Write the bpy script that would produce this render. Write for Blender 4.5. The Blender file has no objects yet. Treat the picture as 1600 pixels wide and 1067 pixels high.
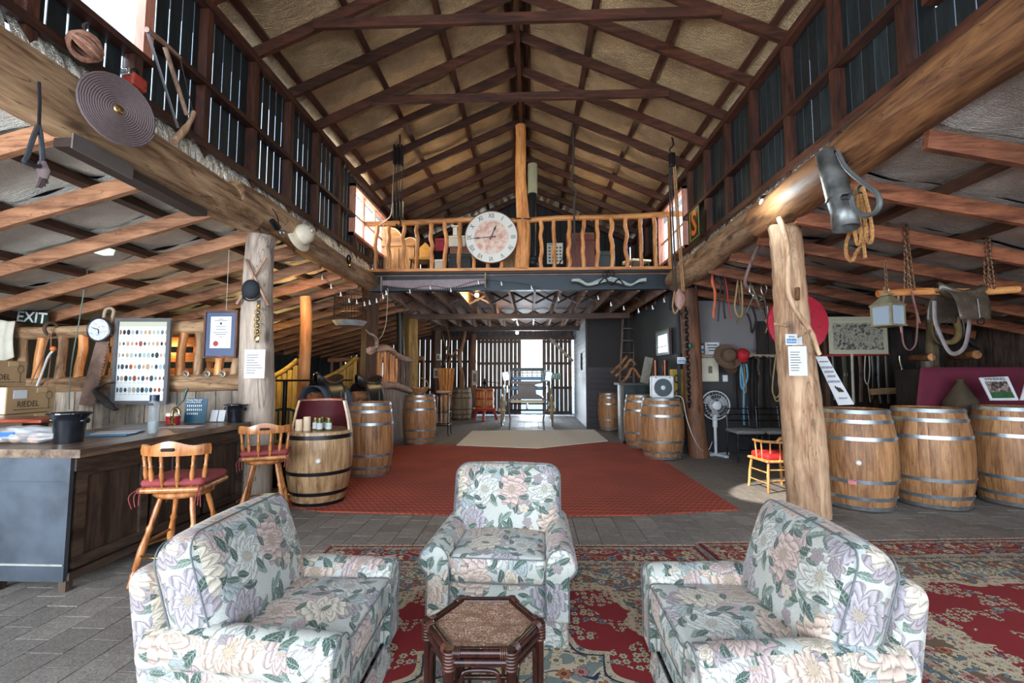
import bpy, math, random
from mathutils import Vector, Matrix, Euler
import bmesh
PI = math.pi
random.seed(7)
SC = bpy.context.scene
COL = SC.collection

# ------------------------------------------------------------------ camera
CH, CF = 1.42, 720.0
TH = math.atan(52.5/CF); PS = math.atan(30/CF*math.cos(TH))
cam = bpy.data.cameras.new('camera'); cam.sensor_width = 36; cam.lens = 36*CF/1600
cam.clip_start = 0.05; cam.clip_end = 300
co = bpy.data.objects.new('camera', cam); COL.objects.link(co); SC.camera = co
co.location = (0, 0, CH); co.rotation_euler = (PI/2+TH, 0, PS)
_r = Vector((math.cos(PS), math.sin(PS), 0))
_f = Vector((-math.sin(PS)*math.cos(TH), math.cos(PS)*math.cos(TH), math.sin(TH)))
_u = _r.cross(_f)
def at(px, py, X=None, Y=None, Z=None):
    """world point seen at photo pixel (px,py) on the plane X=, Y= or Z="""
    d = _f*CF + _r*(px-800) - _u*(py-533.5)
    t = X/d.x if X is not None else Y/d.y if Y is not None else (Z-CH)/d.z
    return Vector((d.x*t, d.y*t, CH+d.z*t))

# ------------------------------------------------------------------ exposure, sky, daylight
vs = SC.view_settings
vs.view_transform = 'Standard'; vs.look = 'None'; vs.gamma = 1; vs.use_curve_mapping = False
vs.exposure = 0.12
w = bpy.data.worlds.new('sky'); SC.world = w; w.use_nodes = True
wn = w.node_tree; bg = wn.nodes['Background']
tc = wn.nodes.new('ShaderNodeTexCoord'); sp = wn.nodes.new('ShaderNodeSeparateXYZ')
cr = wn.nodes.new('ShaderNodeValToRGB')
wn.links.new(tc.outputs['Generated'], sp.inputs[0]); wn.links.new(sp.outputs[2], cr.inputs[0])
cr.color_ramp.elements[0].position = 0.0; cr.color_ramp.elements[0].color = (0.80, 0.88, 0.95, 1)
cr.color_ramp.elements[1].position = 0.7; cr.color_ramp.elements[1].color = (0.45, 0.66, 1.0, 1)
wn.links.new(cr.outputs[0], bg.inputs[0]); bg.inputs[1].default_value = 3.0
def lamp(name, kind, loc, energy, color, **kw):
    l = bpy.data.lights.new(name, kind); l.energy = energy; l.color = color
    rot = kw.pop('rot', (0, 0, 0))
    for k, v in kw.items(): setattr(l, k, v)
    o = bpy.data.objects.new(name, l); COL.objects.link(o); o.location = loc; o.rotation_euler = rot
    return o
# fill lamps added behind the camera, for daylight from an assumed open front
lamp('front_fill_lamp', 'AREA', (-0.2, -3.8, 2.5), 480, (0.86, 0.93, 1.0), shape='RECTANGLE', size=7.5, size_y=4.0, rot=(PI/2+0.0, 0, 0))
lamp('left_aisle_fill_lamp', 'AREA', (-4.8, -2.3, 1.1), 620, (0.90, 0.95, 1.0), shape='RECTANGLE', size=2.6, size_y=1.8, rot=(PI/2+0.75, 0, 0))  # unseen lamp added to brighten the foil over the left aisle
lamp('right_aisle_fill_lamp', 'AREA', (5.0, -2.3, 1.1), 130, (0.90, 0.95, 1.0), shape='RECTANGLE', size=3.2, size_y=1.8, rot=(PI/2+0.6, 0, 0))  # added fill of the same kind for the right aisle
# area lamps added for daylight of the far door and of the clerestory windows
lamp('far_door_daylight_lamp', 'AREA', (0.05, 16.75, 1.3), 150, (0.80, 0.90, 1.0), shape='RECTANGLE', size=1.0, size_y=2.6, rot=(-PI/2, 0, 0))
lamp('left_window_daylight_lamp', 'AREA', (-3.35, 8.3, 4.3), 90, (1.0, 0.95, 0.85), shape='RECTANGLE', size=1.0, size_y=1.2, rot=(0, -PI/2, 0))
lamp('right_window_daylight_lamp', 'AREA', (3.0, 8.6, 4.3), 60, (0.85, 0.93, 1.0), shape='RECTANGLE', size=1.0, size_y=1.2, rot=(0, PI/2, 0))
lamp('left_near_window_daylight_lamp', 'AREA', (-3.4, 2.6, 4.5), 90, (0.8, 0.9, 1.0), shape='RECTANGLE', size=1.0, size_y=1.2, rot=(0, -PI/2, 0))

# spot lamp added in place of sun, aimed through the near left clerestory window onto the floor beside the right trunk post
_src = Vector((-6.0, 1.22, 6.70)); _dir = Vector((2.72, 5.66, .40))-_src
so = lamp('added_sun_spot', 'SPOT', _src, 42000, (1, .93, .82), spot_size=math.radians(5.5), spot_blend=.25, shadow_soft_size=.02)
so.rotation_euler = _dir.to_track_quat('-Z', 'Y').to_euler()

# ------------------------------------------------------------------ object helpers
def meta(o, label=None, cat=None, group=None, kind=None):
    if label: o['label'] = label
    if cat: o['category'] = cat
    if group: o['group'] = group
    if kind: o['kind'] = kind
    return o
def thing(name, label=None, cat=None, loc=(0, 0, 0), rz=0, group=None, kind=None):
    o = bpy.data.objects.new(name, None); COL.objects.link(o); o.empty_display_size = .05
    o.location = loc; o.rotation_euler = (0, 0, rz)
    return meta(o, label, cat, group, kind)
def kids(o): return [c for c in COL.objects if c.parent is o]
KIDS = {}
def copy_tree(o, loc=None, rz=None, label=None, parent=None):
    c = o.copy(); COL.objects.link(c)
    if parent is not None: c.parent = parent; KIDS.setdefault(parent.name, []).append(c)
    if loc is not None: c.location = loc
    if rz is not None: c.rotation_euler = (0, 0, rz)
    if label: c['label'] = label
    for ch in list(KIDS.get(o.name, [])): copy_tree(ch, parent=c)
    return c
def inst(name, mesh, parent=None, loc=(0, 0, 0), rot=(0, 0, 0), scale=(1, 1, 1), mat=None):
    o = bpy.data.objects.new(name, mesh); COL.objects.link(o)
    o.location = loc; o.rotation_euler = rot; o.scale = scale
    if parent is not None: o.parent = parent; KIDS.setdefault(parent.name, []).append(o)
    return o

def frame_z(d, up=(0, 0, 1)):
    d = Vector(d).normalized(); up = Vector(up)
    if abs(d.dot(up)) > .99: up = Vector((0, 1, 0))
    x = up.cross(d).normalized(); y = d.cross(x)
    return x, y, d
class MB:
    def __init__(s): s.v = []; s.f = []
    def add(s, vs, fs):
        n = len(s.v); s.v += [tuple(v) for v in vs]; s.f += [tuple(i+n for i in f) for f in fs]; return s
    def box(s, c, d, rot=None, M=None):
        hx, hy, hz = d[0]/2, d[1]/2, d[2]/2
        vs = [Vector((x, y, z)) for x in (-hx, hx) for y in (-hy, hy) for z in (-hz, hz)]
        if rot is not None: R = Euler(rot).to_matrix(); vs = [R@v for v in vs]
        if M is not None: vs = [M@v for v in vs]
        c = Vector(c)
        return s.add([v+c for v in vs], [(0, 1, 3, 2), (4, 6, 7, 5), (0, 4, 5, 1), (2, 3, 7, 6), (0, 2, 6, 4), (1, 5, 7, 3)])
    def bar(s, p, q, w, h, up=(0, 0, 1)):
        p = Vector(p); q = Vector(q); x, y, z = frame_z(q-p, up)
        vs = [a+x*i*w/2+y*j*h/2 for a in (p, q) for (i, j) in ((-1, -1), (1, -1), (1, 1), (-1, 1))]
        return s.add(vs, [(3, 2, 1, 0), (4, 5, 6, 7), (0, 1, 5, 4), (1, 2, 6, 5), (2, 3, 7, 6), (3, 0, 4, 7)])
    def tube(s, pts, r, n=8, cap=True, closed=False, flat=1.0, jit=0):
        pts = [Vector(p) for p in pts]; m = len(pts)
        rs = r if isinstance(r, (list, tuple)) else [r]*m
        base = []; px = None
        for i, p in enumerate(pts):
            if closed: d = pts[(i+1) % m]-pts[i-1]
            else: d = pts[min(i+1, m-1)]-pts[max(i-1, 0)]
            if d.length < 1e-9: d = Vector((0, 0, 1))
            d.normalize()
            if px is None: x, y, _ = frame_z(d)
            else:
                x = (px-d*px.dot(d))
                x = x.normalized() if x.length > 1e-6 else frame_z(d)[0]
                y = d.cross(x)
            px = x
            for k in range(n):
                a = 2*PI*k/n; rr = rs[i]*(1+(random.uniform(-jit, jit) if jit else 0))
                base.append(p+x*math.cos(a)*rr+y*math.sin(a)*rr*flat)
        fs = []
        for i in range(m if closed else m-1):
            j = (i+1) % m
            for k in range(n): fs.append((i*n+k, i*n+(k+1) % n, j*n+(k+1) % n, j*n+k))
        if cap and not closed: fs += [tuple(range(n-1, -1, -1)), tuple((m-1)*n+k for k in range(n))]
        return s.add(base, fs)
    def lathe(s, prof, n=24, c=(0, 0, 0), M=None, a0=0, a1=2*PI):
        full = abs(a1-a0-2*PI) < 1e-6; c = Vector(c); vs = []; cols = n if full else n+1
        for r, z in prof:
            for k in range(cols):
                a = a0+(a1-a0)*k/n; v = Vector((r*math.cos(a), r*math.sin(a), z))
                vs.append((M@v if M is not None else v)+c)
        fs = []
        for i in range(len(prof)-1):
            for k in range(n):
                k2 = (k+1) % n if full else k+1
                fs.append((i*cols+k, i*cols+k2, (i+1)*cols+k2, (i+1)*cols+k))
        return s.add(vs, fs)
    def cyl(s, p, q, r, n=12, r2=None): return s.tube([p, q], [r, r if r2 is None else r2], n)
    def prism(s, poly, h, M=None, c=(0, 0, 0)):
        n = len(poly); c = Vector(c)
        vs = [Vector((x, y, z)) for z in (-h/2, h/2) for x, y in poly]
        if M is not None: vs = [M@v for v in vs]
        return s.add([v+c for v in vs], [tuple(range(n-1, -1, -1)), tuple(range(n, 2*n))]+[(i, (i+1) % n, n+(i+1) % n, n+i) for i in range(n)])
    def torus(s, c, R, r, axis=(0, 0, 1), n=24, m=8, sx=1, sy=1):
        x, y, z = frame_z(axis); c = Vector(c)
        return s.tube([c+x*math.cos(2*PI*k/n)*R*sx+y*math.sin(2*PI*k/n)*R*sy for k in range(n)], r, m, closed=True)
    def ball(s, c, r, n=12, m=8, sc=(1, 1, 1), M=None):
        prof = [(math.sin(PI*i/m), -math.cos(PI*i/m)) for i in range(m+1)]
        D = Matrix.Diagonal((sc[0]*r, sc[1]*r, sc[2]*r))
        return s.lathe(prof, n, c, M=(M@D if M is not None else D))
    def grid(s, fn, nu, nv):
        vs = [fn(i/nu, j/nv) for j in range(nv+1) for i in range(nu+1)]
        return s.add(vs, [(j*(nu+1)+i, j*(nu+1)+i+1, (j+1)*(nu+1)+i+1, (j+1)*(nu+1)+i) for j in range(nv) for i in range(nu)])
    def rbox(s, c, d, r, n=3, puff=(0, 0, 0), M=None, seg=6):
        """box with rounded edges; puff swells each pair of faces"""
        h = Vector(d)/2; r = min(r, min(h)*.999); c = Vector(c)
        def ts(hh):
            inner = hh-r; a = [-hh+r*(1-math.cos(PI/2*i/n)) for i in range(n)]
            a = [-hh+r*(i/n) for i in range(n)]
            b = [-inner+2*inner*i/seg for i in range(seg+1)]
            return a+b+[-x for x in reversed(a)]
        T = [ts(h[i]) for i in range(3)]
        idx = {}; vs = []; fs = []
        def vert(p):
            k = tuple(round(x, 5) for x in p)
            if k not in idx:
                q = Vector([max(-(h[i]-r), min(h[i]-r, p[i])) for i in range(3)]); dd = Vector(p)-q
                v = q+dd.normalized()*r if dd.length > 1e-9 else Vector(p)
                u = [min(1, abs(v[i])/h[i]) for i in range(3)]
                for i in range(3):
                    if puff[i]:
                        j, l = [m for m in range(3) if m != i]
                        v[i] += math.copysign(puff[i]*(1-u[j]**2)*(1-u[l]**2)*u[i], v[i])
                if M is not None: v = M@v
                idx[k] = len(vs); vs.append(v+c)
            return idx[k]
        for ax in range(3):
            a, b = [m for m in range(3) if m != ax]
            for sg in (-1, 1):
                for i in range(len(T[a])-1):
                    for j in range(len(T[b])-1):
                        ps = []
                        for (ii, jj) in ((i, j), (i+1, j), (i+1, j+1), (i, j+1)):
                            p = [0, 0, 0]; p[ax] = sg*h[ax]; p[a] = T[a][ii]; p[b] = T[b][jj]; ps.append(vert(p))
                        if len(set(ps)) < 3: continue
                        fl = (sg > 0) != (ax == 1)
                        fs.append(tuple(ps if fl else ps[::-1]))
        return s.add(vs, fs)
    def mesh(s, name, mat, smooth=False, uv=None):
        m = bpy.data.meshes.new(name); m.from_pydata(s.v, [], s.f); m.update()
        if mat is not None: m.materials.append(mat)
        if smooth:
            m.polygons.foreach_set('use_smooth', [True]*len(m.polygons))
            try: m.set_sharp_from_angle(angle=math.radians(smooth if smooth is not True else 50))
            except Exception: pass
        if uv:
            ul = m.uv_layers.new(name='UVMap')
            for p in m.polygons:
                n = p.normal; ax = max(range(3), key=lambda i: abs(n[i]))
                for li in p.loop_indices:
                    c = m.vertices[m.loops[li].vertex_index].co
                    ul.data[li].uv = ((c.y, c.z) if ax == 0 else (c.x+.37, c.z+.21) if ax == 1 else (c.x+.1, c.y+.53))
        return m
    def part(s, name, mat, parent=None, smooth=False, loc=(0, 0, 0), rot=(0, 0, 0), uv=None, label=None):
        o = inst(name, s.mesh(name, mat, smooth, uv), parent, loc, rot)
        if label: o['label'] = label
        return o
    def top(s, name, mat, label, cat, group=None, smooth=False, loc=(0, 0, 0), rot=(0, 0, 0), kind=None, uv=None):
        return meta(inst(name, s.mesh(name, mat, smooth, uv), None, loc, rot), label, cat, group, kind)
def curve_pts(pts, n=6):
    """Catmull-Rom through pts"""
    P = [Vector(p) for p in pts]; out = []
    for i in range(len(P)-1):
        a = P[max(i-1, 0)]; b = P[i]; c = P[i+1]; d = P[min(i+2, len(P)-1)]
        for k in range(n):
            t = k/n
            out.append(.5*((2*b)+(c-a)*t+(2*a-5*b+4*c-d)*t*t+(3*b-a-3*c+d)*t**3))
    return out+[P[-1]]
def text(name, body, size, mat, parent, loc, rot=(PI/2, 0, 0), ext=.0008, align='CENTER', sx=1.0, bold=0.0):
    cu = bpy.data.curves.new(name, 'FONT'); cu.body = body; cu.size = size; cu.extrude = ext; cu.align_x = align; cu.align_y = 'CENTER'
    cu.resolution_u = 2; cu.offset = bold
    t = bpy.data.objects.new('tmp', cu); COL.objects.link(t)
    dg = bpy.context.evaluated_depsgraph_get(); m = bpy.data.meshes.new_from_object(t.evaluated_get(dg))
    bpy.data.objects.remove(t); m.materials.clear(); m.materials.append(mat)
    return inst(name, m, parent, loc, rot, (sx, 1, 1))

# ------------------------------------------------------------------ materials
class NT:
    def __init__(s, name, rough=.6, metal=0, spec=.5):
        s.m = bpy.data.materials.new(name); s.m.use_nodes = True; s.t = s.m.node_tree
        s.b = s.t.nodes['Principled BSDF']; s.set('Roughness', rough); s.set('Metallic', metal)
        s.b.inputs['Specular IOR Level'].default_value = spec
    def node(s, ty, **kw):
        n = s.t.nodes.new(ty)
        for k, v in kw.items(): setattr(n, k, v)
        return n
    def put(s, inp, v):
        if isinstance(v, bpy.types.NodeSocket): s.t.links.new(v, inp)
        elif v is not None:
            if isinstance(v, (tuple, list)) and len(v) == 3 and inp.type == 'RGBA': v = (*v, 1)
            inp.default_value = v
    def set(s, k, v): s.put(s.b.inputs[k], v)
    def math(s, op, a, b=None, c=None, clamp=False):
        n = s.node('ShaderNodeMath', operation=op, use_clamp=clamp); s.put(n.inputs[0], a); s.put(n.inputs[1], b)
        if c is not None: s.put(n.inputs[2], c)
        return n.outputs[0]
    def vm(s, op, a, b=None, out=0):
        n = s.node('ShaderNodeVectorMath', operation=op); s.put(n.inputs[0], a)
        if b is not None: s.put(n.inputs['Scale'] if op == 'SCALE' else n.inputs[1], b)
        return n.outputs[out]
    def mix(s, f, a, b, blend='MIX'):
        n = s.node('ShaderNodeMix', data_type='RGBA', blend_type=blend); s.put(n.inputs[0], f); s.put(n.inputs[6], a); s.put(n.inputs[7], b)
        return n.outputs[2]
    def ramp(s, f, stops, interp='LINEAR'):
        n = s.node('ShaderNodeValToRGB'); r = n.color_ramp; r.interpolation = interp; s.put(n.inputs[0], f)
        while len(r.elements) < len(stops): r.elements.new(.5)
        for e, (p, c) in zip(r.elements, stops):
            e.position = p; e.color = (*c, 1) if not isinstance(c, (int, float)) else (c, c, c, 1)
        return n.outputs[0]
    def noise(s, vec, scale, detail=4, rough=.5, dist=0, out=0):
        n = s.node('ShaderNodeTexNoise'); s.put(n.inputs['Vector'], vec); s.put(n.inputs['Scale'], scale); s.put(n.inputs['Detail'], detail)
        s.put(n.inputs['Roughness'], rough); s.put(n.inputs['Distortion'], dist); return n.outputs[out]
    def vor(s, vec, scale, feature='F1', rnd=1, dim='3D'):
        n = s.node('ShaderNodeTexVoronoi', feature=feature, voronoi_dimensions=dim); s.put(n.inputs['Vector'], vec); s.put(n.inputs['Scale'], scale)
        s.put(n.inputs['Randomness'], rnd); return n
    def map(s, vec, scale=(1, 1, 1), loc=(0, 0, 0), rot=(0, 0, 0)):
        n = s.node('ShaderNodeMapping'); s.put(n.inputs[0], vec); n.inputs['Scale'].default_value = scale; n.inputs['Location'].default_value = loc; n.inputs['Rotation'].default_value = rot
        return n.outputs[0]
    def obj(s): return s.node('ShaderNodeTexCoord').outputs['Object']
    def uv(s): return s.node('ShaderNodeTexCoord').outputs['UV']
    def rnd(s): return s.node('ShaderNodeObjectInfo').outputs['Random']
    def sep(s, v):
        n = s.node('ShaderNodeSeparateXYZ'); s.put(n.inputs[0], v); return n.outputs
    def comb(s, x, y, z=0):
        n = s.node('ShaderNodeCombineXYZ'); s.put(n.inputs[0], x); s.put(n.inputs[1], y); s.put(n.inputs[2], z); return n.outputs[0]
    def bump(s, h, strength=.3, dist=.01):
        n = s.node('ShaderNodeBump'); s.put(n.inputs['Height'], h); n.inputs['Strength'].default_value = strength; n.inputs['Distance'].default_value = dist
        s.t.links.new(n.outputs[0], s.b.inputs['Normal']); return n
    def vary(s, col, amt=.25):
        """per-object brightness variation"""
        v = s.math('MULTIPLY_ADD', s.rnd(), 2*amt, 1-amt)
        n = s.node('ShaderNodeHueSaturation'); s.put(n.inputs['Value'], v); s.put(n.inputs['Color'], col); return n.outputs[0]
CACHE = {}
def memo(fn):
    def g(*a, **k):
        key = (fn.__name__, a, tuple(sorted(k.items())))
        if key not in CACHE: CACHE[key] = fn(*a, **k)
        return CACHE[key]
    return g
@memo
def wood(name, c1, c2, axis='z', rough=.6, grain=1.0, vary=.2, bump=.35, knots=0.0, cd=None):
    n = NT(name, rough); s = {'x': (1.8, 14, 14), 'y': (14, 1.8, 14), 'z': (14, 14, 1.8)}[axis]
    off = n.vm('ADD', n.obj(), n.vm('SCALE', n.comb(n.rnd(), n.rnd(), n.rnd()), 7.0))
    v = n.map(off, tuple(x*grain for x in s))
    a = n.noise(v, 1.3, 6, .6, .6); b = n.noise(v, 6, 3, .6, 0)
    f = n.math('ADD', n.math('MULTIPLY', a, .72), n.math('MULTIPLY', b, .28))
    dark = cd or tuple(x*.35 for x in c1)
    c = n.ramp(f, [(.30, dark), (.42, c1), (.6, c2), (.75, tuple(min(1, x*1.15) for x in c2))])
    big = n.noise(off, 1.6, 3, .6); c = n.mix(n.ramp(big, [(.35, .55), (.6, 0)]), c, n.mix(1, c, (.55, .52, .5), 'MULTIPLY'))
    if knots:
        k = n.vor(n.map(off, tuple((2.2 if x > 10 else .9) for x in s)), 1.6); km = n.ramp(k.outputs['Distance'], [(.06, 1), (.16, 0)])
        c = n.mix(n.math('MULTIPLY', km, knots), c, tuple(x*.25 for x in c1))
    if knots:
        cr_ = n.noise(n.map(off, tuple(x*grain*.7 for x in s)), 1.0, 3, .6, 1.2); cm = n.ramp(n.math('ABSOLUTE', n.math('SUBTRACT', cr_, .5)), [(.002, 1), (.008, 0)])
        c = n.mix(n.math('MULTIPLY', cm, min(.6, knots)), c, tuple(x*.15 for x in c1)); f = n.math('SUBTRACT', f, n.math('MULTIPLY', cm, .35))
    n.set('Base Color', n.vary(c, vary)); n.bump(f, bump, .006)
    return n.m
@memo
def plain(name, c, rough=.5, metal=0, noise=.15, scale=12, bump=0, emit=None, es=1, trans=0, alpha=1, vary=0):
    n = NT(name, rough, metal)
    if noise:
        f = n.noise(n.obj(), scale, 4, .6); col = n.mix(n.ramp(f, [(.3, noise*2), (.65, 0)]), c, tuple(x*.35 for x in c))
        n.set('Roughness', n.math('MULTIPLY_ADD', f, .3, rough-.15, clamp=True))
        if bump: n.bump(f, bump, .004)
        if vary: col = n.vary(col, vary)
        n.set('Base Color', col)
    else: n.set('Base Color', n.vary(c, vary) if vary else c)
    if emit: n.set('Emission Color', emit); n.set('Emission Strength', es)
    if trans: n.set('Transmission Weight', trans)
    if alpha < 1: n.set('Alpha', alpha)
    return n.m
# ------------------------------------------------------------------ palette
RAFT = lambda ax: wood('stained_rafter_timber', (.032, .010, .006), (.085, .026, .013), ax, .5, 1, .25)
AISLE = lambda ax: wood('orange_aisle_timber', (.20, .085, .042), (.40, .195, .10), ax, .55, .7, .2, .35, .5)
DARKT = lambda ax: wood('dark_brown_timber', (.045, .020, .012), (.11, .05, .03), ax, .55, 1, .25)
LOG = lambda ax: wood('weathered_log', (.22, .115, .055), (.52, .34, .19), ax, .75, .5, .1, .8, .9, (.045, .025, .015))
LOGR = lambda ax: wood('brown_log', (.13, .05, .018), (.34, .155, .06), ax, .6, .5, .1, .8, .9, (.025, .012, .007))
TRUNK = lambda ax: wood('peeled_trunk', (.36, .20, .11), (.64, .43, .27), ax, .7, .55, .1, .7, .9, (.12, .06, .04))
HONEY = lambda ax: wood('honey_branch', (.48, .17, .045), (.74, .34, .11), ax, .45, .7, .2, .4, .5)
GREYW = lambda ax: wood('grey_weathered_plank', (.20, .17, .14), (.42, .35, .28), ax, .8, .6, .25, .5, .6)
BOARD = wood('blackened_teal_board', (.004, .008, .010), (.012, .021, .023), 'z', .6, 1, .35)
XL, XR = -3.0, 2.65
ZP, ZM, ZT, ZR = 3.54, 4.12, 4.92, 6.15
YB, YE = 8.25, 12.3
YD = 16.3
NP = .445
XM = (XL+XR)/2
def nz(X):  # underside of the nave rafters
    return ZT+NP*(min(X-XL, XR-X))

# ------------------------------------------------------------------ floor of concrete block pavers
def mat_paver():
    n = NT('concrete_paver', .75)
    w_ = n.node('ShaderNodeNewGeometry').outputs['Position']
    a = n.noise(w_, 1.1, 5, .6); b = n.noise(w_, 90, 2, .5); c = n.noise(w_, 14, 3, .6)
    col = n.ramp(a, [(.3, (.125, .104, .085)), (.55, (.235, .205, .175)), (.75, (.32, .29, .255))])
    col = n.mix(.35, col, n.ramp(c, [(.3, (.06, .055, .05)), (.7, (.30, .28, .26))]))
    col = n.mix(.3, col, n.ramp(b, [(.35, (.05, .05, .05)), (.65, (.42, .40, .37))]))
    n.set('Base Color', n.vary(col, .16)); n.set('Roughness', n.ramp(a, [(.3, .48), (.7, .8)])); n.bump(n.math('ADD', b, n.math('MULTIPLY', c, .6)), .35, .004)
    return n.m
PAV = mat_paver()
fl = thing('floor', kind='structure')
MB().add([(-6.9, -3, -.03), (7.6, -3, -.03), (7.6, 17.6, -.03), (-6.9, 17.6, -.03)], [(0, 1, 2, 3)]).part('bedding', plain('joint_sand', (.035, .03, .026), .95), fl)
pw, pl_ = .20, .235
def paver_geo(x, y, w_, l_, ch=.003, g=.005):
    x0, x1, y0, y1 = x+g/2, x+w_-g/2, y+g/2, y+l_-g/2; z = random.uniform(-.0025, .0)
    vs = [(x0, y0, -.03), (x1, y0, -.03), (x1, y1, -.03), (x0, y1, -.03), (x0, y0, z-ch*.6), (x1, y0, z-ch*.6), (x1, y1, z-ch*.6), (x0, y1, z-ch*.6),
          (x0+ch, y0+ch, z), (x1-ch, y0+ch, z), (x1-ch, y1-ch, z), (x0+ch, y1-ch, z)]
    return vs, [(8, 9, 10, 11)]+[(a, (a+1) % 4, 4+(a+1) % 4, 4+a) for a in range(4)]+[(4+a, 4+(a+1) % 4, 8+(a+1) % 4, 8+a) for a in range(4)]
pm = [MB().add(*paver_geo(-pw/2, -pl_/2, pw, pl_)).mesh('paver', PAV) for _ in range(4)]
rest = MB(); cand = []
nx = int(13.6/pw)
for i in range(nx):
    x = -6.2+i*pw; oy = (i % 2)*pl_/2+random.uniform(-.01, .01)
    for j in range(int(19.6/pl_)):
        y = -2.8+j*pl_+oy; cx, cy = x+pw/2, y+pl_/2
        hid = (-1.45 < cx < 5.2 and cy < 3.7) or (-2.5 < cx < 1.9 and 5.2 < cy < 9.2)
        if hid and not (cx > 1.9 and False): pass
        d = Vector((cx, cy, -CH)); zc = d.dot(_f)
        vis = zc > .5 and abs(d.dot(_r)/zc) < 1.14 and -d.dot(_u)/zc < .76
        if vis and not hid: cand.append((zc, x, y, cx, cy))
        elif not hid or cy > 3.4: rest.add(*paver_geo(x, y, pw, pl_))
cand.sort()
for k, (_, x, y, cx, cy) in enumerate(cand):
    if k < 300: inst('paver', pm[k % 4], fl, (cx, cy, random.uniform(-.002, 0)), (random.uniform(-.0015, .0015), random.uniform(-.0015, .0015), 0))
    else: rest.add(*paver_geo(x, y, pw, pl_))
meta(rest.part('paver_field', PAV, fl), kind='stuff')
MB().add([(-40, -30, -.05), (40, -30, -.05), (40, 60, -.05), (-40, 60, -.05)], [(0, 1, 2, 3)]).part('yard', plain('pale_gravel_yard', (.55, .52, .46), .9, 0, .1, 2), fl)

# ------------------------------------------------------------------ nave walls: studs, rails and single boards with daylight gaps
def clerestory(name, X, sgn, win):
    """X inner face of the studs; boards outside; win = list of (y0,y1,z0,z1)"""
    wl = thing(name, kind='structure')
    t = .09
    ys = [4.73+.74*k for k in range(-9, 11)]
    for y in ys:
        if any(a+.05 < y < b-.05 for a, b, _, _ in win):
            z0 = [c for a, b, c, d in win if a < y < b][0]
            MB().box((X+sgn*t/2, y, (ZP-.28+z0)/2), (t, .07, z0-ZP+.28)).part('stud', RAFT('z'), wl)
        else: MB().box((X+sgn*t/2, y, (ZP-.28+ZT)/2), (t, .07, ZT-ZP+.28)).part('stud', RAFT('z'), wl)
    y0, y1 = -2.0, YE
    def rails(z, h, nm, skip=True):
        segs = [(y0, y1)]
        if skip:
            for a, b, c, d in win:
                if c < z < d:
                    ns = []
                    for s0, s1 in segs:
                        if a > s0 and b < s1: ns += [(s0, a), (b, s1)]
                        else: ns.append((s0, s1))
                    segs = ns
        for a, b in segs: MB().box((X+sgn*.035, (a+b)/2, z), (.10, b-a, h)).part(nm, RAFT('y'), wl)
    rails(ZP, .07, 'bottom_plate', False); rails(ZM, .05, 'middle_rail'); rails(ZT-.03, .09, 'top_plate', False)
    bw = .137; xb = X+sgn*(t+.006)
    k = 0; y = y0
    gp = .015 if sgn < 0 else .008
    full = MB().box((0, 0, 0), (.007, bw-gp, ZT-ZP+.12)).mesh('board', BOARD)
    while y < y1:
        yc = y+bw/2; hit = [q for q in win if q[0]-.02 < yc < q[1]+.02]
        if not hit: inst('board', full, wl, (xb, yc, (ZP+ZT)/2+.02), (0, 0, random.uniform(-.03, .03)))
        else:
            a, b, c, d = hit[0]
            if c > ZP+.05: MB().box((xb, yc, (ZP-.04+c)/2), (.007, bw-gp, c-ZP+.04)).part('board', BOARD, wl)
            if d < ZT-.05: MB().box((xb, yc, (ZT+.08+d)/2), (.007, bw-gp, ZT+.08-d)).part('board', BOARD, wl)
        y += bw
    # eaves strip between the log and the bottom plate
    return wl
WL = [(2.05, 3.38, 3.86, 4.88), (7.55, 9.35, 3.80, 4.70)]
WR = [(1.9, 3.05, 3.90, 4.88), (7.95, 9.55, 3.62, 4.72)]
wall_l = clerestory('wall_left', XL, -1, WL)
wall_r = clerestory('wall_right', XR, 1, WR)
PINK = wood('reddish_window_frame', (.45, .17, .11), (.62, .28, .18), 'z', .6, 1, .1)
GLASS = plain('hazy_bright_glass', (.75, .82, .85), .25, 0, 0, alpha=.35)
wi = 0
for X, sgn, ws in ((XL, -1, WL), (XR, 1, WR)):
    for (a, b, c, d) in ws:
        wi += 1
        wn_ = thing('window_%d' % wi, kind='structure')
        f = MB(); th = .05
        xx = X+sgn*.06
        f.box((xx, a+th/2, (c+d)/2), (.12, th, d-c)).box((xx, b-th/2, (c+d)/2), (.12, th, d-c)).box((xx, (a+b)/2, c+th/2), (.14, b-a, th)).box((xx, (a+b)/2, d-th/2), (.12, b-a, th))
        if wi in (1, 3):
            f = MB().box((xx, a+th/2, (c+d)/2), (.12, th, d-c)).box((xx, (a+b)/2, c+th/2), (.14, b-a, th)).box((xx, (a+b)/2, d-th/2), (.12, b-a, th))
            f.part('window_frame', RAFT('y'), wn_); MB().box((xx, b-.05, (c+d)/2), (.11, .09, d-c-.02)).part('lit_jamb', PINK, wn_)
        else: f.part('window_frame', PINK, wn_)
        n = 0 if wi in (1, 3) else 2
        for k in range(1, n+1):
            MB().box((X+sgn*.07, a+(b-a)*k/(n+1), (c+d)/2), (.04, .035, d-c-.1)).part('mullion', PINK, wn_)
        if wi in (2, 4):
            MB().box((X+sgn*.07, (a+b)/2, c+(d-c)*.45), (.03, b-a-.1, .025)).part('glazing_bar', PINK, wn_)
        MB().box((X+sgn*.08, (a+b)/2, (c+d)/2), (.006, b-a-.08, d-c-.08)).part('pane', GLASS, wn_)

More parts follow.
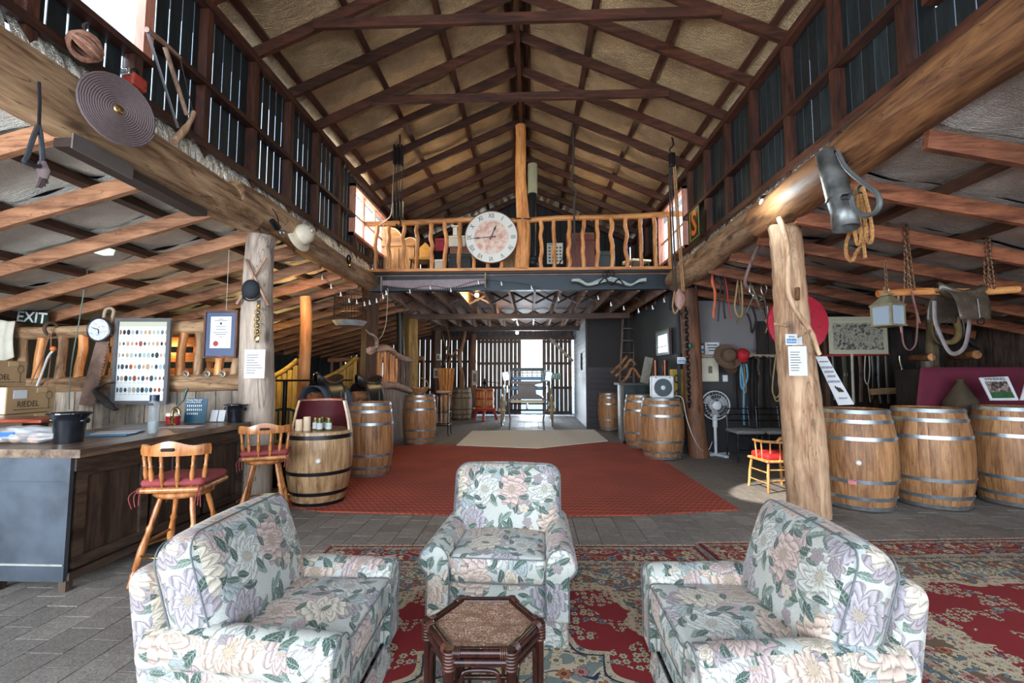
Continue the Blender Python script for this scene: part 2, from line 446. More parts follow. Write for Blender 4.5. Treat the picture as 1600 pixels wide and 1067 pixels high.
# ------------------------------------------------------------------ foil
def mat_foil(name, c1, c2, rough=.38, metal=.75, warm=0):
    n = NT(name, rough, metal); o = n.node('ShaderNodeNewGeometry').outputs['Position']
    a = n.noise(o, 2.2, 4, .6, .8); w_ = n.noise(n.map(o, (3, 9, 3)), 3, 6, .65, 1.0); s_ = n.noise(o, 110, 2, .5)
    col = n.ramp(a, [(.3, c1), (.65, c2)]); n.set('Base Color', n.mix(.25, col, n.ramp(s_, [(.4, tuple(x*.6 for x in c1)), (.62, (.95, .9, .8))])))
    g = n.node('ShaderNodeTexWave', wave_type='BANDS', bands_direction='X'); n.put(g.inputs[0], o); g.inputs['Scale'].default_value = 14
    g2 = n.node('ShaderNodeTexWave', wave_type='BANDS', bands_direction='Y'); n.put(g2.inputs[0], o); g2.inputs['Scale'].default_value = 14
    grid = n.math('MAXIMUM', n.ramp(g.outputs[1], [(.9, 0), (1, 1)]), n.ramp(g2.outputs[1], [(.9, 0), (1, 1)]))
    h = n.math('ADD', n.math('MULTIPLY', w_, 1.0), n.math('ADD', n.math('MULTIPLY', s_, .4), n.math('MULTIPLY', grid, .12)))
    n.bump(h, .8, .04); n.set('Roughness', n.ramp(w_, [(.3, rough-.08), (.7, rough+.15)]))
    return n.m
GOLD = mat_foil('tan_gold_sarking_foil', (.34, .195, .075), (.62, .42, .20), .36, .8)
SILV = mat_foil('silver_sarking_foil', (.66, .69, .64), (.92, .94, .88), .42, .2)
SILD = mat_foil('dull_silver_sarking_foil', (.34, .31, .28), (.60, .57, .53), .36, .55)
EDGEF = mat_foil('bright_foil_edge', (.60, .58, .50), (.95, .92, .82), .25, .9)
def foil_cell(x0, x1, zf, y0, y1, up, mat, parent, sag, name='foil_sheet'):
    n1, n2 = 8, 6; ph = random.random()*6
    def fn(u, v):
        x = x0+(x1-x0)*u; y = y0+(y1-y0)*v
        s_ = sag*(math.sin(PI*u)**.7)*(.75+.25*math.sin(7*v+ph))+.012*math.sin(9*u+5*v+ph)
        return (x, y, zf(x)+up-s_)
    MB().grid(fn, n1, n2).part(name, mat, parent, True)

# ------------------------------------------------------------------ nave roof
roof = thing('ceiling', kind='structure')
RY = [4.73+.74*k for k in range(-7, 11)]
for y in RY:
    for X0, X1 in ((XL-.12, XM), (XR+.12, XM)):
        z0 = ZT+NP*((X0-XL) if X0 < XM else (XR-X0)); z1 = nz(XM)
        MB().bar((X0, y, z0+.06), (X1, y, z1+.06), .05, .125).part('rafter', RAFT('x'), roof)
PXS = [.08, .95, 1.85, 2.70]
for sgn in (0, 1):
    for k, p in enumerate(PXS):
        x = XL+p if sgn == 0 else XR-p; z = nz(x)+.125+.04
        al = math.atan(NP)*(1 if sgn == 0 else -1)
        for (a, b) in ((-1.5, 2.6), (2.6, 6.9), (6.9, YE+.1)):
            MB().box((x, (a+b)/2, z), (.075, b-a, .08), rot=(0, -al, 0)).part('purlin', RAFT('y'), roof)
MB().box((XM, 5.2, ZR+.10), (.06, 14.2, .26)).part('ridge_beam', RAFT('y'), roof)
for sgn in (0, 1):
    ed = [-.25]+[p for p in PXS]+[(XR-XL)/2]
    for k in range(len(ed)-1):
        a, b = (XL+ed[k], XL+ed[k+1]) if sgn == 0 else (XR-ed[k], XR-ed[k+1])
        yy = -1.6
        while yy < YE:
            y2 = min(yy+.74, YE+.05)
            foil_cell(a, b, lambda x: ZT+NP*min(x-XL, XR-x), yy-.03, y2+.03, .205, GOLD, roof, random.uniform(.03, .07)); yy += .74
COLT = {4.73: 5.26, 6.21: 5.30, 2.51+.74: 5.3}
for y, z in ((4.73, 5.24), (6.21, 5.29)):
    xa = XL+(z-ZT)/NP-.08; xb = XR-(z-ZT)/NP+.08
    MB().box(((xa+xb)/2, y-.05, z), (xb-xa, .045, .11)).part('collar_tie', RAFT('x'), roof)
# outer sheeting keeps daylight out above the foil
for sgn in (0, 1):
    X0 = XL-.5 if sgn == 0 else XR+.5
    z0 = ZT-NP*.5+.27; z1 = nz(XM)+.27
    MB().add([(X0, -2.2, z0), (XM, -2.2, z1), (XM, YE+.3, z1), (X0, YE+.3, z0)], [(0, 1, 2, 3)]).part('roof_sheet', plain('roof_iron', (.3, .3, .3), .5, .6), roof)

# ------------------------------------------------------------------ aisle roofs
SL, SRr = .268, .21
def zl(x): return 2.93+SL*(x-XL)
def zr(x): return 2.93-SRr*(x-XR)
def aisle(name, zf, X0, X1, slope, y0, dy, n, pur, foil, wood_, ft):
    rf = thing(name, kind='structure'); up = .14
    for k in range(n):
        y = y0+dy*k
        MB().bar((X0, y, zf(X0)+.065), (X1, y, zf(X1)+.065), .05, .13).part('rafter', wood_('x'), rf)
    for p in pur:
        MB().box((p, 7.5, zf(p)+.13+.035), (.07, 18.2, .07), rot=(0, -math.atan(slope), 0)).part('purlin', DARKT('y'), rf)
    ed = [X0]+pur+[X1]
    for k in range(len(ed)-1):
        for j in range(-3, n):
            foil_cell(ed[k], ed[k+1], zf, y0+dy*j, y0+dy*(j+1), .20+.02, foil, rf, random.uniform(.02, .06))
    MB().add([(X0, -2.2, zf(X0)+.28), (X1*1.04, -2.2, zf(X1)+.28), (X1*1.04, YD+.3, zf(X1)+.28), (X0, YD+.3, zf(X0)+.28)], [(0, 1, 2, 3)]).part('roof_sheet', plain('roof_iron', (.3, .3, .3), .5, .6), rf)
    return rf
aisle('ceiling', zl, XL+.0, -6.75, SL, 2.74-.72*3, .72, 22, [-3.55, -4.27, -5.02, -5.75, -6.45], SILV, AISLE, 0)
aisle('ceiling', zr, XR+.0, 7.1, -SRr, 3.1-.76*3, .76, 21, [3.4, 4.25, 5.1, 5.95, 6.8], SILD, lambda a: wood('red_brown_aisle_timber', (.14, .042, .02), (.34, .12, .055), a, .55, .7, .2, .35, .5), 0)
# foil edges standing up between the logs and the clerestory plates
for X, sgn, ya in ((XL, -1, -1.3), (XR, 1, -1.3)):
    y = ya; ph = 0
    ex = thing('trim_%d' % (1 if sgn < 0 else 2), kind='structure')
    while y < YB:
        y2 = min(y+.70, YB)
        def fn(u, v, y=y, y2=y2):
            return (X+sgn*(.01+.05*v-.05*math.sin(PI*v)+.012*math.sin(40*u+3*v)), y+(y2-y)*u, 3.22+.33*v+.006*math.sin(55*u))
        MB().grid(fn, 20, 6).part('foil_strip', EDGEF, ex, True); y += .74

# ------------------------------------------------------------------ log beams and posts
def logpath(pts, r0, r1, seed, n=26, bend=.02):
    rr = random.Random(seed); P = curve_pts(pts, 10); m = len(P); R = []
    for i in range(m):
        t = i/(m-1); R.append((r0+(r1-r0)*t)*(1+.05*math.sin(7*t+seed)+rr.uniform(-.015, .015)))
    P = [p+Vector((bend*math.sin(9*i/m+seed), bend*.5*math.sin(5*i/m), bend*math.cos(8*i/m+seed))) for i, p in enumerate(P)]
    return P, R
def logmesh(pts, r0, r1, seed, n=20, jit=.02, bend=.02):
    P, R = logpath(pts, r0, r1, seed, bend=bend); return MB().tube(P, R, n, jit=jit)
def stubs(o_parent, spots, mat):
    for p, q, r in spots: MB().tube([p, q], [r, r*.7], 8).part('knot', mat, o_parent, True)
lb = thing('log_beam', 'thick weathered log beam running along the left side under the dark boarded wall', 'beam')
logmesh([(-3.0, -1.6, 3.14), (-3.0, 1.6, 3.14), (-3.0, 4.7, 3.13)], .21, .185, 3).part('near_log', LOG('y'), lb, 60)
logmesh([(-2.93, 4.3, 3.20), (-2.95, 6, 3.15), (-2.98, 8.35, 3.12)], .15, .17, 5).part('far_log', LOG('y'), lb, 60)
rb = thing('log_beam', 'thick red-brown log beam running along the right side above the barrels', 'beam')
logmesh([(2.60, -1.6, 3.22), (2.60, 1.8, 3.23), (2.61, 3.6, 3.21), (2.63, 5.2, 3.17)], .20, .19, 8).part('near_log', LOGR('y'), rb, 60)
logmesh([(2.66, 4.9, 3.24), (2.64, 6.5, 3.17), (2.62, 8.3, 3.12)], .19, .2, 9).part('far_log', LOG('y'), rb, 60)
def post(label, pts, r0, r1, mat, seed, cat='post', name='timber_post', n=16, bend=.01):
    return logmesh(pts, r0, r1, seed, n, .02, bend).top(name, mat, label, cat, smooth=60)
pl0 = post('pale peeled trunk post at the end of the bar with horse brasses', [(-3.04, 5.05, 0), (-3.06, 5.02, 1.5), (-3.06, 5.0, 2.98)], .19, .15, wood('greyed_peeled_trunk', (.30, .24, .20), (.55, .45, .36), 'z', .75, .35, .05, .6, .8), 11)
pr0 = post('pale tree trunk post beside the right front barrels with climbing branch and notices', [(2.80, 4.88, 0), (2.77, 4.88, .8), (2.74, 4.88, 1.6), (2.70, 4.88, 2.4), (2.66, 4.88, 3.00)], .20, .15, TRUNK('z'), 12)
post('dark squared post under the left end of the loft beam', [(-3.0, 8.42, 0), (-3.0, 8.42, 1.6), (-3.0, 8.42, 3.1)], .155, .165, DARKT('z'), 13, n=4)
post('round post lit orange from a hidden lamp inside the left stable aisle', [(-3.72, 7.4, 0), (-3.70, 7.4, 1.6), (-3.72, 7.4, 2.72)], .10, .085, wood('orange_lit_trunk', (.50, .22, .08), (.75, .40, .16), 'z', .6, .4, .05, .5, .7), 14)  # orange lamplight is put into the trunk colour
post('brown round post holding the right end of the loft beam beside the hanging pulley', [(2.92, 8.3, 0), (2.85, 8.3, 1.5), (2.82, 8.3, 2.96)], .17, .15, wood('dark_red_trunk', (.12, .05, .025), (.26, .11, .05), 'z', .65, .4, .05, .5, .7), 15)
post('squared yellow-brown post behind the curved rustic gate', [(-2.95, 11.2, 0), (-2.95, 11.2, 1.4), (-2.95, 11.2, 2.8)], .17, .17, wood('ochre_squared_post', (.16, .10, .04), (.36, .24, .09), 'z', .6, .5, .05, .5, .4), 16, n=4)
post('dark post with two small posters past the iron rack', [(-2.95, 14.2, 0), (-2.95, 14.2, 1.4), (-2.95, 14.2, 2.8)], .16, .16, DARKT('z'), 17, n=4)
post('slim brown round post left of the far sliding door with a poster', [(-1.98, 15.6, 0), (-1.98, 15.6, 1.4), (-1.98, 15.6, 2.8)], .12, .12, wood('dark_red_trunk', (.12, .05, .025), (.26, .11, .05), 'z', .65, .4, .05, .5, .7), 18)
post('peeled trunk king post standing on the loft edge beside the big clock', [(-.17, 8.2, 3.31), (-.14, 8.2, 4.2), (-.18, 8.22, 5.2), (-.19, 8.22, 6.02)], .13, .09, HONEY('z'), 19)

# ------------------------------------------------------------------ loft
BEAMB = plain('blue_black_painted_steel', (.018, .030, .040), .45, .3, .25, 5)
ls = thing('loft_floor', 'dark timber loft floor with joists and herringbone struts over the far end', 'loft')
b = MB().box((-.16, YB+.05, 3.12), (5.62, .05, .32)).box((-.16, YB+.05, 2.965), (5.62, .16, .025)).box((-.16, YB+.05, 3.275), (5.62, .16, .025))
b.part('front_beam', BEAMB, ls)
MB().box((-.15, YB-.02, 3.315), (5.65, .20, .05)).part('front_trim', HONEY('x'), ls)
for y in (11.3, 14.3): MB().box((-.7, y, 2.865), (4.6 if y > 12 else 6.2, .14, .13)).part('cross_beam', DARKT('x'), ls)
MB().box((-.75, 16.12, 2.72), (4.5, .16, .14)).part('door_header', DARKT('x'), ls)
for k in range(13):
    x = -2.75+.47*k
    y2 = 16.1 if x < 1.5 else 12.4
    MB().box((x, (YB+.1+y2)/2, 3.07), (.045, y2-YB-.1, .27)).part('joist', wood('joist_timber', (.17, .085, .05), (.36, .20, .125), 'y', .6, 1, .2), ls)
    if k < 12:
        for yy in (9.8, 12.7, 15.1):
            if x+.47 > 1.6 and yy > 12: continue
            for s_ in (-1, 1): MB().bar((x+.02, yy+.03*s_, 3.07-.11*s_), (x+.45, yy+.03*s_, 3.07+.11*s_), .03, .04).part('strut', DARKT('x'), ls)
MB().box((-.17, (YB+12.4)/2, 3.235), (5.6, 12.4-YB, .03)).part('deck', wood('loft_deck_underside', (.12, .05, .03), (.25, .12, .07), 'x', .6, 1, .1), ls)
MB().box((-.77, (16.2+12.4)/2, 3.235), (4.5, 3.8, .03)).part('deck', wood('loft_deck_underside', (.12, .05, .03), (.25, .12, .07), 'x', .6, 1, .1), ls)
# dark gable wall at the back of the loft
g = thing('wall_back', kind='structure')
k = 0; x = XL
GB = plain('black_stained_gable_board', (.010, .011, .013), .7, 0, .2, 6, vary=.3)
while x < XR:
    x2 = min(x+.2, XR); xc = (x+x2)/2; zt = nz(xc)+.15
    MB().box((xc, YE, (3.25+zt)/2), (x2-x+.01, .02, zt-3.25)).part('board', GB, g); x += .2

# ------------------------------------------------------------------ right side partition walls
GRYW = plain('grey_painted_panel_wall', (.20, .19, .20), .65, 0, .12, 2.5)
DKW = plain('charcoal_painted_wall', (.030, .030, .034), .6, 0, .2, 4)
wr = thing('wall_partition', kind='structure')
MB().box((4.9, 8.68, 2.30), (4.3, .05, 1.0)).part('upper_panel', GRYW, wr)
MB().box((4.9, 8.66, .91), (4.3, .07, 1.82)).part('wainscot', DKW, wr)
MB().box((3.9, 8.62, 1.81), (2.2, .05, .04)).part('dado_rail', wood('dado', (.2, .14, .1), (.35, .26, .2), 'x'), wr)
MB().box((2.98, 8.645, 1.5), (.012, .01, 3.0)).part('joint_strip', plain('pale_strip', (.4, .38, .38), .5), wr)
BLU = plain('dark_blue_grey_wall', (.045, .055, .065), .6, 0, .15, 2)
w2 = thing('wall_right', kind='structure')
MB().box((2.70, 10.5, 2.1), (.05, 3.9, 1.9)).part('upper_panel', BLU, w2)
for k in range(8): MB().box((2.69, 10.5, .075+.145*k), (.045, 3.9, .14), rot=(0, .1, 0)).part('weatherboard', DKW, w2)
w3 = thing('wall_front', kind='structure')
MB().box((2.10, 12.5, 2.42), (1.25, .04, 1.62)).part('upper_panel', plain('near_black_panel', (.018, .016, .018), .7, 0, .2, 5), w3)
for k in range(11): MB().box((2.10, 12.48, .075+.148*k), (1.25, .04, .146), rot=(.09, 0, 0)).part('weatherboard', plain('plum_black_weatherboard', (.032, .028, .036), .55, 0, .2, 5, vary=.2), w3)
MB().box((1.49, 12.47, 1.45), (.05, .05, 2.9)).part('corner_trim', plain('plum_black_weatherboard', (.032, .028, .036), .55, 0, .2, 5, vary=.2), w3)
w4 = thing('wall_right', kind='structure')
LB = plain('pale_grey_weatherboard', (.30, .32, .33), .5, 0, .15, 3, vary=.15)
for k in range(20): MB().box((1.52, 14.4, .075+.148*k), (.04, 3.75, .146), rot=(0, .09, 0)).part('weatherboard', LB, w4)
# left outer wall, far walls of slats
SLAT = wood('dark_slat', (.03, .022, .018), (.10, .06, .045), 'z', .65, 1, .35)
def slat_wall(name, p, q, z0, zt, bw, gap, rails=(), mat=SLAT):
    wl = thing(name, kind='structure'); p = Vector(p); q = Vector(q); L = (q-p).length; d = (q-p)/L; ang = math.atan2(d.y, d.x)
    n = int(L/(bw+gap)); 
    for k in range(n):
        c = p+d*(k+.5)*(bw+gap); z1 = zt(c) if callable(zt) else zt
        MB().box((0, 0, 0), (bw, .02, z1-z0)).part('board', mat, wl, loc=(c.x, c.y, (z0+z1)/2), rot=(0, 0, ang))
    for z in rails:
        MB().box((0, 0, 0), (L, .05, .08)).part('rail', DARKT('x'), wl, loc=((p.x+q.x)/2, (p.y+q.y)/2-.03, z), rot=(0, 0, ang))
    return wl
slat_wall('wall_left', (-6.65, -2.2), (-6.65, YD), 0, 2.3, .18, .006, (1.0, 2.0), BOARD)
slat_wall('wall_back', (-6.65, YD+.03), (-1.95, YD+.03), 0, lambda c: min(3.1, zl(c.x)+.3) if c.x < XL else 3.2, .175, .016, (.9, 1.9))
slat_wall('wall_right', (7.15, -2.2), (7.15, 8.7), 0, 2.3, .2, .002, (1.0,))
slat_wall('wall_back', (2.7, YD+.03), (1.5, YD+.03), 0, 3.3, .15, .01)
MB().box((-.8, YD+.12, 3.05), (6.6, .03, .72)).part('board', SLAT, g); MB().box((2.2, 14.3, 3.2), (1.5, 4.2, .05)).part('board', SLAT, g); MB().box((4.9, 8.72, 2.9), (4.6, .04, .5)).part('board', GB, g); MB().box((2.72, 10.5, 3.1), (.04, 4, .4)).part('board', GB, g)
# far sliding doors
DSL = wood('door_slat', (.08, .055, .042), (.24, .15, .105), 'z', .6, 1, .25)
for i, (xa, xb) in enumerate(((-1.92, -.36), (.40, 1.42))):
    dd = thing('door_%d' % (i+1), kind='structure')
    n = int((xb-xa)/.152)
    for k in range(n+1):
        x = xa+(xb-xa-.12)*k/n+.06
        MB().box((x, 16.32, 1.36), (.124, .02, 2.62)).part('board', DSL, dd)
    for z in (.12, .98, 1.83, 2.6): MB().box(((xa+xb)/2, 16.28, z), (xb-xa, .05, .09)).part('rail', DARKT('x'), dd)
MB().bar((.66, 16.0, 2.68), (1.45, 16.05, 1.9), .07, .09).top('brace', wood('pale_brace', (.4, .3, .22), (.6, .45, .35), 'x'), 'pale diagonal timber brace in the top right corner of the far doorway', 'brace')
# ------------------------------------------------------------------ floral chintz
def mat_floral():
    n = NT('floral_chintz', .72); uv = n.uv()
    sx = n.sep(uv)
    v2 = n.comb(sx[0], sx[1], 0)
    wob = n.vm('SCALE', n.vm('SUBTRACT', n.noise(v2, 9, 3, .6, 0, 1), (.5, .5, .5)), .035)
    v2 = n.vm('ADD', v2, wob)
    base = n.mix(n.noise(v2, 6, 3), (.34, .375, .365), (.49, .48, .425))
    col = base
    def layer(scale, off, rnd=.75):
        v = n.vm('ADD', n.vm('SCALE', v2, scale), off)
        vo = n.vor(v, 1.0, rnd=rnd, dim='2D'); d = n.vm('SUBTRACT', v, vo.outputs['Position']); s = n.sep(d)
        c = n.sep(vo.outputs['Color']); return s[0], s[1], c
    def leaves(col, scale, off, L, W, c1, c2, thr):
        x, y, c = layer(scale, off); a = n.math('MULTIPLY', c[0], 6.283)
        ca = n.math('COSINE', a); sa = n.math('SINE', a)
        u = n.math('ADD', n.math('MULTIPLY', x, ca), n.math('MULTIPLY', y, sa)); v = n.math('SUBTRACT', n.math('MULTIPLY', y, ca), n.math('MULTIPLY', x, sa))
        t = n.math('DIVIDE', u, L); prof = n.math('MULTIPLY', n.math('SUBTRACT', 1, n.math('MULTIPLY', t, t)), W)
        ser = n.math('MULTIPLY', n.math('SINE', n.math('MULTIPLY', u, 60)), .012)
        m = n.math('MULTIPLY', n.math('GREATER_THAN', n.math('ADD', prof, ser), n.math('ABSOLUTE', v)), n.math('LESS_THAN', n.math('ABSOLUTE', t), 1))
        m = n.math('MULTIPLY', m, n.math('GREATER_THAN', c[1], thr))
        vein = n.math('MULTIPLY', n.math('GREATER_THAN', n.math('COSINE', n.math('MULTIPLY', n.math('SUBTRACT', u, n.math('ABSOLUTE', v)), 45)), .55), .45)
        vein = n.math('MAXIMUM', vein, n.math('LESS_THAN', n.math('ABSOLUTE', v), .012))
        lc = n.mix(n.math('MULTIPLY', vein, .7), n.mix(c[2], c1, c2), (.36, .42, .36))
        lc = n.mix(n.math('MULTIPLY', n.math('GREATER_THAN', v, 0), .35), lc, (.015, .04, .035))
        return n.mix(m, col, lc)
    def flowers(col, scale, off, R, pet, thr, tones):
        x, y, c = layer(scale, off, .6)
        r = n.math('SQRT', n.math('ADD', n.math('MULTIPLY', x, x), n.math('MULTIPLY', y, y)))
        a = n.math('ADD', n.math('ARCTAN2', y, x), n.math('MULTIPLY', c[0], 6.28))
        a = n.math('ADD', a, n.math('MULTIPLY', r, 1.2))
        p1 = n.math('ABSOLUTE', n.math('COSINE', n.math('MULTIPLY', a, pet/2)))
        e1 = n.math('MULTIPLY', n.math('ADD', .58, n.math('MULTIPLY', n.math('POWER', p1, .5), .42)), R)
        m = n.math('MULTIPLY', n.math('LESS_THAN', r, e1), n.math('GREATER_THAN', c[1], thr))
        q = n.math('DIVIDE', r, e1)
        # rings of petals
        p2 = n.math('ABSOLUTE', n.math('SINE', n.math('MULTIPLY', a, pet/2+1))); rings = n.math('FRACT', n.math('ADD', n.math('MULTIPLY', q, 3.0), n.math('MULTIPLY', p2, .55)))
        sh = n.ramp(rings, [(0, .30), (.25, .70), (.8, 1.0), (1, .5)])
        seam = n.ramp(p1, [(0, .55), (.3, 1)])
        tone = n.ramp(c[2], tones, 'CONSTANT')
        fc = n.mix(1, tone, sh, 'MULTIPLY'); fc = n.mix(n.math('MULTIPLY', q, .8), fc, n.mix(1, fc, seam, 'MULTIPLY'))
        fc = n.mix(n.math('MULTIPLY', n.math('LESS_THAN', q, .2), .6), fc, (.25, .20, .12))
        rim = n.math('GREATER_THAN', q, .93)
        fc = n.mix(n.math('MULTIPLY', rim, .35), fc, (.16, .14, .14))
        return n.mix(m, col, fc)
    DKG, MDG, SAGE = (.016, .042, .036), (.06, .105, .08), (.20, .27, .22)
    T1 = [(0, (.56, .43, .39)), (.2, (.64, .57, .46)), (.4, (.38, .35, .38)), (.6, (.56, .57, .53)), (.8, (.58, .45, .37))]
    T2 = [(0, (.32, .28, .30)), (.25, (.60, .52, .42)), (.5, (.36, .42, .42)), (.75, (.48, .38, .36))]
    col = leaves(col, 9, (3.1, 1.7, 0), .42, .15, SAGE, MDG, .3)
    col = leaves(col, 10, (8.3, 5.2, 0), .45, .17, SAGE, DKG, .35)
    col = flowers(col, 6.0, (1.4, 9.2, 0), .45, 7, .15, T2)
    col = leaves(col, 9.5, (0.4, 7.1, 0), .46, .18, DKG, MDG, .42)
    col = flowers(col, 4.4, (5.5, 2.1, 0), .49, 9, .22, T1)
    col = leaves(col, 12, (2.2, 3.9, 0), .42, .17, DKG, MDG, .62)
    col = flowers(col, 11, (7.7, .6, 0), .36, 5, .72, T2)
    fib = n.noise(n.obj(), 220, 2, .5)
    col = n.mix(.22, col, n.ramp(fib, [(.3, (.2, .2, .2)), (.7, (.9, .9, .88))]), 'OVERLAY')
    grime = n.noise(n.obj(), 5, 4, .6); col = n.mix(n.ramp(grime, [(.45, 0), (.75, .3)]), col, n.mix(1, col, (.75, .68, .5), 'MULTIPLY'))
    n.set('Base Color', col); n.bump(n.math('ADD', n.math('MULTIPLY', fib, .4), n.math('MULTIPLY', grime, 2)), .35, .006)
    n.b.inputs['Sheen Weight'].default_value = .15
    return n.m
FLO = mat_floral()
PIPE = plain('grey_blue_piping', (.12, .14, .15), .7, 0, .1, 20)
def loop_rr(hx, hy, r, n=6):
    pts = []
    for cx, cy, a0 in ((hx-r, hy-r, 0), (-hx+r, hy-r, 90), (-hx+r, -hy+r, 180), (hx-r, -hy+r, 270)):
        for k in range(n+1):
            a = math.radians(a0+90*k/n); pts.append((cx+r*math.cos(a), cy+r*math.sin(a)))
    return pts
def armchair(label, loc, rz):
    t = thing('armchair', label, 'armchair', loc, rz, 'floral armchairs around the cane table'); t.scale = (.95, .95, .965)
    MB().rbox((0, -.02, .255), (.70, .68, .27), .03).part('base', FLO, t, 60, uv=1)
    sk = MB()
    pts = loop_rr(.385, .36, .03, 3); N = len(pts)
    def skfn(u, v):
        k = u*N; i = int(k) % N; f = k-int(k); a = pts[i]; b_ = pts[(i+1) % N]; x = a[0]+(b_[0]-a[0])*f; y = a[1]+(b_[1]-a[1])*f
        e = 1+.035*v+.004*math.sin(u*60)*v
        return (x*e, (y)*e-.02, .145-.137*v)
    sk.grid(skfn, N*6, 4); sk.part('skirt', FLO, t, 60, uv=1)
    MB().tube([(x, y-.02, .147) for x, y in pts], .0032, 6, closed=True).part('piping', PIPE, t, True)
    cu = MB().rbox((0, -.055, .395), (.545, .70, .155), .035, 4, (.012, .012, .028), seg=8).part('seat_cushion', FLO, t, 60, uv=1)
    for z in (.335, .452):
        MB().tube([(x*1.005, y*1.003-.055, z-.0+.012*(1 if z > .4 else 0)) for x, y in loop_rr(.272, .352, .035, 4)], .003, 6, closed=True).part('piping', PIPE, cu, True)
    MB().rbox((0, 0, 0), (.72, .11, .60), .06, 5, (0, .02, 0), seg=6).part('back', FLO, t, 60, loc=(0, .345, .445), rot=(math.radians(-9), 0, 0), uv=1)
    bk = MB().rbox((0, 0, 0), (.73, .20, .50), .085, 5, (.0, .045, .015), seg=8).part('back_cushion', FLO, t, 60, loc=(0, .195, .615), rot=(math.radians(-18), 0, 0), uv=1)
    for yy in (-.072, .072):
        MB().tube([(x, yy, z) for x, z in loop_rr(.358, .243, .085, 6)], .0032, 6, closed=True).part('piping', PIPE, bk, True)
    for s in (-1, 1):
        ar = MB().tube(curve_pts([(s*.335, .33, .465), (s*.338, .17, .470), (s*.345, -.05, .462), (s*.355, -.28, .445), (s*.36, -.385, .440)], 5)+[Vector((s*.36, -.400, .44)), Vector((s*.36, -.407, .44))],
                       [.075]*4+[.080]*5+[.084]*5+[.088]*7+[.080, .066], 20)
        ar.rbox((s*.325, -.03, .29), (.10, .70, .30), .02); ar.part('arm', FLO, t, 60, uv=1)
        pn = MB().rbox((s*.335, -.392, .29), (.13, .04, .30), .015).part('arm_panel', FLO, t, 60, uv=1)
        pts2 = [(s*.27, -.414, .15), (s*.27, -.414, .40)]+[(s*(.36-.086*math.cos(a)), -.408, .44+.086*math.sin(a)) for a in [PI*k/10-.2 for k in range(13)]]+[(s*.40, -.414, .37), (s*.40, -.414, .15)]
        MB().tube(pts2, .003, 6).part('piping', PIPE, ar.__class__ and pn, True)
    return t
ac1 = armchair("floral armchair facing the camera behind the cane table", (-.165, 2.90, 0), math.radians(-3))
ac2 = copy_tree(ac1, (-1.06, 2.0, 0), math.radians(91), 'floral armchair on the left of the cane table, turned towards the right')
ac3 = copy_tree(ac1, (.93, 1.99, 0), math.radians(-91), 'floral armchair on the right of the cane table, turned towards the left')

# ------------------------------------------------------------------ hexagonal cane table
def mat_cane():
    n = NT('worn_woven_cane', .65); o = n.obj()
    a = n.node('ShaderNodeTexWave', wave_type='BANDS', bands_direction='X'); n.put(a.inputs[0], n.map(o, rot=(0, 0, .8))); a.inputs['Scale'].default_value = 30; a.inputs['Distortion'].default_value = 1
    b = n.node('ShaderNodeTexWave', wave_type='BANDS', bands_direction='Y'); n.put(b.inputs[0], n.map(o, rot=(0, 0, .8))); b.inputs['Scale'].default_value = 42; b.inputs['Distortion'].default_value = 1
    wv = n.math('MULTIPLY', a.outputs[1], b.outputs[1]); wear = n.ramp(n.noise(n.map(o, (1, 2.2, 1), rot=(0, 0, .5)), 16, 5, .7), [(.38, 0), (.62, 1)]); f = n.ramp(n.noise(o, 150, 2, .6), [(.40, 0), (.60, 1)])
    col = n.mix(n.math('MULTIPLY', f, n.math('MULTIPLY_ADD', wear, .75, .2)), (.14, .055, .028), (.66, .47, .33))
    col = n.mix(n.math('MULTIPLY', n.ramp(n.noise(o, 3, 2), [(.4, 0), (.7, .5)]), 1), col, (.10, .04, .02))
    n.set('Base Color', col); n.bump(wv, .5, .003); return n.m
BAMB = wood('dark_red_lacquered_cane', (.014, .004, .003), (.045, .011, .007), 'z', .2, 1, .1, .1)
tp = at(756, 973, Z=.45)
ht = thing('side_table', 'hexagonal dark cane table with worn woven top between the three armchairs', 'table', (tp.x, tp.y, .0), math.radians(2))
Rh, Hh = .218, .45
HC = [(Rh*math.cos(PI/3*k), Rh*math.sin(PI/3*k)) for k in range(6)]
MB().prism([(x*.90, y*.90) for x, y in HC], .012, c=(0, 0, Hh-.004)).part('top_panel', mat_cane(), ht)
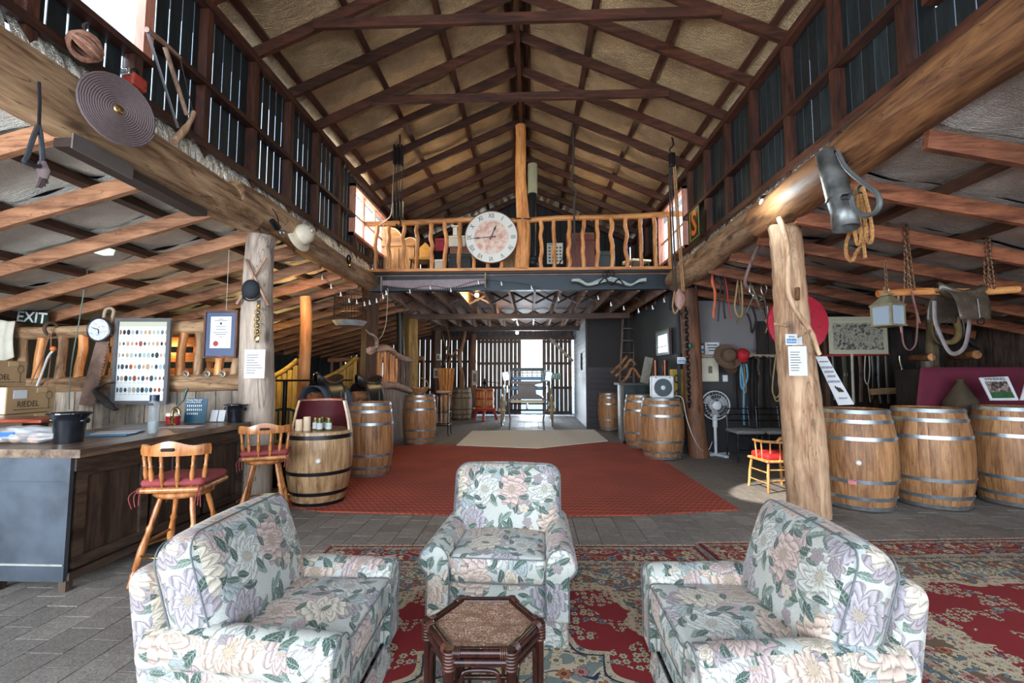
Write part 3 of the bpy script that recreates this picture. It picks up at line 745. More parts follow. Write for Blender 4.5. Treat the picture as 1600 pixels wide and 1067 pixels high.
for k in range(6):
    a = Vector((*HC[k], 0)); b = Vector((*HC[(k+1) % 6], 0)); m = (a+b)/2
    for z, r, ins in ((Hh, .011, .93), (Hh-.004, .015, 1.0), (Hh-.036, .015, 1.0)):
        MB().cyl(a*ins+Vector((0, 0, z)), b*ins+Vector((0, 0, z)), r, 10).part('rail', BAMB, ht, True)
    # U shaped hoop under each side and the leg at each corner
    pts = []
    i0 = a+(b-a)*.17; i1 = a+(b-a)*.83
    hoop = curve_pts([i0+Vector((0, 0, .02)), i0+Vector((0, 0, .30)), i0+(b-a)*.03+Vector((0, 0, .36)), i0+(b-a)*.12+Vector((0, 0, .385)), i1-(b-a)*.12+Vector((0, 0, .385)), i1-(b-a)*.03+Vector((0, 0, .36)), i1+Vector((0, 0, .30)), i1+Vector((0, 0, .02))], 5)
    MB().tube(hoop, .008, 8).part('hoop', BAMB, ht, True)
    lg = MB().tube([a+Vector((0, 0, z)) for z in (0, .1, .25, Hh+.012)], [.016, .0165, .016, .017], 12).part('leg', BAMB, ht, True)
    MB().cyl(a+Vector((0, 0, .13)), b+Vector((0, 0, .13)), .010, 8).part('stretcher', BAMB, ht, True)
    wr_ = MB()
    for j in range(6): wr_.torus(a*1.0+Vector((0, 0, Hh-.055+.011*j)), .0205, .0045, n=14, m=6)
    for q in (a+(b-a)*.12, b-(b-a)*.12):
        m2 = MB()
        for j in range(4): m2.torus(q+(b-a).normalized()*(.007*j-.01)+Vector((0, 0, Hh-.004)), .017, .003, axis=(b-a), n=12, m=5)
        m2.part('wrapping', wood('cane_binding', (.035, .011, .008), (.11, .036, .02), 'z', .35), ht, True)
    wr_.part('wrapping', wood('cane_binding', (.035, .011, .008), (.11, .036, .02), 'z', .35), ht, True)

# ------------------------------------------------------------------ rugs
def mat_persian():
    n = NT('persian_rug_pile', .95); o = n.obj(); s = n.sep(o)
    W_ = n.node('ShaderNodeAttribute', attribute_type='OBJECT', attribute_name='half_w').outputs['Fac']; L_ = n.node('ShaderNodeAttribute', attribute_type='OBJECT', attribute_name='half_l').outputs['Fac']
    ax = n.math('ABSOLUTE', s[0]); ay = n.math('ABSOLUTE', s[1])
    e = n.math('MINIMUM', n.math('SUBTRACT', W_, ax), n.math('SUBTRACT', L_, ay))
    fold = n.comb(ax, ay, 0)
    RED, NAVY, CREAM, BLUE, RUST, PNK = (.26, .012, .016), (.012, .020, .055), (.56, .47, .32), (.16, .22, .25), (.40, .13, .06), (.45, .20, .18)
    def motif(vec, scale, pet=5, R=.42):
        v = n.vm('SCALE', vec, scale); vo = n.vor(v, 1, rnd=.5, dim='2D'); d = n.sep(n.vm('SUBTRACT', v, vo.outputs['Position'])); c = n.sep(vo.outputs['Color'])
        r = n.math('SQRT', n.math('ADD', n.math('MULTIPLY', d[0], d[0]), n.math('MULTIPLY', d[1], d[1])))
        a = n.math('ADD', n.math('ARCTAN2', d[1], d[0]), n.math('MULTIPLY', c[0], 6))
        p = n.math('ADD', .6, n.math('MULTIPLY', n.math('ABSOLUTE', n.math('COSINE', n.math('MULTIPLY', a, pet/2))), .4))
        q = n.math('DIVIDE', r, n.math('MULTIPLY', p, R)); return q, c
    def motif_col(base, vec, scale, tones, pet=5, R=.42, thr=-1):
        q, c = motif(vec, scale, pet, R)
        col = n.ramp(c[2], tones, 'CONSTANT')
        inner = n.ramp(q, [(0, (.5, .4, .2)), (.22, NAVY), (.36, (1, 1, 1)), (.8, (1, 1, 1)), (.9, (.1, .08, .1))], 'CONSTANT')
        col = n.mix(1, col, inner, 'MULTIPLY')
        m = n.math('MULTIPLY', n.math('LESS_THAN', q, 1), n.math('GREATER_THAN', c[1], thr))
        return n.mix(m, base, col)
    def vines(base, vec, scale, c, w_=.035):
        v = n.noise(vec, scale, 1, .3, 1.2); m = n.math('LESS_THAN', n.math('ABSOLUTE', n.math('SUBTRACT', n.math('FRACT', n.math('MULTIPLY', v, 6)), .5)), w_*2)
        return n.mix(m, base, c)
    TN = [(0, CREAM), (.3, PNK), (.45, BLUE), (.6, CREAM), (.8, RUST)]
    # field
    reg = n.math('ADD', e, n.math('MULTIPLY', n.math('SUBTRACT', n.noise(fold, 3.2, 3, .6), .5), .55))
    field = vines(RED, fold, 1.6, CREAM, .012)
    clump = n.noise(fold, 3.6, 2, .5)
    spray = motif_col(RED, fold, 20, [(0, CREAM), (.6, (.50, .42, .30)), (.85, BLUE)], 6, .50)
    field = n.mix(n.math('GREATER_THAN', clump, .545), RED, spray)
    field = n.mix(n.math('GREATER_THAN', n.noise(n.vm('ADD', fold, (5, 3, 0)), 3.1, 2), .61), field, motif_col(RED, fold, 27, [(0, CREAM), (.5, CREAM)], 5, .48))
    outer = motif_col(vines((.16, .10, .06), fold, 3.2, CREAM, .09), fold, 12, TN, 6, .48)
    outer = n.mix(n.math('GREATER_THAN', n.noise(fold, 2.3, 1), .52), outer, motif_col(vines((.12, .16, .17), fold, 4, CREAM, .06), fold, 14, TN, 5, .45))
    col = n.mix(n.math('GREATER_THAN', reg, .80), outer, field)
    col = n.mix(n.math('LESS_THAN', n.math('ABSOLUTE', n.math('SUBTRACT', reg, .78)), .045), col, motif_col(CREAM, fold, 26, [(0, CREAM), (.7, PNK)], 5))
    # medallion
    mr = n.math('SQRT', n.math('ADD', n.math('POWER', n.math('DIVIDE', s[0], .60), 2), n.math('POWER', n.math('DIVIDE', s[1], .78), 2)))
    ma = n.math('ARCTAN2', s[1], s[0])
    mr = n.math('ADD', mr, n.math('MULTIPLY', n.math('ABSOLUTE', n.math('SINE', n.math('MULTIPLY', ma, 8))), .13))
    med = motif_col(vines(vines((.20, .24, .22), fold, 3, CREAM, .12), fold, 1.9, NAVY, .02), fold, 10, TN, 7, .42)
    col = n.mix(n.math('LESS_THAN', mr, 1.03), col, motif_col(CREAM, fold, 18, [(0, CREAM), (.7, BLUE)], 5)); col = n.mix(n.math('LESS_THAN', mr, .97), col, NAVY); col = n.mix(n.math('LESS_THAN', mr, .95), col, med)
    # borders
    ex = n.math('MULTIPLY', e, 1/.62)
    bands = n.ramp(ex, [(0, (.20, .008, .012)), (.035, NAVY), (.05, (.34, .26, .18)), (.12, NAVY), (.135, (.22, .02, .02)), (.47, NAVY), (.49, (.36, .29, .2)), (.57, (.10, .12, .13)), (.65, (.36, .29, .2)), (.72, NAVY)], 'CONSTANT')
    bm = motif_col(bands, fold, 24, TN, 5, .46)
    bm2 = motif_col(vines(bands, fold, 5, CREAM, .05), fold, 9.5, [(0, PNK), (.3, BLUE), (.5, RUST), (.7, CREAM)], 8, .42)
    wide = n.math('MULTIPLY', n.math('GREATER_THAN', ex, .15), n.math('LESS_THAN', ex, .46))
    b2 = n.mix(wide, bm, bm2); b2 = n.mix(n.math('LESS_THAN', ex, .035), b2, bands)
    inb = n.math('LESS_THAN', ex, .74)
    col = n.mix(inb, col, b2)
    f = n.noise(o, 260, 2, .6); big = n.noise(o, 1.5, 3)
    col = n.mix(.35, col, n.ramp(f, [(.25, (.1, .1, .1)), (.75, (.8, .8, .8))]), 'OVERLAY'); col = n.mix(n.ramp(big, [(.35, .3), (.6, 0)]), col, n.mix(1, col, (.6, .6, .6), 'MULTIPLY'))
    n.set('Base Color', col); n.bump(f, .6, .004); return n.m
PERS = mat_persian()
def rug(label, cx, cy, w_, l_, rz, mat, name='persian_rug', th=.008, fringe=True, group=None, z=0):
    t = thing(name, label, 'rug', (cx, cy, z), rz)
    def fn(u, v): return ((u-.5)*w_, (v-.5)*l_, th+.0015*math.sin(9*u+5)*math.sin(11*v))
    m = MB().grid(fn, 24, 24); hx, hy = w_/2, l_/2
    m.add([(-hx, -hy, 0), (hx, -hy, 0), (hx, hy, 0), (-hx, hy, 0), (-hx, -hy, th), (hx, -hy, th), (hx, hy, th), (-hx, hy, th)], [(0, 1, 5, 4), (1, 2, 6, 5), (2, 3, 7, 6), (3, 0, 4, 7)])
    o = m.part('pile', mat, t); o['half_w'] = hx; o['half_l'] = hy
    if fringe:
        fr = MB(); rr = random.Random(4)
        for sgn in (-1, 1):
            k = -hx
            while k < hx:
                j = rr.uniform(-.012, .012); fr.bar((k, sgn*hy, .005), (k+j, sgn*(hy+rr.uniform(.02, .045)), .003), .009, .004); k += .011
        meta(fr.part('fringe', plain('cream_cotton_fringe', (.62, .56, .44), .9, 0, .1), t), kind='stuff')
    return t
ra = at(527, 857, Z=0)
rug('red persian rug with medallion under the three floral armchairs', -.075, 1.98, 3.02, 3.9, math.radians(2.4), PERS)
rug('second red persian rug lying to the right of the armchairs', 3.35, 2.25, 3.6, 3.9, math.radians(4.5), PERS, z=.001)
def mat_redcarpet():
    n = NT('terracotta_patterned_carpet', .95); o = n.obj(); s = n.sep(o)
    u = n.math('MULTIPLY', s[0], 14.0); v = n.math('MULTIPLY', s[1], 9.0)
    zig = n.math('FRACT', n.math('ADD', v, n.math('MULTIPLY', n.math('PINGPONG', u, .5), 1.0)))
    c = n.ramp(zig, [(.0, (.16, .022, .012)), (.35, (.40, .070, .036)), (.75, (.46, .09, .045)), (1, (.18, .024, .015))])
    f = n.noise(o, 180, 2); c = n.mix(.3, c, n.ramp(f, [(.3, (.1, .1, .1)), (.7, (.8, .8, .8))]), 'OVERLAY')
    big = n.noise(o, 1.2, 4); c = n.mix(n.ramp(big, [(.4, .35), (.6, 0)]), c, (.14, .03, .02))
    n.set('Base Color', c); n.bump(n.math('ADD', zig, f), .4, .006); return n.m
rc = thing('red_carpet', 'large terracotta red carpet with small woven chevrons in the middle of the floor', 'carpet', (0, 0, 0))
cpts = [at(560-145, 787, Z=0), at(500, 800, Z=0), at(800, 808, Z=0), at(1000, 806, Z=0), at(1155, 797, Z=0), at(1047, 727, Z=0), at(982, 692, Z=0), at(760, 694, Z=0), at(560, 698, Z=0)]
MB().prism([(p.x, p.y) for p in cpts], .012, c=(0, 0, .006)).part('pile', mat_redcarpet(), rc)
rw = thing('white_mat', 'large pale whitish mat on the floor in front of the carriage', 'mat', (0, 0, 0))
wp = [at(713, 697, Z=0), at(840, 701.5, Z=0), at(950, 690, Z=0), at(928, 672, Z=0), at(738, 674, Z=0)]
wp = [Vector((p.x, p.y+.0, 0)) for p in wp]
MB().prism([(p.x, p.y) for p in wp], .010, c=(0, 0, .014)).part('pile', plain('pale_sisal_mat', (.82, .80, .75), .9, 0, .12, 30), rw)

# ------------------------------------------------------------------ barrels
OAK = wood('oak_barrel_stave', (.28, .125, .048), (.50, .26, .115), 'z', .5, .8, .06, .25, .35)
OAKD = wood('old_dark_stave', (.16, .11, .07), (.34, .25, .16), 'z', .65, .8, .12, .3, .5)
OAKS = wood('varnished_wine_stained_stave', (.34, .19, .09), (.58, .38, .20), 'z', .28, .8, .06, .15, .4)
GALV = plain('galvanised_hoop', (.42, .50, .56), .38, .85, .25, 16)
BLK = plain('black_iron_hoop', (.015, .015, .018), .4, .5, .2, 16)
RUSTY = plain('rusty_iron_hoop', (.12, .09, .07), .6, .6, .3, 16)
def bprof(z, H, R, r0): t = 2*z/H-1; return r0+(R-r0)*(1-abs(t)**2.0)
SM = {}
NS = 26
def barrel(label, x, y, H=1.0, R=.355, r0=.285, oak=None, hoops=None, rz=0, cut=None, hz=(.02, .13, .34), z0=.0125, group='oak wine barrels', name='wine_barrel'):
    oak = oak or OAK; hoops = hoops or GALV
    t = thing(name, label, 'barrel', (x, y, z0), rz, group)
    def stave(za, zb, key):
        if key not in SM:
            m = MB(); a = PI/NS-.0015; n = 9; vs = []
            for i in range(n+1):
                z = za+(zb-za)*i/n; r = bprof(z, H, R, r0)
                for aa, rr in ((-a, r-.0015), (-a*.8, r), (0, r+.001), (a*.8, r), (a, r-.0015)): vs.append((rr*math.cos(aa), rr*math.sin(aa), z))
            fs = [(i*5+k, i*5+k+1, i*5+5+k+1, i*5+5+k) for i in range(n) for k in range(4)]
            vs2 = []
            for i in range(n+1):
                z = za+(zb-za)*i/n; r = bprof(z, H, R, r0)-.025
                for aa in (-a, a): vs2.append((r*math.cos(aa), r*math.sin(aa), z))
            o = len(vs); vs += vs2
            for i in range(n): fs += [(i*5, i*5+5, o+i*2+2, o+i*2), (i*5+4, o+i*2+1, o+i*2+3, i*5+9), (o+i*2, o+i*2+2, o+i*2+3, o+i*2+1)]
            fs += [(n*5, n*5+1, n*5+2, n*5+3, n*5+4, o+n*2+1, o+n*2), (4, 3, 2, 1, 0, o, o+1)]
            SM[key] = m.add(vs, fs).mesh('stave', oak)
        return SM[key]
    for k in range(NS):
        ang = 2*PI*(k+.5)/NS
        if cut:
            back = math.sin(ang+rz) > -.05
            inst('stave', stave(0, H if back else cut, (oak.name, H, R, r0, H if back else cut)), t, rot=(0, 0, ang))
        else: inst('stave', stave(0, H, (oak.name, H, R, r0, H)), t, rot=(0, 0, ang))
    zt = cut if cut else H
    rr = bprof(zt, H, R, r0)
    hd = MB().lathe([(0, zt-.02 if not cut else zt+.004), (rr-.02, zt-.02 if not cut else zt+.004), (rr-.02, zt-.06)], 32)
    hd.part('head', oak if not cut else oak, t)
    MB().lathe([(0, .03), (bprof(.03, H, R, r0)-.02, .03)], 24).part('head', oak, t)
    bands = []
    for q in hz: bands += [(q*H, 1), ((1-q)*H, -1)]
    for z, sg in bands:
        w_ = .038; za = z if sg > 0 else z-w_
        if cut and za > cut-.08: continue
        r1, r2 = bprof(za, H, R, r0)+.004, bprof(za+w_, H, R, r0)+.004
        hp = MB().lathe([(r1, za), (r2, za+w_), (r2-.004, za+w_), (r1-.004, za), (r1, za)], 40).part('hoop', hoops, t, True)
    if cut:
        za = cut-.075; r1, r2 = bprof(za, H, R, r0)+.004, bprof(za+.045, H, R, r0)+.004
        MB().lathe([(r1, za), (r2, za+.045), (r2-.004, za+.045), (r1-.004, za), (r1, za)], 40).part('hoop', hoops, t, True)
    else:
        for z, sg in bands:
            za = z if sg > 0 else z-.042; zm = za+.021; r = bprof(zm, H, R, r0)+.006
            for da in (0, .09):
                a = -PI/2-rz+.9+da*1; 
                MB().ball((r*math.cos(a-.0), r*math.sin(a-.0), zm), .006, 6, 4).part('rivet', hoops, t)
    return t
def bpos(px, py, back): p = at(px, py, Z=0); d = Vector((p.x, p.y, 0)).normalized(); return p.x+d.x*back, p.y+d.y*back
HZ4 = (.004, .10, .27)
b1 = barrel('oak barrel behind the right trunk post with a white bung on its side', *bpos(1342, 800, .33), 1.04, .375, .31, hz=HZ4)
b2 = barrel('middle oak barrel of the three on the right, with a grey sack behind it', *bpos(1458, 797, .33), 1.05, .375, .31, rz=.4, hz=HZ4)
b3 = barrel('oak barrel at the right edge of the picture carrying the magazines', *bpos(1592, 795, .33), 1.06, .37, .31, rz=1.0, hz=HZ4)
b4 = barrel('oak barrel carrying the square white box fan', *bpos(1035, 720, .30), 1.02, .37, .295, rz=.8, hz=HZ4)
b5 = barrel('oak barrel half hidden behind the barrel with the box fan', *bpos(1003, 702, .28), 1.02, .34, .28, rz=.2, hz=HZ4)
b6 = barrel('small oak barrel between the dark weatherboards and the safe', *bpos(953, 674, .25), .95, .30, .25, rz=.2, hz=HZ4)
b7 = barrel('oak barrel with a wicker basket on top in front of the rustic gate', *bpos(655, 696, .28), 1.0, .345, .30, rz=.5, hz=HZ4)
b8 = barrel('tall oak barrel beside the cut-down barrel in front of the saddle', *bpos(576, 748, .30), 1.02, .335, .285, rz=.3, hz=HZ4)
b9 = barrel('old grey-brown barrel standing in the back left of the red fruit press', *bpos(720, 656, .25), 1.0, .36, .31, oak=OAKD, hoops=RUSTY, group=None, hz=(.004, .14, .30))
b10 = barrel('cut-down varnished barrel with black hoops used as a table with olive jars', *bpos(497, 797, .34), 1.12, .355, .27, oak=OAKS, hoops=BLK, cut=.79, group=None, hz=(.004, .105, .30))
# wine red inside of the cut barrel back
m = MB(); H_, R_, r_ = 1.12, .355, .27
def fn(u, v): a = PI*(-.0+u*1.0); z = .80+.31*v; r = bprof(z, H_, R_, r_)-.036; return (r*math.cos(a), r*math.sin(a), z)
m.grid(fn, 48, 6).part('inner_face', plain('wine_red_stain', (.09, .012, .018), .5, 0, .3, 6), b10)
m = MB(); rr_ = bprof(H_, H_, R_, r_)
m.lathe([(rr_-.028, H_+.001), (rr_+.003, H_+.001), (rr_+.003, H_+.012), (rr_-.028, H_+.012), (rr_-.028, H_+.001)], 20, a0=0, a1=PI).part('red_rim', plain('red_painted_rim', (.30, .05, .03), .4, 0, .2), b10)
BUNG = plain('pale_bung', (.75, .72, .66), .5, 0, .1)
def bung(b, dirpx, z, R, label=None, r=.03):
    a = math.atan2(dirpx[1]-b.location.y, dirpx[0]-b.location.x)-b.rotation_euler.z
    d = Vector((math.cos(a), math.sin(a), 0)); c = d*R+Vector((0, 0, z)); MB().tube([c-d*.01, c+d*.02, c+d*.03], [r, r*.9, r*.5], 14).part('bung', BUNG, b, True)
bung(b1, (.3, -.1), .50, .375); bung(b10, (-.2, 0), .50, .353)
MB().box((0, 0, 0), (.07, .002, .04)).part('sticker', plain('red_white_sticker', (.7, .2, .2), .5, 0, .3, 60), b1, loc=(-.33*.78, -.36*.86, .295), rot=(0, 0, -.55))
# ------------------------------------------------------------------ bar counter
CT = .93
DKOAK = lambda ax: wood('dark_bar_timber', (.030, .018, .013), (.085, .055, .038), ax, .45, .8, .15, .3)
TOPW = wood('worn_bar_top', (.10, .065, .045), (.27, .19, .13), 'y', .35, .6, .1, .2)
STEEL = plain('blue_grey_sheet_metal', (.085, .105, .135), .42, .55, .3, 3.5)
PIGM = plain('dark_rivet', (.06, .06, .07), .4, .7, 0)
bar = thing('bar_counter', 'long dark timber bar counter with a grey metal clad end and worn top', 'counter', (0, 0, 0))
x0, x1, y0, y1 = -4.0, -3.05, 3.0, 4.79
MB().box(((x0+x1)/2+.02, (y0+y1)/2, CT-.03), (x1-x0+.10, y1-y0+.06, .055)).part('top', TOPW, bar)
MB().box((x1-.005, (y0+y1)/2, CT-.10), (.05, y1-y0, .10)).part('apron', DKOAK('y'), bar)
for k, (ya, yb) in enumerate(((3.04, 3.62), (3.68, 4.22), (4.28, 4.82))):
    pn = MB().box((x1-.03, (ya+yb)/2, .46), (.02, yb-ya, .62)).part('panel', DKOAK('z'), bar)
    m = MB()
    for z in (.17, .77): m.box((x1-.012, (ya+yb)/2, z), (.03, yb-ya, .07))
    for y in (ya+.03, yb-.03): m.box((x1-.012, y, .47), (.029, .07, .66))
    m.part('panel_frame', DKOAK('y'), bar)
MB().box(((x0+x1)/2, (y0+y1)/2, .46), (x1-x0-.1, y1-y0-.1, .75)).part('carcass', DKOAK('z'), bar)
MB().box((x1-.0, (y0+y1)/2, .10), (.04, y1-y0, .05)).part('kick_moulding', DKOAK('y'), bar)
e1 = MB().box(((x0+x1)/2-.2, y0-.012, .80), (x1-x0+.4, .012, .17)).part('upper_sheet', STEEL, bar)
e2 = MB().rbox(((x0+x1)/2-.2, y0-.012, .45), (x1-x0+.4, .012, .54), .004, 2).part('lower_sheet', STEEL, bar)
MB().box(((x0+x1)/2-.2, y0-.022, .185), (x1-x0+.4, .02, .012)).part('edge_lip', plain('worn_bright_edge', (.5, .55, .52), .4, .6, .2, 20), bar)
MB().box(((x0+x1)/2-.2, y0-.005, .125), (x1-x0+.4, .03, .10)).part('bottom_rail', STEEL, bar)
MB().box((x1-.012, y0-.012, .50), (.035, .028, .78)).part('corner_angle', STEEL, bar)
for px, py in ((109, 717), (104, 744), (98, 897), (100, 800)):
    p = at(px, py, Y=y0-.02); MB().ball((p.x, y0-.020, p.z), .010, 8, 5, (1, .6, 1)).part('rivet', PIGM, bar, True)
for (x, y) in ((x1-.03, y0+.03), (x0, y0+.03), (x1-.03, y1-.05), (x0, y1-.05), (-3.55, y0+.04)): MB().box((x, y, .05), (.05, .05, .10)).part('foot', DKOAK('z'), bar)
MB().box((x0-.25, y0+.0, .5), (.5, .02, .7)).part('side_return', STEEL, bar)
# bracket with hook hanging on the front face
hk = thing('wall_hook', 'dark iron hook and rod hanging on the front of the bar', 'hook', (x1+.03, 3.78, .80))
MB().box((0, 0, 0), (.012, .03, .05)).part('plate', BLK, hk); MB().tube([(0, 0, 0), (.03, 0, -.005), (.035, 0, -.2), (.03, -.04, -.42)], .006, 6).part('rod', BLK, hk, True)

GLOSSB = plain('glossy_black_bucket', (.008, .010, .014), .08, 0, 0)
def ct(px, py, z=CT): return at(px, py, Z=z)
def bucket(label, px, py, s):
    p = ct(px, py); t = thing('wine_bucket', label, 'bucket', (p.x, p.y, CT), 0)
    H, R = .235*s, .105*s
    MB().lathe([(0, 0), (R*.86, 0), (R*.88, .01), (R*.98, H*.72), (R*1.04, H*.84), (R*1.25, H*.93), (R*1.38, H*.97), (R*1.38, H), (R*1.28, H), (R*1.0, H*.90), (R*.85, .02), (0, .02)], 32).part('body', GLOSSB, t, True)
    for sgn in (-1, 1): MB().tube([(sgn*R*.95, 0, H*.72), (sgn*R*1.15, 0, H*.73), (sgn*R*1.22, 0, H*.73), (sgn*R*1.36, 0, H*.74), (sgn*R*1.42, 0, H*.74), (sgn*R*1.46, 0, H*.74)], [.016*s, .011*s, .012*s, .022*s, .022*s, .012*s], 12).part('handle', GLOSSB, t, True)
    return t
bucket('large glossy black wine bucket with knob handles at the near end of the bar', 107, 691, .92)
bucket('smaller glossy black wine bucket at the far end of the bar beside the trunk post', 367, 659, .78)
# plastic bag with bits inside
p = ct(40, 692); bgm = thing('plastic_bag', 'clear plastic bag of bread rolls with a blue label lying on the bar', 'bag', (-3.62, 3.25, CT))
def fn(u, v):
    a = 2*PI*u; t_ = v; r = .085*math.sin(PI*min(1, .15+t_*1.0))**.5*(1+.10*math.sin(5*a+9*t_)+.06*math.sin(11*a-13*t_)); 
    return (-.25+.58*t_, .13*r/.085*math.cos(a), max(.001, .06+r*.72*math.sin(a)))
MB().grid(fn, 28, 24).part('film', plain('crinkled_clear_film', (.75, .80, .84), .15, 0, 0, alpha=.35), bgm, True)
for k in range(5): MB().ball((-.15+.07*k, .05*(-1)**k, .035), .034, 10, 7, (1.3, .9, .9)).part('bread_roll', plain('pink_brown_bread', (.50, .33, .24), .7, 0, .2), bgm, True)
MB().box((-.07, -.118, .07), (.11, .006, .035)).part('blue_label', plain('blue_label', (.03, .12, .5), .4, 0, 0), bgm)
WHITE = plain('white_paper', (.68, .70, .73), .6, 0, .05, 10)
def paper(label, pxs, col, name='paper_sheet', cat='paper', h=.004, z=CT):
    P = [at(x, y, Z=z+.002) for x, y in pxs]; return MB().prism([(p.x, p.y) for p in P], h, c=(0, 0, z+h/2+.001)).top(name, col, label, cat)
def rect_on(cx, cy, w_, l_, rz, label, col, name='paper_sheet', cat='paper', h=.004, z=CT):
    return MB().box((0, 0, 0), (w_, l_, h)).top(name, col, label, cat, loc=(cx, cy, z+h/2+.001), rot=(0, 0, rz))
rect_on(-3.52, 3.72, .42, .30, .3, 'blue folder lying flat on the bar behind the black bucket', plain('blue_folder', (.05, .22, .38), .4, 0, 0), 'folder', 'folder', .008)
rect_on(-3.48, 3.78, .30, .21, .5, 'white sheets lying on the blue folder on the bar', WHITE, z=CT+.009)
rect_on(-3.30, 4.28, .30, .21, .2, 'pink edged white menu sheet lying on the bar before the red pot', plain('pinkish_sheet', (.7, .55, .55), .6, 0, 0))
CLR = plain('clear_glass', (.5, .58, .62), .04, 0, 0, alpha=.22)
p = ct(231, 674); t = thing('glass_bottle', 'tall clear cylindrical bottle with a dark blue cap on the bar', 'bottle', (p.x+.02, p.y+.03, CT))
MB().lathe([(0, .004), (.042, .004), (.042, .25), (.034, .27), (.034, .28)], 20).part('body', CLR, t, True)
MB().lathe([(.036, .255), (.036, .315), (0, .315)], 20).part('cap', plain('navy_cap', (.01, .02, .05), .4, 0, 0), t, 40)
MB().lathe([(0, .006), (.039, .006), (.039, .20), (0, .20)], 16).part('water', plain('water', (.4, .48, .52), .05, 0, 0, alpha=.15), t, True)
MB().box((0, -.043, .235), (.05, .002, .02)).part('measure_mark', plain('black_print', (.02, .02, .03), .5, 0, 0), t)
p = ct(238, 676); t = thing('tumbler', 'small empty clear glass standing against the tall bottle on the bar', 'glass', (p.x+.04, p.y-.05, CT))
MB().lathe([(0, .008), (.028, .008), (.034, .10), (.037, .10), (.031, 0), (0, 0)], 20).part('body', CLR, t, True)
BRASS = plain('brass', (.62, .42, .16), .25, 1, .2, 20)
p = ct(252, 668); t = thing('beer_tap', 'brass tap with a dark lever behind the bottle on the bar', 'tap', (p.x+.02, p.y+.1, CT))
MB().tube(curve_pts([(0, 0, 0), (0, 0, .12), (.02, 0, .17), (.06, 0, .16), (.07, 0, .12)], 5), .014, 10).part('spout', BRASS, t, True)
MB().lathe([(0, 0), (.04, 0), (.035, .015), (.016, .03), (.018, .07), (.025, .08), (.015, .10)], 16).part('base', BRASS, t, True)
MB().tube([(.02, 0, .17), (.09, .02, .25), (.11, .02, .34), (.13, .02, .36)], [.008, .010, .016, .008], 8).part('lever', plain('dark_green_lever', (.03, .07, .06), .3, 0, 0), t, True)
p = ct(264, 664); t = thing('candle_pot', 'small red pot with white top on the bar between the bottle and the blue leaflet', 'pot', (p.x, p.y+.05, CT))
MB().lathe([(0, 0), (.058, 0), (.062, .085), (.062, .105), (0, .105)], 24).part('body', plain('red_enamel', (.38, .02, .03), .3, 0, 0), t, 40)
MB().lathe([(.063, .085), (.064, .11), (.055, .118), (0, .112)], 24).part('white_top', plain('white_wax', (.8, .76, .7), .5, 0, 0), t, True)
MB().cyl((0, 0, .11), (0, 0, .135), .003, 6).part('wick', BLK, t)
p = ct(303, 661); t = thing('leaflet', 'upright dark blue leaflet with small pale figures standing on the bar', 'leaflet', (p.x, p.y+.02, CT), .05)
MB().box((0, 0, .125), (.22, .006, .25), rot=(-.1, 0, 0)).part('card', plain('petrol_blue_card', (.012, .07, .12), .4, 0, 0), t)
LET = plain('pale_print', (.75, .82, .84), .5, 0, 0)
text('lettering', 'Tasting Glass and\nDecanting Guide', .022, LET, t, (-.09, -.016, .225), (PI/2-.1, 0, 0), align='LEFT')
for j, (z, n_) in enumerate(((.175, 8), (.135, 8), (.095, 6))):
    m = MB()
    for k in range(n_): m.box((-.08+.02*k, -.010-.0*z, z), (.009, .002, .018))
    meta(m.part('printed_figures', LET, t), kind='stuff')
for k in range(5):
    m = MB().box((-.07+.035*k, -.006, .045), (.012, .002, .04)).part('printed_bottle', plain('green_print', (.2, .55, .4), .5, 0, 0), t)
for k, (px, py) in enumerate(((329, 660), (341, 660))):
    p = ct(px, py); rect = MB().box((0, 0, .065), (.07, .004, .12), rot=(-.25, 0, 0)).top('card', WHITE, ['white note card propped up at the left beside the blue leaflet', 'white note card propped up beside the small black bucket'][k], 'card', loc=(p.x, p.y+.05, CT))
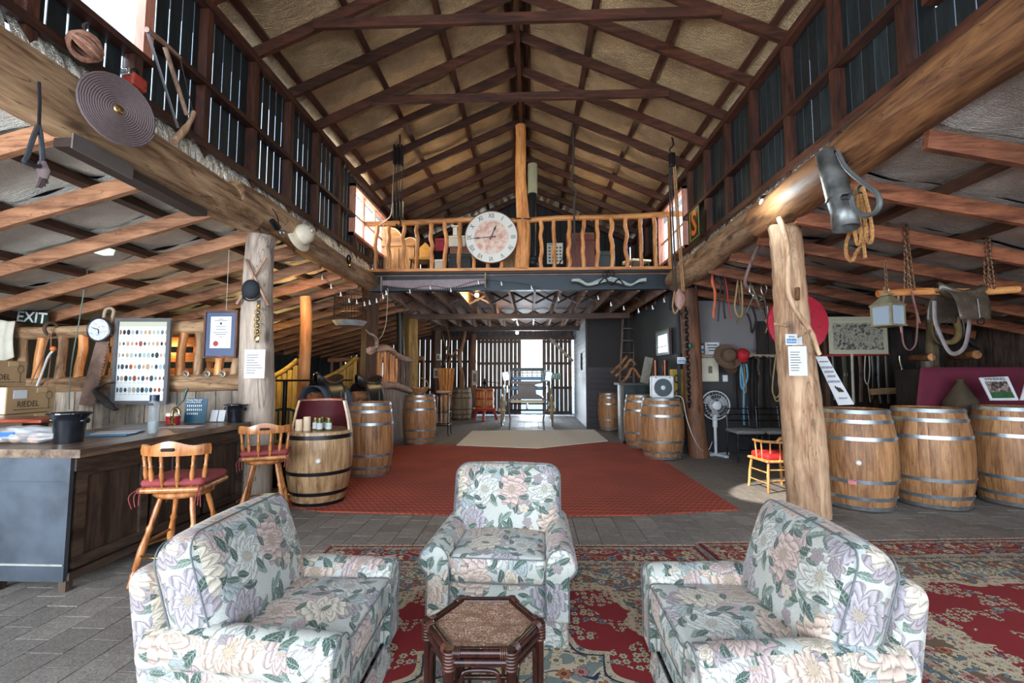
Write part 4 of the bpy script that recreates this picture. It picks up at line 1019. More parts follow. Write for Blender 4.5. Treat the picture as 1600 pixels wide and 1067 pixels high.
# ------------------------------------------------------------------ bar stools
STW = wood('honey_pine_stool', (.33, .11, .03), (.58, .25, .085), 'z', .25, .8, .1, .1, .2)
CUSH = plain('dusty_red_cushion', (.27, .045, .05), .85, 0, .25, 9, .2)
def turned(m, p, q, r, seq): 
    p = Vector(p); q = Vector(q); m.tube([p+(q-p)*t for t, _ in seq], [r*k for _, k in seq], 10)
SEQ = [(0, .6), (.08, .75), (.14, 1.1), (.17, .7), (.2, 1.0), (.4, 1.35), (.6, .9), (.64, 1.2), (.68, .8), (.85, 1.0), (1, .8)]
def stool(label, loc, rz):
    t = thing('bar_stool', label, 'stool', loc, rz, 'captain bar stools along the bar')
    S = .61
    MB().lathe([(0, S-.045), (.17, S-.045), (.185, S-.03), (.185, S-.01), (.17, S), (0, S)], 28).part('swivel_ring', STW, t, 40)
    MB().rbox((0, 0, S+.02), (.42, .40, .04), .018, 3).part('seat', STW, t, True)
    cu = MB().rbox((0, -.01, S+.065), (.40, .37, .055), .026, 4, (.02, .02, .014)).part('cushion', CUSH, t, True)
    for s in (-1, 1):
        for k in range(3): MB().tube(curve_pts([(s*.17, .17, S+.05), (s*(.18+.02*k), .20+.02*k, S+.0), (s*(.175+.02*k), .215, S-.07-.01*k)], 4), .0035, 5).part('tassel', CUSH, cu, True)
    def rail(u): a = -1.15+2.3*u; return Vector((.235*math.sin(a)*1.0, .06+.20*math.cos(a)*.75, 0))
    # curved back rail, backrest at +y
    m = MB(); n = 18; vs = []
    for i in range(n+1):
        u = i/n; c = rail(u); d = Vector((c.x, c.y-.06, 0)).normalized(); hump = .03*math.sin(PI*u)+.012*math.cos(4*PI*u)
        z0, z1 = S+.255, S+.315+hump
        for (dd, z) in ((-.014, z0), (.014, z0), (.018, (z0+z1)/2), (.012, z1), (-.012, z1), (-.018, (z0+z1)/2)): vs.append((c.x+d.x*dd, c.y+d.y*dd+.02*(z-S), z))
    fs = [(i*6+k, i*6+(k+1) % 6, i*6+6+(k+1) % 6, i*6+6+k) for i in range(n) for k in range(6)]+[tuple(range(5, -1, -1)), tuple(n*6+k for k in range(6))]
    br = m.add(vs, fs).part('back_rail', STW, t, 50)
    MB().rbox((.0, .228, S+.30), (.085, .042, .022), .010, 3).part('hand_slot', plain('slot_shadow_void', (.02, .01, .005), .9, 0, 0), br)
    for u in (.04, .22, .40, .60, .78, .96):
        c = rail(u); MBp = MB(); turned(MBp, (c.x*.88, c.y*.9-.0, S+.03), (c.x, c.y+.005, S+.265), .0125, SEQ); MBp.part('spindle', STW, t, True)
    for sx in (-1, 1):
        for sy in (-1, 1):
            MBp = MB(); turned(MBp, (sx*.21, sy*.21, 0), (sx*.10, sy*.10, S-.04), .019, SEQ); MBp.part('leg', STW, t, True)
    MB().torus((0, 0, .20), .245, .008, n=32).part('foot_ring', BRASS, t, True)
    for sx in (-1, 1): MB().cyl((sx*.165, -.165, .27), (sx*.165, .165, .27), .010, 8).part('stretcher', STW, t, True)
    return t
st1 = stool('nearest honey pine swivel stool with red cushion, its back to the camera', (-2.52, 3.32, 0), math.radians(190))
st2 = copy_tree(st1, (-2.62, 4.52, 0), math.radians(205), 'farther honey pine swivel stool standing before the cut-down barrel')

# ------------------------------------------------------------------ rustic stall front behind the bar
YS = 5.28
sf = thing('stall_partition', 'rustic stable partition of round logs and old planks behind the bar', 'partition', (0, 0, 0))
def zpx(py, Y=YS, px=200): return at(px, py, Y=Y).z
def xpx(px, Y=YS, py=560): return at(px, py, Y=Y).x
logmesh([(-6.2, YS, 1.93), (-4.8, YS, 1.96), (-3.2, YS, 2.02)], .075, .085, 21, 14, .03, .012).part('top_log', LOG('x'), sf, 60)
logmesh([(-6.2, YS, 1.29), (-4.8, YS, 1.31), (-3.15, YS, 1.36)], .105, .10, 22, 14, .03, .012).part('lower_log', LOG('x'), sf, 60)
for k, px in enumerate((10, 36, 62, 97, 127, 160, 205, 240, 283, 312, 345, 370)):
    x = xpx(px); logmesh([(x-.03, YS, 1.36), (x, YS, 1.65), (x+.02*(-1)**k, YS, 1.98)], .05, .045, 30+k, 10, .03, .01).part('upright', LOG('z') if k % 2 else HONEY('z'), sf, 60)
x = -6.0; k = 0
while x < -3.15:
    w_ = random.uniform(.17, .26); MB().box((x+w_/2, YS-.02, .62), (w_-.012, .03, 1.24), rot=(random.uniform(-.01, .01), random.uniform(-.008, .008), 0)).part('plank', GREYW('z'), sf); x += w_
# pallets added for the orange lit area; the glow is in their colour
for k in range(3):
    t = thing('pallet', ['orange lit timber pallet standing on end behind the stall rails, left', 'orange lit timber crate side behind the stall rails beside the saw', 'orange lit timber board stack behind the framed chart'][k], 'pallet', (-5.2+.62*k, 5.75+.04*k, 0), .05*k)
    for z in (1.25, 1.45, 1.65, 1.85): MB().box((0, 0, z), (.5, .03, .12)).part('slat', wood('orange_lit_pine', (.45, .17, .05), (.7, .33, .12), 'x', .6, 1, .1), t)
    for x in (-.22, .22): MB().box((x, .03, .98), (.06, .04, 1.96)).part('stile', wood('orange_lit_pine', (.45, .17, .05), (.7, .33, .12), 'z', .6, 1, .1), t)
# back bench with glassware boxes
bb = thing('back_bench', 'low dark bench behind the bar carrying the cardboard boxes', 'bench', (-4.95, 4.12, 0))
MB().box((0, 0, .82), (1.3, .6, .04)).part('top', DKOAK('x'), bb)
for sx in (-.6, .6):
    for sy in (-.25, .25): MB().box((sx, sy, .40), (.06, .06, .80)).part('leg', DKOAK('z'), bb)
KRAFT = plain('kraft_cardboard', (.44, .29, .15), .8, 0, .12, 5); CRM = plain('cream_cardboard', (.68, .62, .48), .8, 0, .1, 5)
INK = plain('dark_brown_ink', (.06, .035, .02), .8, 0, 0)
def carton(label, cx, cy, z, rz, w_=.42, d_=.56, h=.235):
    t = thing('cardboard_box', label, 'box', (cx, cy, z), rz, 'glassware cartons behind the bar')
    MB().rbox((0, 0, h/2), (w_, d_, h), .006, 2).part('carton', KRAFT, t)
    MB().box((-w_/2-.001, 0, h/2), (.003, d_*.98, h*.96)).part('cream_side', CRM, t)
    MB().box((0, -.0, h+.001), (w_, .05, .002)).part('tape', plain('brown_tape', (.4, .25, .12), .3, 0, 0), t)
    MB().box((-w_*.24, -d_/2-.002, h*.72), (.11, .003, .075)).part('shipping_label', WHITE, t)
    text('lettering', 'RIEDEL', .075, INK, t, (-.03, -d_/2-.002, h*.34), sx=.8)
    MB().box((-.02, -d_/2-.002, h*.15), (.26, .002, .005)).part('print_line', INK, t)
    g_ = MB().torus((.15, -d_/2-.003, h*.66), .026, .0025, axis=(0, 1, 0), n=16, m=4, sy=1.4).box((.15, -d_/2-.003, h*.33), (.004, .002, .09)).box((.15, -d_/2-.003, h*.14), (.05, .002, .004))
    g_.part('printed_glass', INK, t)
    MB().rbox((.08, -d_/2-.004, h*.86), (.09, .006, .045), .003, 2).part('torn_flap', plain('kraft_light', (.55, .38, .2), .8, 0, .1), t)
    return t
carton('bottom cardboard glassware box of the stack behind the bar', -4.82, 4.03, .84, PI/2)
carton('middle cardboard glassware box of the stack, cream on its left side', -4.81, 4.02, 1.08, PI/2+.02)
carton('top cardboard glassware box of the stack, shifted to the left', -5.16, 4.06, 1.32, PI/2+.05)
tl = thing('serving_tray', 'flat red-brown wooden board lying on the bar beside the plastic bag', 'tray', (-4.02, 3.52, CT+.14), .0)
MB().rbox((0, 0, 0), (.62, .30, .03), .012, 3).part('board', wood('red_tray_wood', (.2, .04, .02), (.35, .08, .04), 'x', .3), tl)
MB().box((-.1, .05, -.08), (.3, .2, .118)).part('stand', DKOAK('x'), tl)
# cloth over the rail
def fn(u, v): x = xpx(0)-.12+.43*u-.02*v*math.sin(5*u); return (x, YS-.13-.012*math.sin(16*u)-.02*math.sin(PI*v), 2.06-.52*v*(1-.18*u*u)-.01*math.sin(9*u))
c_ = MB().grid(fn, 24, 16).top('cloth_bag', plain('cream_calico', (.62, .60, .50), .85, 0, .15, 7, .3), 'cream calico bag draped over the top rail at the left edge', 'cloth', smooth=True)
m_ = c_.modifiers.new('thick', 'SOLIDIFY'); m_.thickness = .006
# framed glass chart
def mat_chart():
    n = NT('gemstone_chart_print', .35); o = n.obj(); s = n.sep(o)
    u = n.math('MULTIPLY', s[0], 21.0); v = n.math('MULTIPLY', s[2], 7.6)
    fu = n.math('SUBTRACT', n.math('FRACT', u), .5); fv = n.math('SUBTRACT', n.math('FRACT', v), .5)
    fv2 = n.math('MULTIPLY', fv, 1.8)
    d = n.math('SQRT', n.math('ADD', n.math('MULTIPLY', fu, fu), n.math('MULTIPLY', fv2, fv2)))
    cell = n.comb(n.math('FLOOR', u), n.math('FLOOR', v), 0); wn_ = n.node('ShaderNodeTexWhiteNoise', noise_dimensions='2D'); n.put(wn_.inputs[0], cell); c = n.sep(wn_.outputs['Color'])
    tone = n.ramp(c[0], [(0, (.05, .07, .09)), (.2, (.30, .08, .05)), (.35, (.12, .20, .22)), (.5, (.45, .30, .18)), (.65, (.04, .05, .05)), (.8, (.35, .42, .42))], 'CONSTANT')
    m = n.math('LESS_THAN', d, n.math('ADD', .26, n.math('MULTIPLY', c[1], .20)))
    inb = n.math('MULTIPLY', n.math('LESS_THAN', n.math('ABSOLUTE', s[0]), .265), n.math('MULTIPLY', n.math('GREATER_THAN', s[2], -.40), n.math('LESS_THAN', s[2], .385)))
    cap = n.math('MULTIPLY', n.math('LESS_THAN', n.math('ABSOLUTE', n.math('ADD', fv, .38)), .03), n.math('LESS_THAN', n.math('ABSOLUTE', fu), .33))
    base = n.mix(n.math('GREATER_THAN', s[2], .395), (.72, .76, .78), (.50, .52, .42))
    col = n.mix(n.math('MULTIPLY', m, inb), base, tone); col = n.mix(n.math('MULTIPLY', n.math('MULTIPLY', cap, inb), .5), col, (.2, .2, .25))
    n.set('Base Color', col); n.set('Roughness', .12); return n.m
p = at(222, 564, Y=5.08); t = thing('framed_chart', 'large grey framed chart of rows of coloured gemstones standing behind the bar', 'picture', (p.x, 5.08, p.z), .06)
MB().box((0, 0, 0), (.56, .01, .92)).part('print', mat_chart(), t)
FRM = plain('grey_frame', (.10, .10, .11), .4, 0, .1); m = MB()
for s in (-1, 1): MB().box((s*.295, -.008, 0), (.04, .035, .98)).part('frame_side', FRM, t); MB().box((0, -.008, s*.47), (.55, .035, .04)).part('frame_rail', FRM, t)
# certificate
p = at(345, 522, Y=4.95); t = thing('framed_certificate', 'blue mounted framed certificate with a red seal hanging left of the trunk post', 'picture', (p.x, 4.95, p.z), .0)
MB().box((0, .004, 0), (.34, .008, .48)).part('mount', plain('slate_blue_mount', (.06, .09, .17), .4, 0, .05), t)
MB().box((0, -.002, .02), (.235, .004, .35)).part('sheet', WHITE, t)
for s in (-1, 1): MB().box((s*.18, 0, 0), (.022, .03, .53)).part('frame_side', wood('mahogany_frame', (.08, .03, .02), (.16, .07, .05), 'z'), t); MB().box((0, 0, s*.255), (.34, .03, .022)).part('frame_rail', wood('mahogany_frame', (.08, .03, .02), (.16, .07, .05), 'x'), t)
MB().lathe([(0, 0), (.030, 0)], 20, M=Matrix.Rotation(PI/2, 3, 'X'), c=(-.05, -.006, -.105)).part('seal', plain('dark_red_seal', (.3, .03, .03), .5, 0, 0), t)
for k, (z, w_) in enumerate(((.165, .05), (.15, .15), (.085, .12), (.055, .11), (.02, .17), (-.005, .12), (-.03, .04))): MB().box((0, -.005, z), (w_, .002, .006)).part('print_line', INK, t)
MB().box((0, -.005, .118), (.022, .002, .026)).part('crest', INK, t)
MB().cyl((.05, .0, .26), (.05, 0, 1.05), .002, 5).part('string', plain('pale_string', (.6, .58, .5), .8, 0, 0), t)
# round thermometer / clock with saws
p = at(155, 515, Y=4.98); t = thing('small_wall_clock', 'small round white clock hanging on the stall rail beside the saw handle', 'clock', (p.x, 4.98, p.z), .0)
R90 = Matrix.Rotation(PI/2, 3, 'X')
MB().lathe([(0, .0), (.128, .0), (.128, .006), (0, .006)], 32, M=R90).part('dial', plain('mottled_white_dial', (.68, .72, .80), .4, 0, .3, 40), t)
MB().lathe([(.126, -.01), (.140, -.006), (.140, .012), (.128, .016), (.122, .012)], 32, M=R90).part('bezel', plain('dark_bezel', (.04, .04, .05), .3, .3, 0), t, True)
for k in range(9):
    a = 2.4*k; r = .03+.009*k; MB().rbox((r*math.sin(a), -.008, r*math.cos(a)), (.022, .002, .016), .0008, 1).part('printed_patch', plain(['faded_pink_print', 'faded_blue_print', 'faded_grey_print'][k % 3], [(.6, .4, .45), (.35, .45, .62), (.5, .5, .55)][k % 3], .5, 0, 0), t)
MB().bar((0, -.012, 0), (-.075, -.012, .022), .008, .002, (0, 1, 0)).part('hand', INK, t); MB().bar((0, -.012, 0), (.005, -.012, -.05), .010, .002, (0, 1, 0)).part('hand', INK, t)
def saw(label, P0, P1, w0, w1, teeth, handle, mat, name='hand_saw', th=.004, tside=1, n=26, grp=None, bow=0):
    """blade from P0 to P1 (3D, roughly frontal plane), teeth on one edge"""
    t = thing(name, label, 'saw', P0, 0, grp); d = Vector(P1)-Vector(P0); L = d.length; d.normalize(); s = Vector((0, 1, 0)).cross(d).normalized()*tside
    m = MB()
    def slab(ps):
        k = len(ps); m.add([p+Vector((0, y, 0)) for y in (-th/2, th/2) for p in ps], [tuple(range(k)), tuple(range(2*k-1, k-1, -1))]+[(i, k+i, k+(i+1) % k, (i+1) % k) for i in range(k)])
    for i in range(n):
        u0, u1 = i/n, (i+1)/n; e = lambda u: (w0+(w1-w0)*u)/2; bo = lambda u: e(u)+bow*math.sin(PI*u)
        slab([d*(L*u0)-s*e(u0), d*(L*u1)-s*e(u1), d*(L*u1)+s*bo(u1), d*(L*u0)+s*bo(u0)]); slab([d*(L*u0)+s*bo(u0), d*(L*u1)+s*bo(u1), d*(L*(u0+u1)/2)+s*(bo(u0)+teeth)])
    m.part('blade', mat, t)
    if handle:
        hw = wood('saw_handle_wood', (.35, .26, .17), (.58, .46, .33), 'z', .5, 1, .1)
        c = -d*.05; m = MB().tube(curve_pts([d*.02-s*.045, c-s*.055, -d*.115-s*.05, -d*.14-s*.0, -d*.12+s*.045, c+s*.05, d*.02+s*.05, d*.02-s*.045], 5), .017, 8); m.part('handle', hw, t, True)
    return t
RSAW = plain('rusty_saw_steel', (.30, .19, .15), .55, .4, .35, 9)
pa = at(168, 500, Y=5.08); pb = at(134, 634, Y=5.06)
saw('tall rusty hand saw with pale handle leaning between the clock and the chart', pa, pb, .13, .17, .025, True, RSAW, tside=-1)
# dark leather blade cover
pts = [at(x, y, Y=5.0) for x, y in ((177, 597), (163, 601), (151, 607), (150, 613), (160, 622), (172, 634), (181, 640))]
MB().tube(curve_pts(pts, 4), [.02]*5+[.03]*5+[.045]*5+[.06]*6+[.04]*4, 10, flat=.4).top('tool_sheath', plain('dark_grey_leather', (.045, .04, .04), .6, 0, .2), 'dark leather tool sheath hanging at the lower left corner of the framed chart', 'sheath', smooth=True)
# EXIT sign
p = at(51, 496, Y=5.46); t = thing('exit_sign', 'dark EXIT sign with white letters above the stall rail at far left', 'sign', (p.x, 5.46, p.z), 0)
MB().box((0, .01, 0), (.37, .03, .165), rot=(0, .08, 0)).part('board', plain('dark_exit_board', (.01, .03, .02), .5, 0, 0), t)
text('lettering', 'EXIT', .185, WHITE, t, (0, -.012, -.005), (PI/2, .08, 0), sx=1.05, bold=.003)
# cable, strings, lamp fitting, hook lamp
MB().tube(curve_pts([at(138, 395, Y=4.9), at(137, 420, Y=4.9), at(131, 455, Y=4.95), at(124, 500, Y=5.0), at(113, 560, Y=5.05), at(109, 600, Y=5.05), at(108, 640, Y=5.06)], 5), .006, 6).top('cable', plain('grey_green_cable', (.14, .20, .17), .5, 0, 0), 'grey green cable hanging down from a rafter past the stall rail', 'cable', smooth=True)
p = at(162, 393, Y=4.55); t = thing('light_fitting', 'small white light fitting on the underside of a left aisle rafter', 'lamp', p, 0)
MB().prism([(-.08, .035), (.08, .035), (.06, -.03), (-.05, -.03)], .10, M=Matrix.Rotation(PI/2, 3, 'X')).part('housing', plain('white_fitting', (.85, .88, .85), .3, 0, 0, emit=(.9, 1, .95), es=.8), t)
cp = [at(83, 548, Y=5.0), at(78, 553, Y=5.0), at(74, 560, Y=5.05), at(66, 582, Y=5.1), at(56, 607, Y=5.15)]
MB().tube(cp, .012, 8).top('white_pipe', plain('white_tube', (.75, .8, .82), .3, 0, 0), 'thin white tube with an orange tip leaning on the stall behind the boxes', 'pipe', smooth=True)
MB().ball(at(83, 545, Y=5.0), .03, 10, 8).top('orange_tip', plain('orange_cap', (.8, .2, .05), .4, 0, 0), 'orange cap on the end of the thin white tube behind the boxes', 'cap', smooth=True)
for k, (a, b) in enumerate((((78, 520), (48, 600)), ((80, 522), (73, 605)))):
    MB().tube(curve_pts([at(*a, Y=5.12), at((a[0]+b[0])/2+2, (a[1]+b[1])/2, Y=5.1), at(*b, Y=5.1)], 4), .006, 5).top('leather_string', plain('brown_cord', (.25, .13, .08), .8, 0, 0), ['brown cord slanting from the top rail down to the left', 'brown cord hanging straight down beside the white tube'][k], 'cord')
MB().torus(at(80, 514, Y=5.17), .075, .018, (1, 0, 0), 20, 8).top('cord_coil', plain('dark_cord', (.10, .06, .04), .8, 0, .3), 'coil of dark cord looped round the top rail', 'cord', smooth=True)
for k, px in enumerate((290, 323, 347)):
    p = at(px, 584, Y=5.16); m = MB()
    for j in range(3): m.torus((0, .004*j, .0), .038-.006*j, .003, (0.2*j, 1, .3*j), 18, 5)
    m.top('wire_coil', plain('galvanised_wire', (.45, .48, .42), .4, .7, 0), ['small wire coil on the lower log right of the framed chart', 'small wire coil on the lower log under the certificate', 'small wire coil on the lower log nearest the trunk post'][k], 'wire', loc=(p.x, 5.155, p.z), smooth=True)
# notice on left post, horse brasses, helmet with crossed sticks
def notice(label, px0, py0, px1, py1, Y, lines=8, name='paper_notice', rz=0, mat=None, tilt=0):
    a = at(px0, py0, Y=Y); b = at(px1, py1, Y=Y); c = (a+b)/2; w_ = abs(b.x-a.x); h = abs(a.z-b.z)
    t = thing(name, label, 'notice', c, rz); MB().box((0, 0, 0), (w_, .003, h), rot=(0, tilt, 0)).part('sheet', mat or WHITE, t)
    rr = random.Random(int(px0))
    for k in range(lines):
        lw = w_*rr.uniform(.35, .8); MB().box((-w_*.40+lw/2, -.003, h*(.30-.62*k/max(1, lines-1))), (lw, .002, h*.022)).part('print_line', INK, t)
    return t
notice('white typed notice on the pale trunk post at the end of the bar', 383, 546, 413, 591, 4.80)
p = at(392, 452, Y=4.78); t = thing('felt_hat', 'dark riding cap hanging over crossed sticks on the left trunk post', 'hat', p, 0)
MB().ball((0, 0, 0), .095, 18, 12, (1, .75, 1.12)).part('crown', plain('navy_black_felt', (.012, .018, .025), .8, 0, .3), t, True)
MB().lathe([(.09, 0), (.11, .01), (.10, -.01)], 20, M=Matrix.Rotation(1.3, 3, 'X'), c=(0, .03, -.03)).part('brim', plain('navy_black_felt', (.012, .018, .025), .8, 0, .3), t, True)
for k, (a, b) in enumerate((((384, 405), (420, 478)), ((416, 402), (370, 475)))):
    MB().tube([at(*a, Y=4.82+.02*k), at(*b, Y=4.80+.02*k)], [.014, .018], 8).top('walking_stick', wood('stick_wood', (.22, .12, .08), (.4, .25, .17), 'z'), ['stick behind the dark cap on the left trunk post sloping down to the right', 'stick behind the dark cap on the left trunk post sloping down to the left'][k], 'stick', smooth=True)
t = thing('horse_brasses', 'strap of round horse brasses hanging on the left trunk post', 'brasses', at(403, 505, Y=4.80), 0)
for k, dz in enumerate((.19, .115, .045, -.025, -.09)):
    MB().torus((0, -.01, dz), .036 if k else .018, .006, (0, 1, 0), 20, 6).part('brass', BRASS, t, True); MB().ball((0, -.012, dz), .012, 8, 6, (1, .4, 1)).part('boss', BRASS, t, True)
MB().lathe([(0, 0), (.03, .0), (.028, .008), (0, .012)], 20, M=R90, c=(0, -.008, -.16)).part('disc', BRASS, t, True)
MB().box((0, .002, .02), (.035, .006, .46)).part('strap', plain('dark_strap', (.03, .02, .015), .6, 0, .2), t)
# coil disc and tools on the left log
p = at(184, 172, X=-2.66); t = thing('spiral_wicker_disc', 'large round disc of tightly coiled cord with a brass centre hung on the left log', 'disc', p, 0)
AX = Vector((1, -.35, -.02)).normalized(); fx, fy, fz = frame_z(AX); MR = Matrix((fx, fy, fz)).transposed()
COILM = plain('purple_brown_cord_coil', (.13, .09, .09), .7, 0, .25, 60)
sp_ = []; 
for k in range(15*22):
    a = 2*PI*k/22; r = .03+.27*k/(15*22); sp_.append(MR@Vector((r*math.cos(a), r*math.sin(a), .012)))
MB().tube(sp_, .0105, 5).part('coil', COILM, t, True)
MB().lathe([(0, -.004), (.295, -.004), (.30, .004), (0, .004)], 40, M=MR).part('backing', COILM, t)
MB().ball(MR@Vector((0, 0, .018)), .042, 16, 8, (1, 1, .35), M=MR).part('boss', BRASS, t, True)
t.scale = (.74, .74, .74)
lamp('stall_assumed_lamp', 'POINT', (-3.55, 6.9, 2.45), 15, (1, .55, .2), shadow_soft_size=.08)  # unseen lamps assumed from the orange and yellow light in the left aisle
lamp('stall_assumed_lamp', 'POINT', (-5.2, 8.6, 1.9), 26, (1, .75, .3), shadow_soft_size=.1)
lamp('stall_assumed_lamp', 'POINT', (-4.6, 5.75, 1.75), 9, (1, .6, .28), shadow_soft_size=.08)
# ------------------------------------------------------------------ left middle: saddles, tables, stalls, rustic gate
LEATH = plain('black_brown_leather', (.022, .018, .018), .35, 0, .25, 9, .2)
LEATB = plain('tan_leather', (.16, .08, .04), .5, 0, .3, 9, .2)
BLANK = plain('blue_grey_felt', (.07, .10, .14), .9, 0, .2, 14, .3)
def saddle(label, c, rz, blanket=True, col=LEATH):
    t = thing('saddle', label, 'saddle', c, rz)
    prof = [(-.27, .17, .035), (-.245, .19, .06), (-.20, .15, .10), (-.10, .085, .135), (0, .07, .145), (.10, .09, .155), (.19, .135, .155), (.25, .165, .12), (.275, .15, .05)]
    def body(u, v):
        k = u*(len(prof)-1); i = min(int(k), len(prof)-2); f = k-i; x, z, w_ = [prof[i][j]+(prof[i+1][j]-prof[i][j])*f for j in range(3)]
        a = 2*PI*v; return (x, w_*math.cos(a), z+(.055*math.sin(a) if math.sin(a) > 0 else .10*math.sin(a)))
    MB().grid(body, 24, 20).part('seat', col, t, True)
    for s in (-1, 1):
        def flap(u, v): return ((u-.5)*(.46-.10*v)+.0-.05*v, s*(.05+.20*math.sin(v*1.5)), .10-.42*v*v-.04*v)
        f = MB().grid(flap, 8, 12).part('flap', col, t, True); f.modifiers.new('t', 'SOLIDIFY').thickness = .014
        MB().tube([(0, s*.255, -.05), (0, s*.27, -.34)], .010, 6).part('stirrup_leather', col, t)
        MB().torus((0, s*.275, -.39), .05, .008, (1, 0, 0), 16, 5).part('stirrup', BLK, t, True)
    if blanket:
        def bl(u, v):
            a = (v-.5)*2; return ((u-.5)*.66, math.copysign(.30*abs(a)**.8, a), .05-.06*abs(a)-.40*abs(a)**3)
        b_ = MB().grid(bl, 10, 20).part('saddle_blanket', BLANK, t, True); b_.modifiers.new('t', 'SOLIDIFY').thickness = .018
    return t
def stump_rack(label, x, y, h, rz=0):
    t = thing('saddle_rack', label, 'rack', (x, y, 0), rz)
    logmesh([(-.33, 0, h), (0, 0, h+.01), (.33, 0, h)], .09, .085, 44, 12, .02, .004).part('bar', AISLE('x'), t, 60)
    for sx in (-.22, .22):
        for sy in (-.14, .14): MB().tube([(sx*1.15, sy*1.4, 0), (sx, sy*.3, h-.04)], [.045, .05], 8).part('leg', AISLE('z'), t, True)
    return t
stump_rack('round log saddle rack standing behind the cut-down barrel', -3.12, 6.95, 1.08, 1.35)
saddle('dark leather saddle over a blue grey blanket on the rack behind the cut-down barrel', (-3.12, 6.95, 1.22), 1.35)
stump_rack('log saddle rack at the foot of the dark squared post', -2.78, 7.75, 1.06, 1.2)
saddle('black saddle on the rack at the foot of the dark squared post', (-2.78, 7.75, 1.2), 1.2, False)
def bar_table(label, px, Y, R=.40):
    p = at(px, 593, Y=Y); t = thing('bar_table', label, 'table', (p.x, Y, 0)); zt = p.z
    MB().lathe([(0, zt-.025), (R, zt-.025), (R+.005, zt-.01), (R, zt), (0, zt)], 32).part('top', BLK, t, 40)
    MB().cyl((0, 0, .03), (0, 0, zt-.02), .032, 12).part('pole', BLK, t, True); MB().lathe([(0, 0), (.24, 0), (.22, .025), (.04, .05), (0, .05)], 24).part('base', BLK, t, 40)
bar_table('tall round black bar table just right of the pale trunk post', 446, 6.7, .36)
bar_table('second tall round black bar table partly behind the saddle', 520, 8.9, .36)
# green plastic garden chair
GPL = plain('dark_green_plastic', (.01, .05, .035), .4, 0, .1)
p = at(440, 650, Y=6.75); t = thing('garden_chair', 'dark green plastic chair under the tall black bar table', 'chair', (p.x, 6.75, 0), .4)
MB().rbox((0, 0, .42), (.46, .44, .03), .012, 2).part('seat', GPL, t, True)
for sx in (-.2, .2):
    for sy in (-.18, .2): MB().tube([(sx*1.1, sy*1.15, 0), (sx, sy, .42)], .022, 8).part('leg', GPL, t, True)
    MB().tube(curve_pts([(sx*1.15, -.2, .42), (sx*1.2, -.18, .62), (sx*1.2, .1, .64), (sx*1.1, .2, .66)], 4), .018, 8).part('arm', GPL, t, True)
bk_ = MB().tube(curve_pts([(-.22, .2, .42), (-.24, .22, .65), (-.15, .24, .86), (0, .25, .90), (.15, .24, .86), (.24, .22, .65), (.22, .2, .42)], 5), .02, 8).part('back_frame', GPL, t, True)
for k in range(5): MB().box((-.14+.07*k, .235, .66), (.035, .012, .44)).part('back_slat', GPL, t)
t = thing('bench', 'low dark bench with a pale plank seat behind the second stool', 'bench', (-3.45, 5.9, 0), .1)
MB().box((0, 0, .47), (1.1, .3, .04)).part('seat', wood('tan_plank', (.2, .13, .07), (.4, .28, .16), 'x'), t)
MB().box((0, .0, .22), (.95, .2, .44)).part('box', BLK, t)
# yellow lit stall dividers
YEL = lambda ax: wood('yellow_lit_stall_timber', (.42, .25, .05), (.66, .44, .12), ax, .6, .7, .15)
def divider(label, Y, p0, p1, xl, n):
    a = at(*p0, Y=Y); b = at(*p1, Y=Y); t = thing('stall_divider', label, 'partition', (0, Y, 0))
    mid = (a+b)/2; mid.z -= .06
    pts = curve_pts([(xl, 0, a.z-.02), (a.x, 0, a.z), (mid.x, 0, mid.z), (b.x, 0, b.z)], 6)
    MB().tube(pts, .055, 10).part('top_log', YEL('x'), t, True)
    W_ = (b.x-xl)/n
    for k in range(n):
        x = xl+W_*(k+.5); z = min((q.z for q in pts if abs(q.x-x) < W_), default=a.z)
        MB().box((x, 0, (z)/2), (W_-.015, .03, z), rot=(random.uniform(-.01, .01), 0, 0)).part('board', YEL('z'), t)
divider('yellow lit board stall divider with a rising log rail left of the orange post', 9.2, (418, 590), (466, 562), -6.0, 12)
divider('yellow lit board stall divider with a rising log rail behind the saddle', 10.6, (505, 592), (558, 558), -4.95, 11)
t = thing('stall_rail', 'dark rail with upright poles far back in the left aisle', 'rail', (0, 13.2, 0))
zz = at(500, 563, Y=13.2).z
MB().tube([(-5.9, 0, zz), (-4.5, 0, zz+.05), (-3.1, 0, zz+.05)], .07, 8).part('rail_log', AISLE('x'), t, True)
for k in range(11): MB().cyl((-5.8+.27*k, 0, 0), (-5.8+.27*k, 0, zz), .04, 8).part('upright', AISLE('z'), t, True)
# rustic gate between the two posts
GX = -2.93
t = thing('rustic_gate', 'rustic gate of bent grey branches and sticks above old planks on the left', 'gate', (0, 0, 0))
GBR = wood('grey_bent_branch', (.20, .12, .09), (.42, .28, .22), 'y', .8, .6, .1, .6, .5)
top_ = [at(x, y, X=GX) for x, y in ((578, 548), (590, 545), (602, 544), (612, 549), (620, 556), (630, 560), (641, 562))]
low_ = [at(x, y, X=GX) for x, y in ((578, 612), (590, 606), (602, 602), (615, 602), (628, 606), (642, 611))]
MB().tube(curve_pts(top_, 5), .075, 10, jit=.08).part('top_branch', GBR, t, True); MB().tube(curve_pts(low_, 5), .075, 10, jit=.08).part('lower_branch', GBR, t, True)
def zi(L, y): 
    for a, b in zip(L, L[1:]):
        if a.y <= y <= b.y: return a.z+(b.z-a.z)*(y-a.y)/(b.y-a.y)
    return L[-1].z if y > L[-1].y else L[0].z
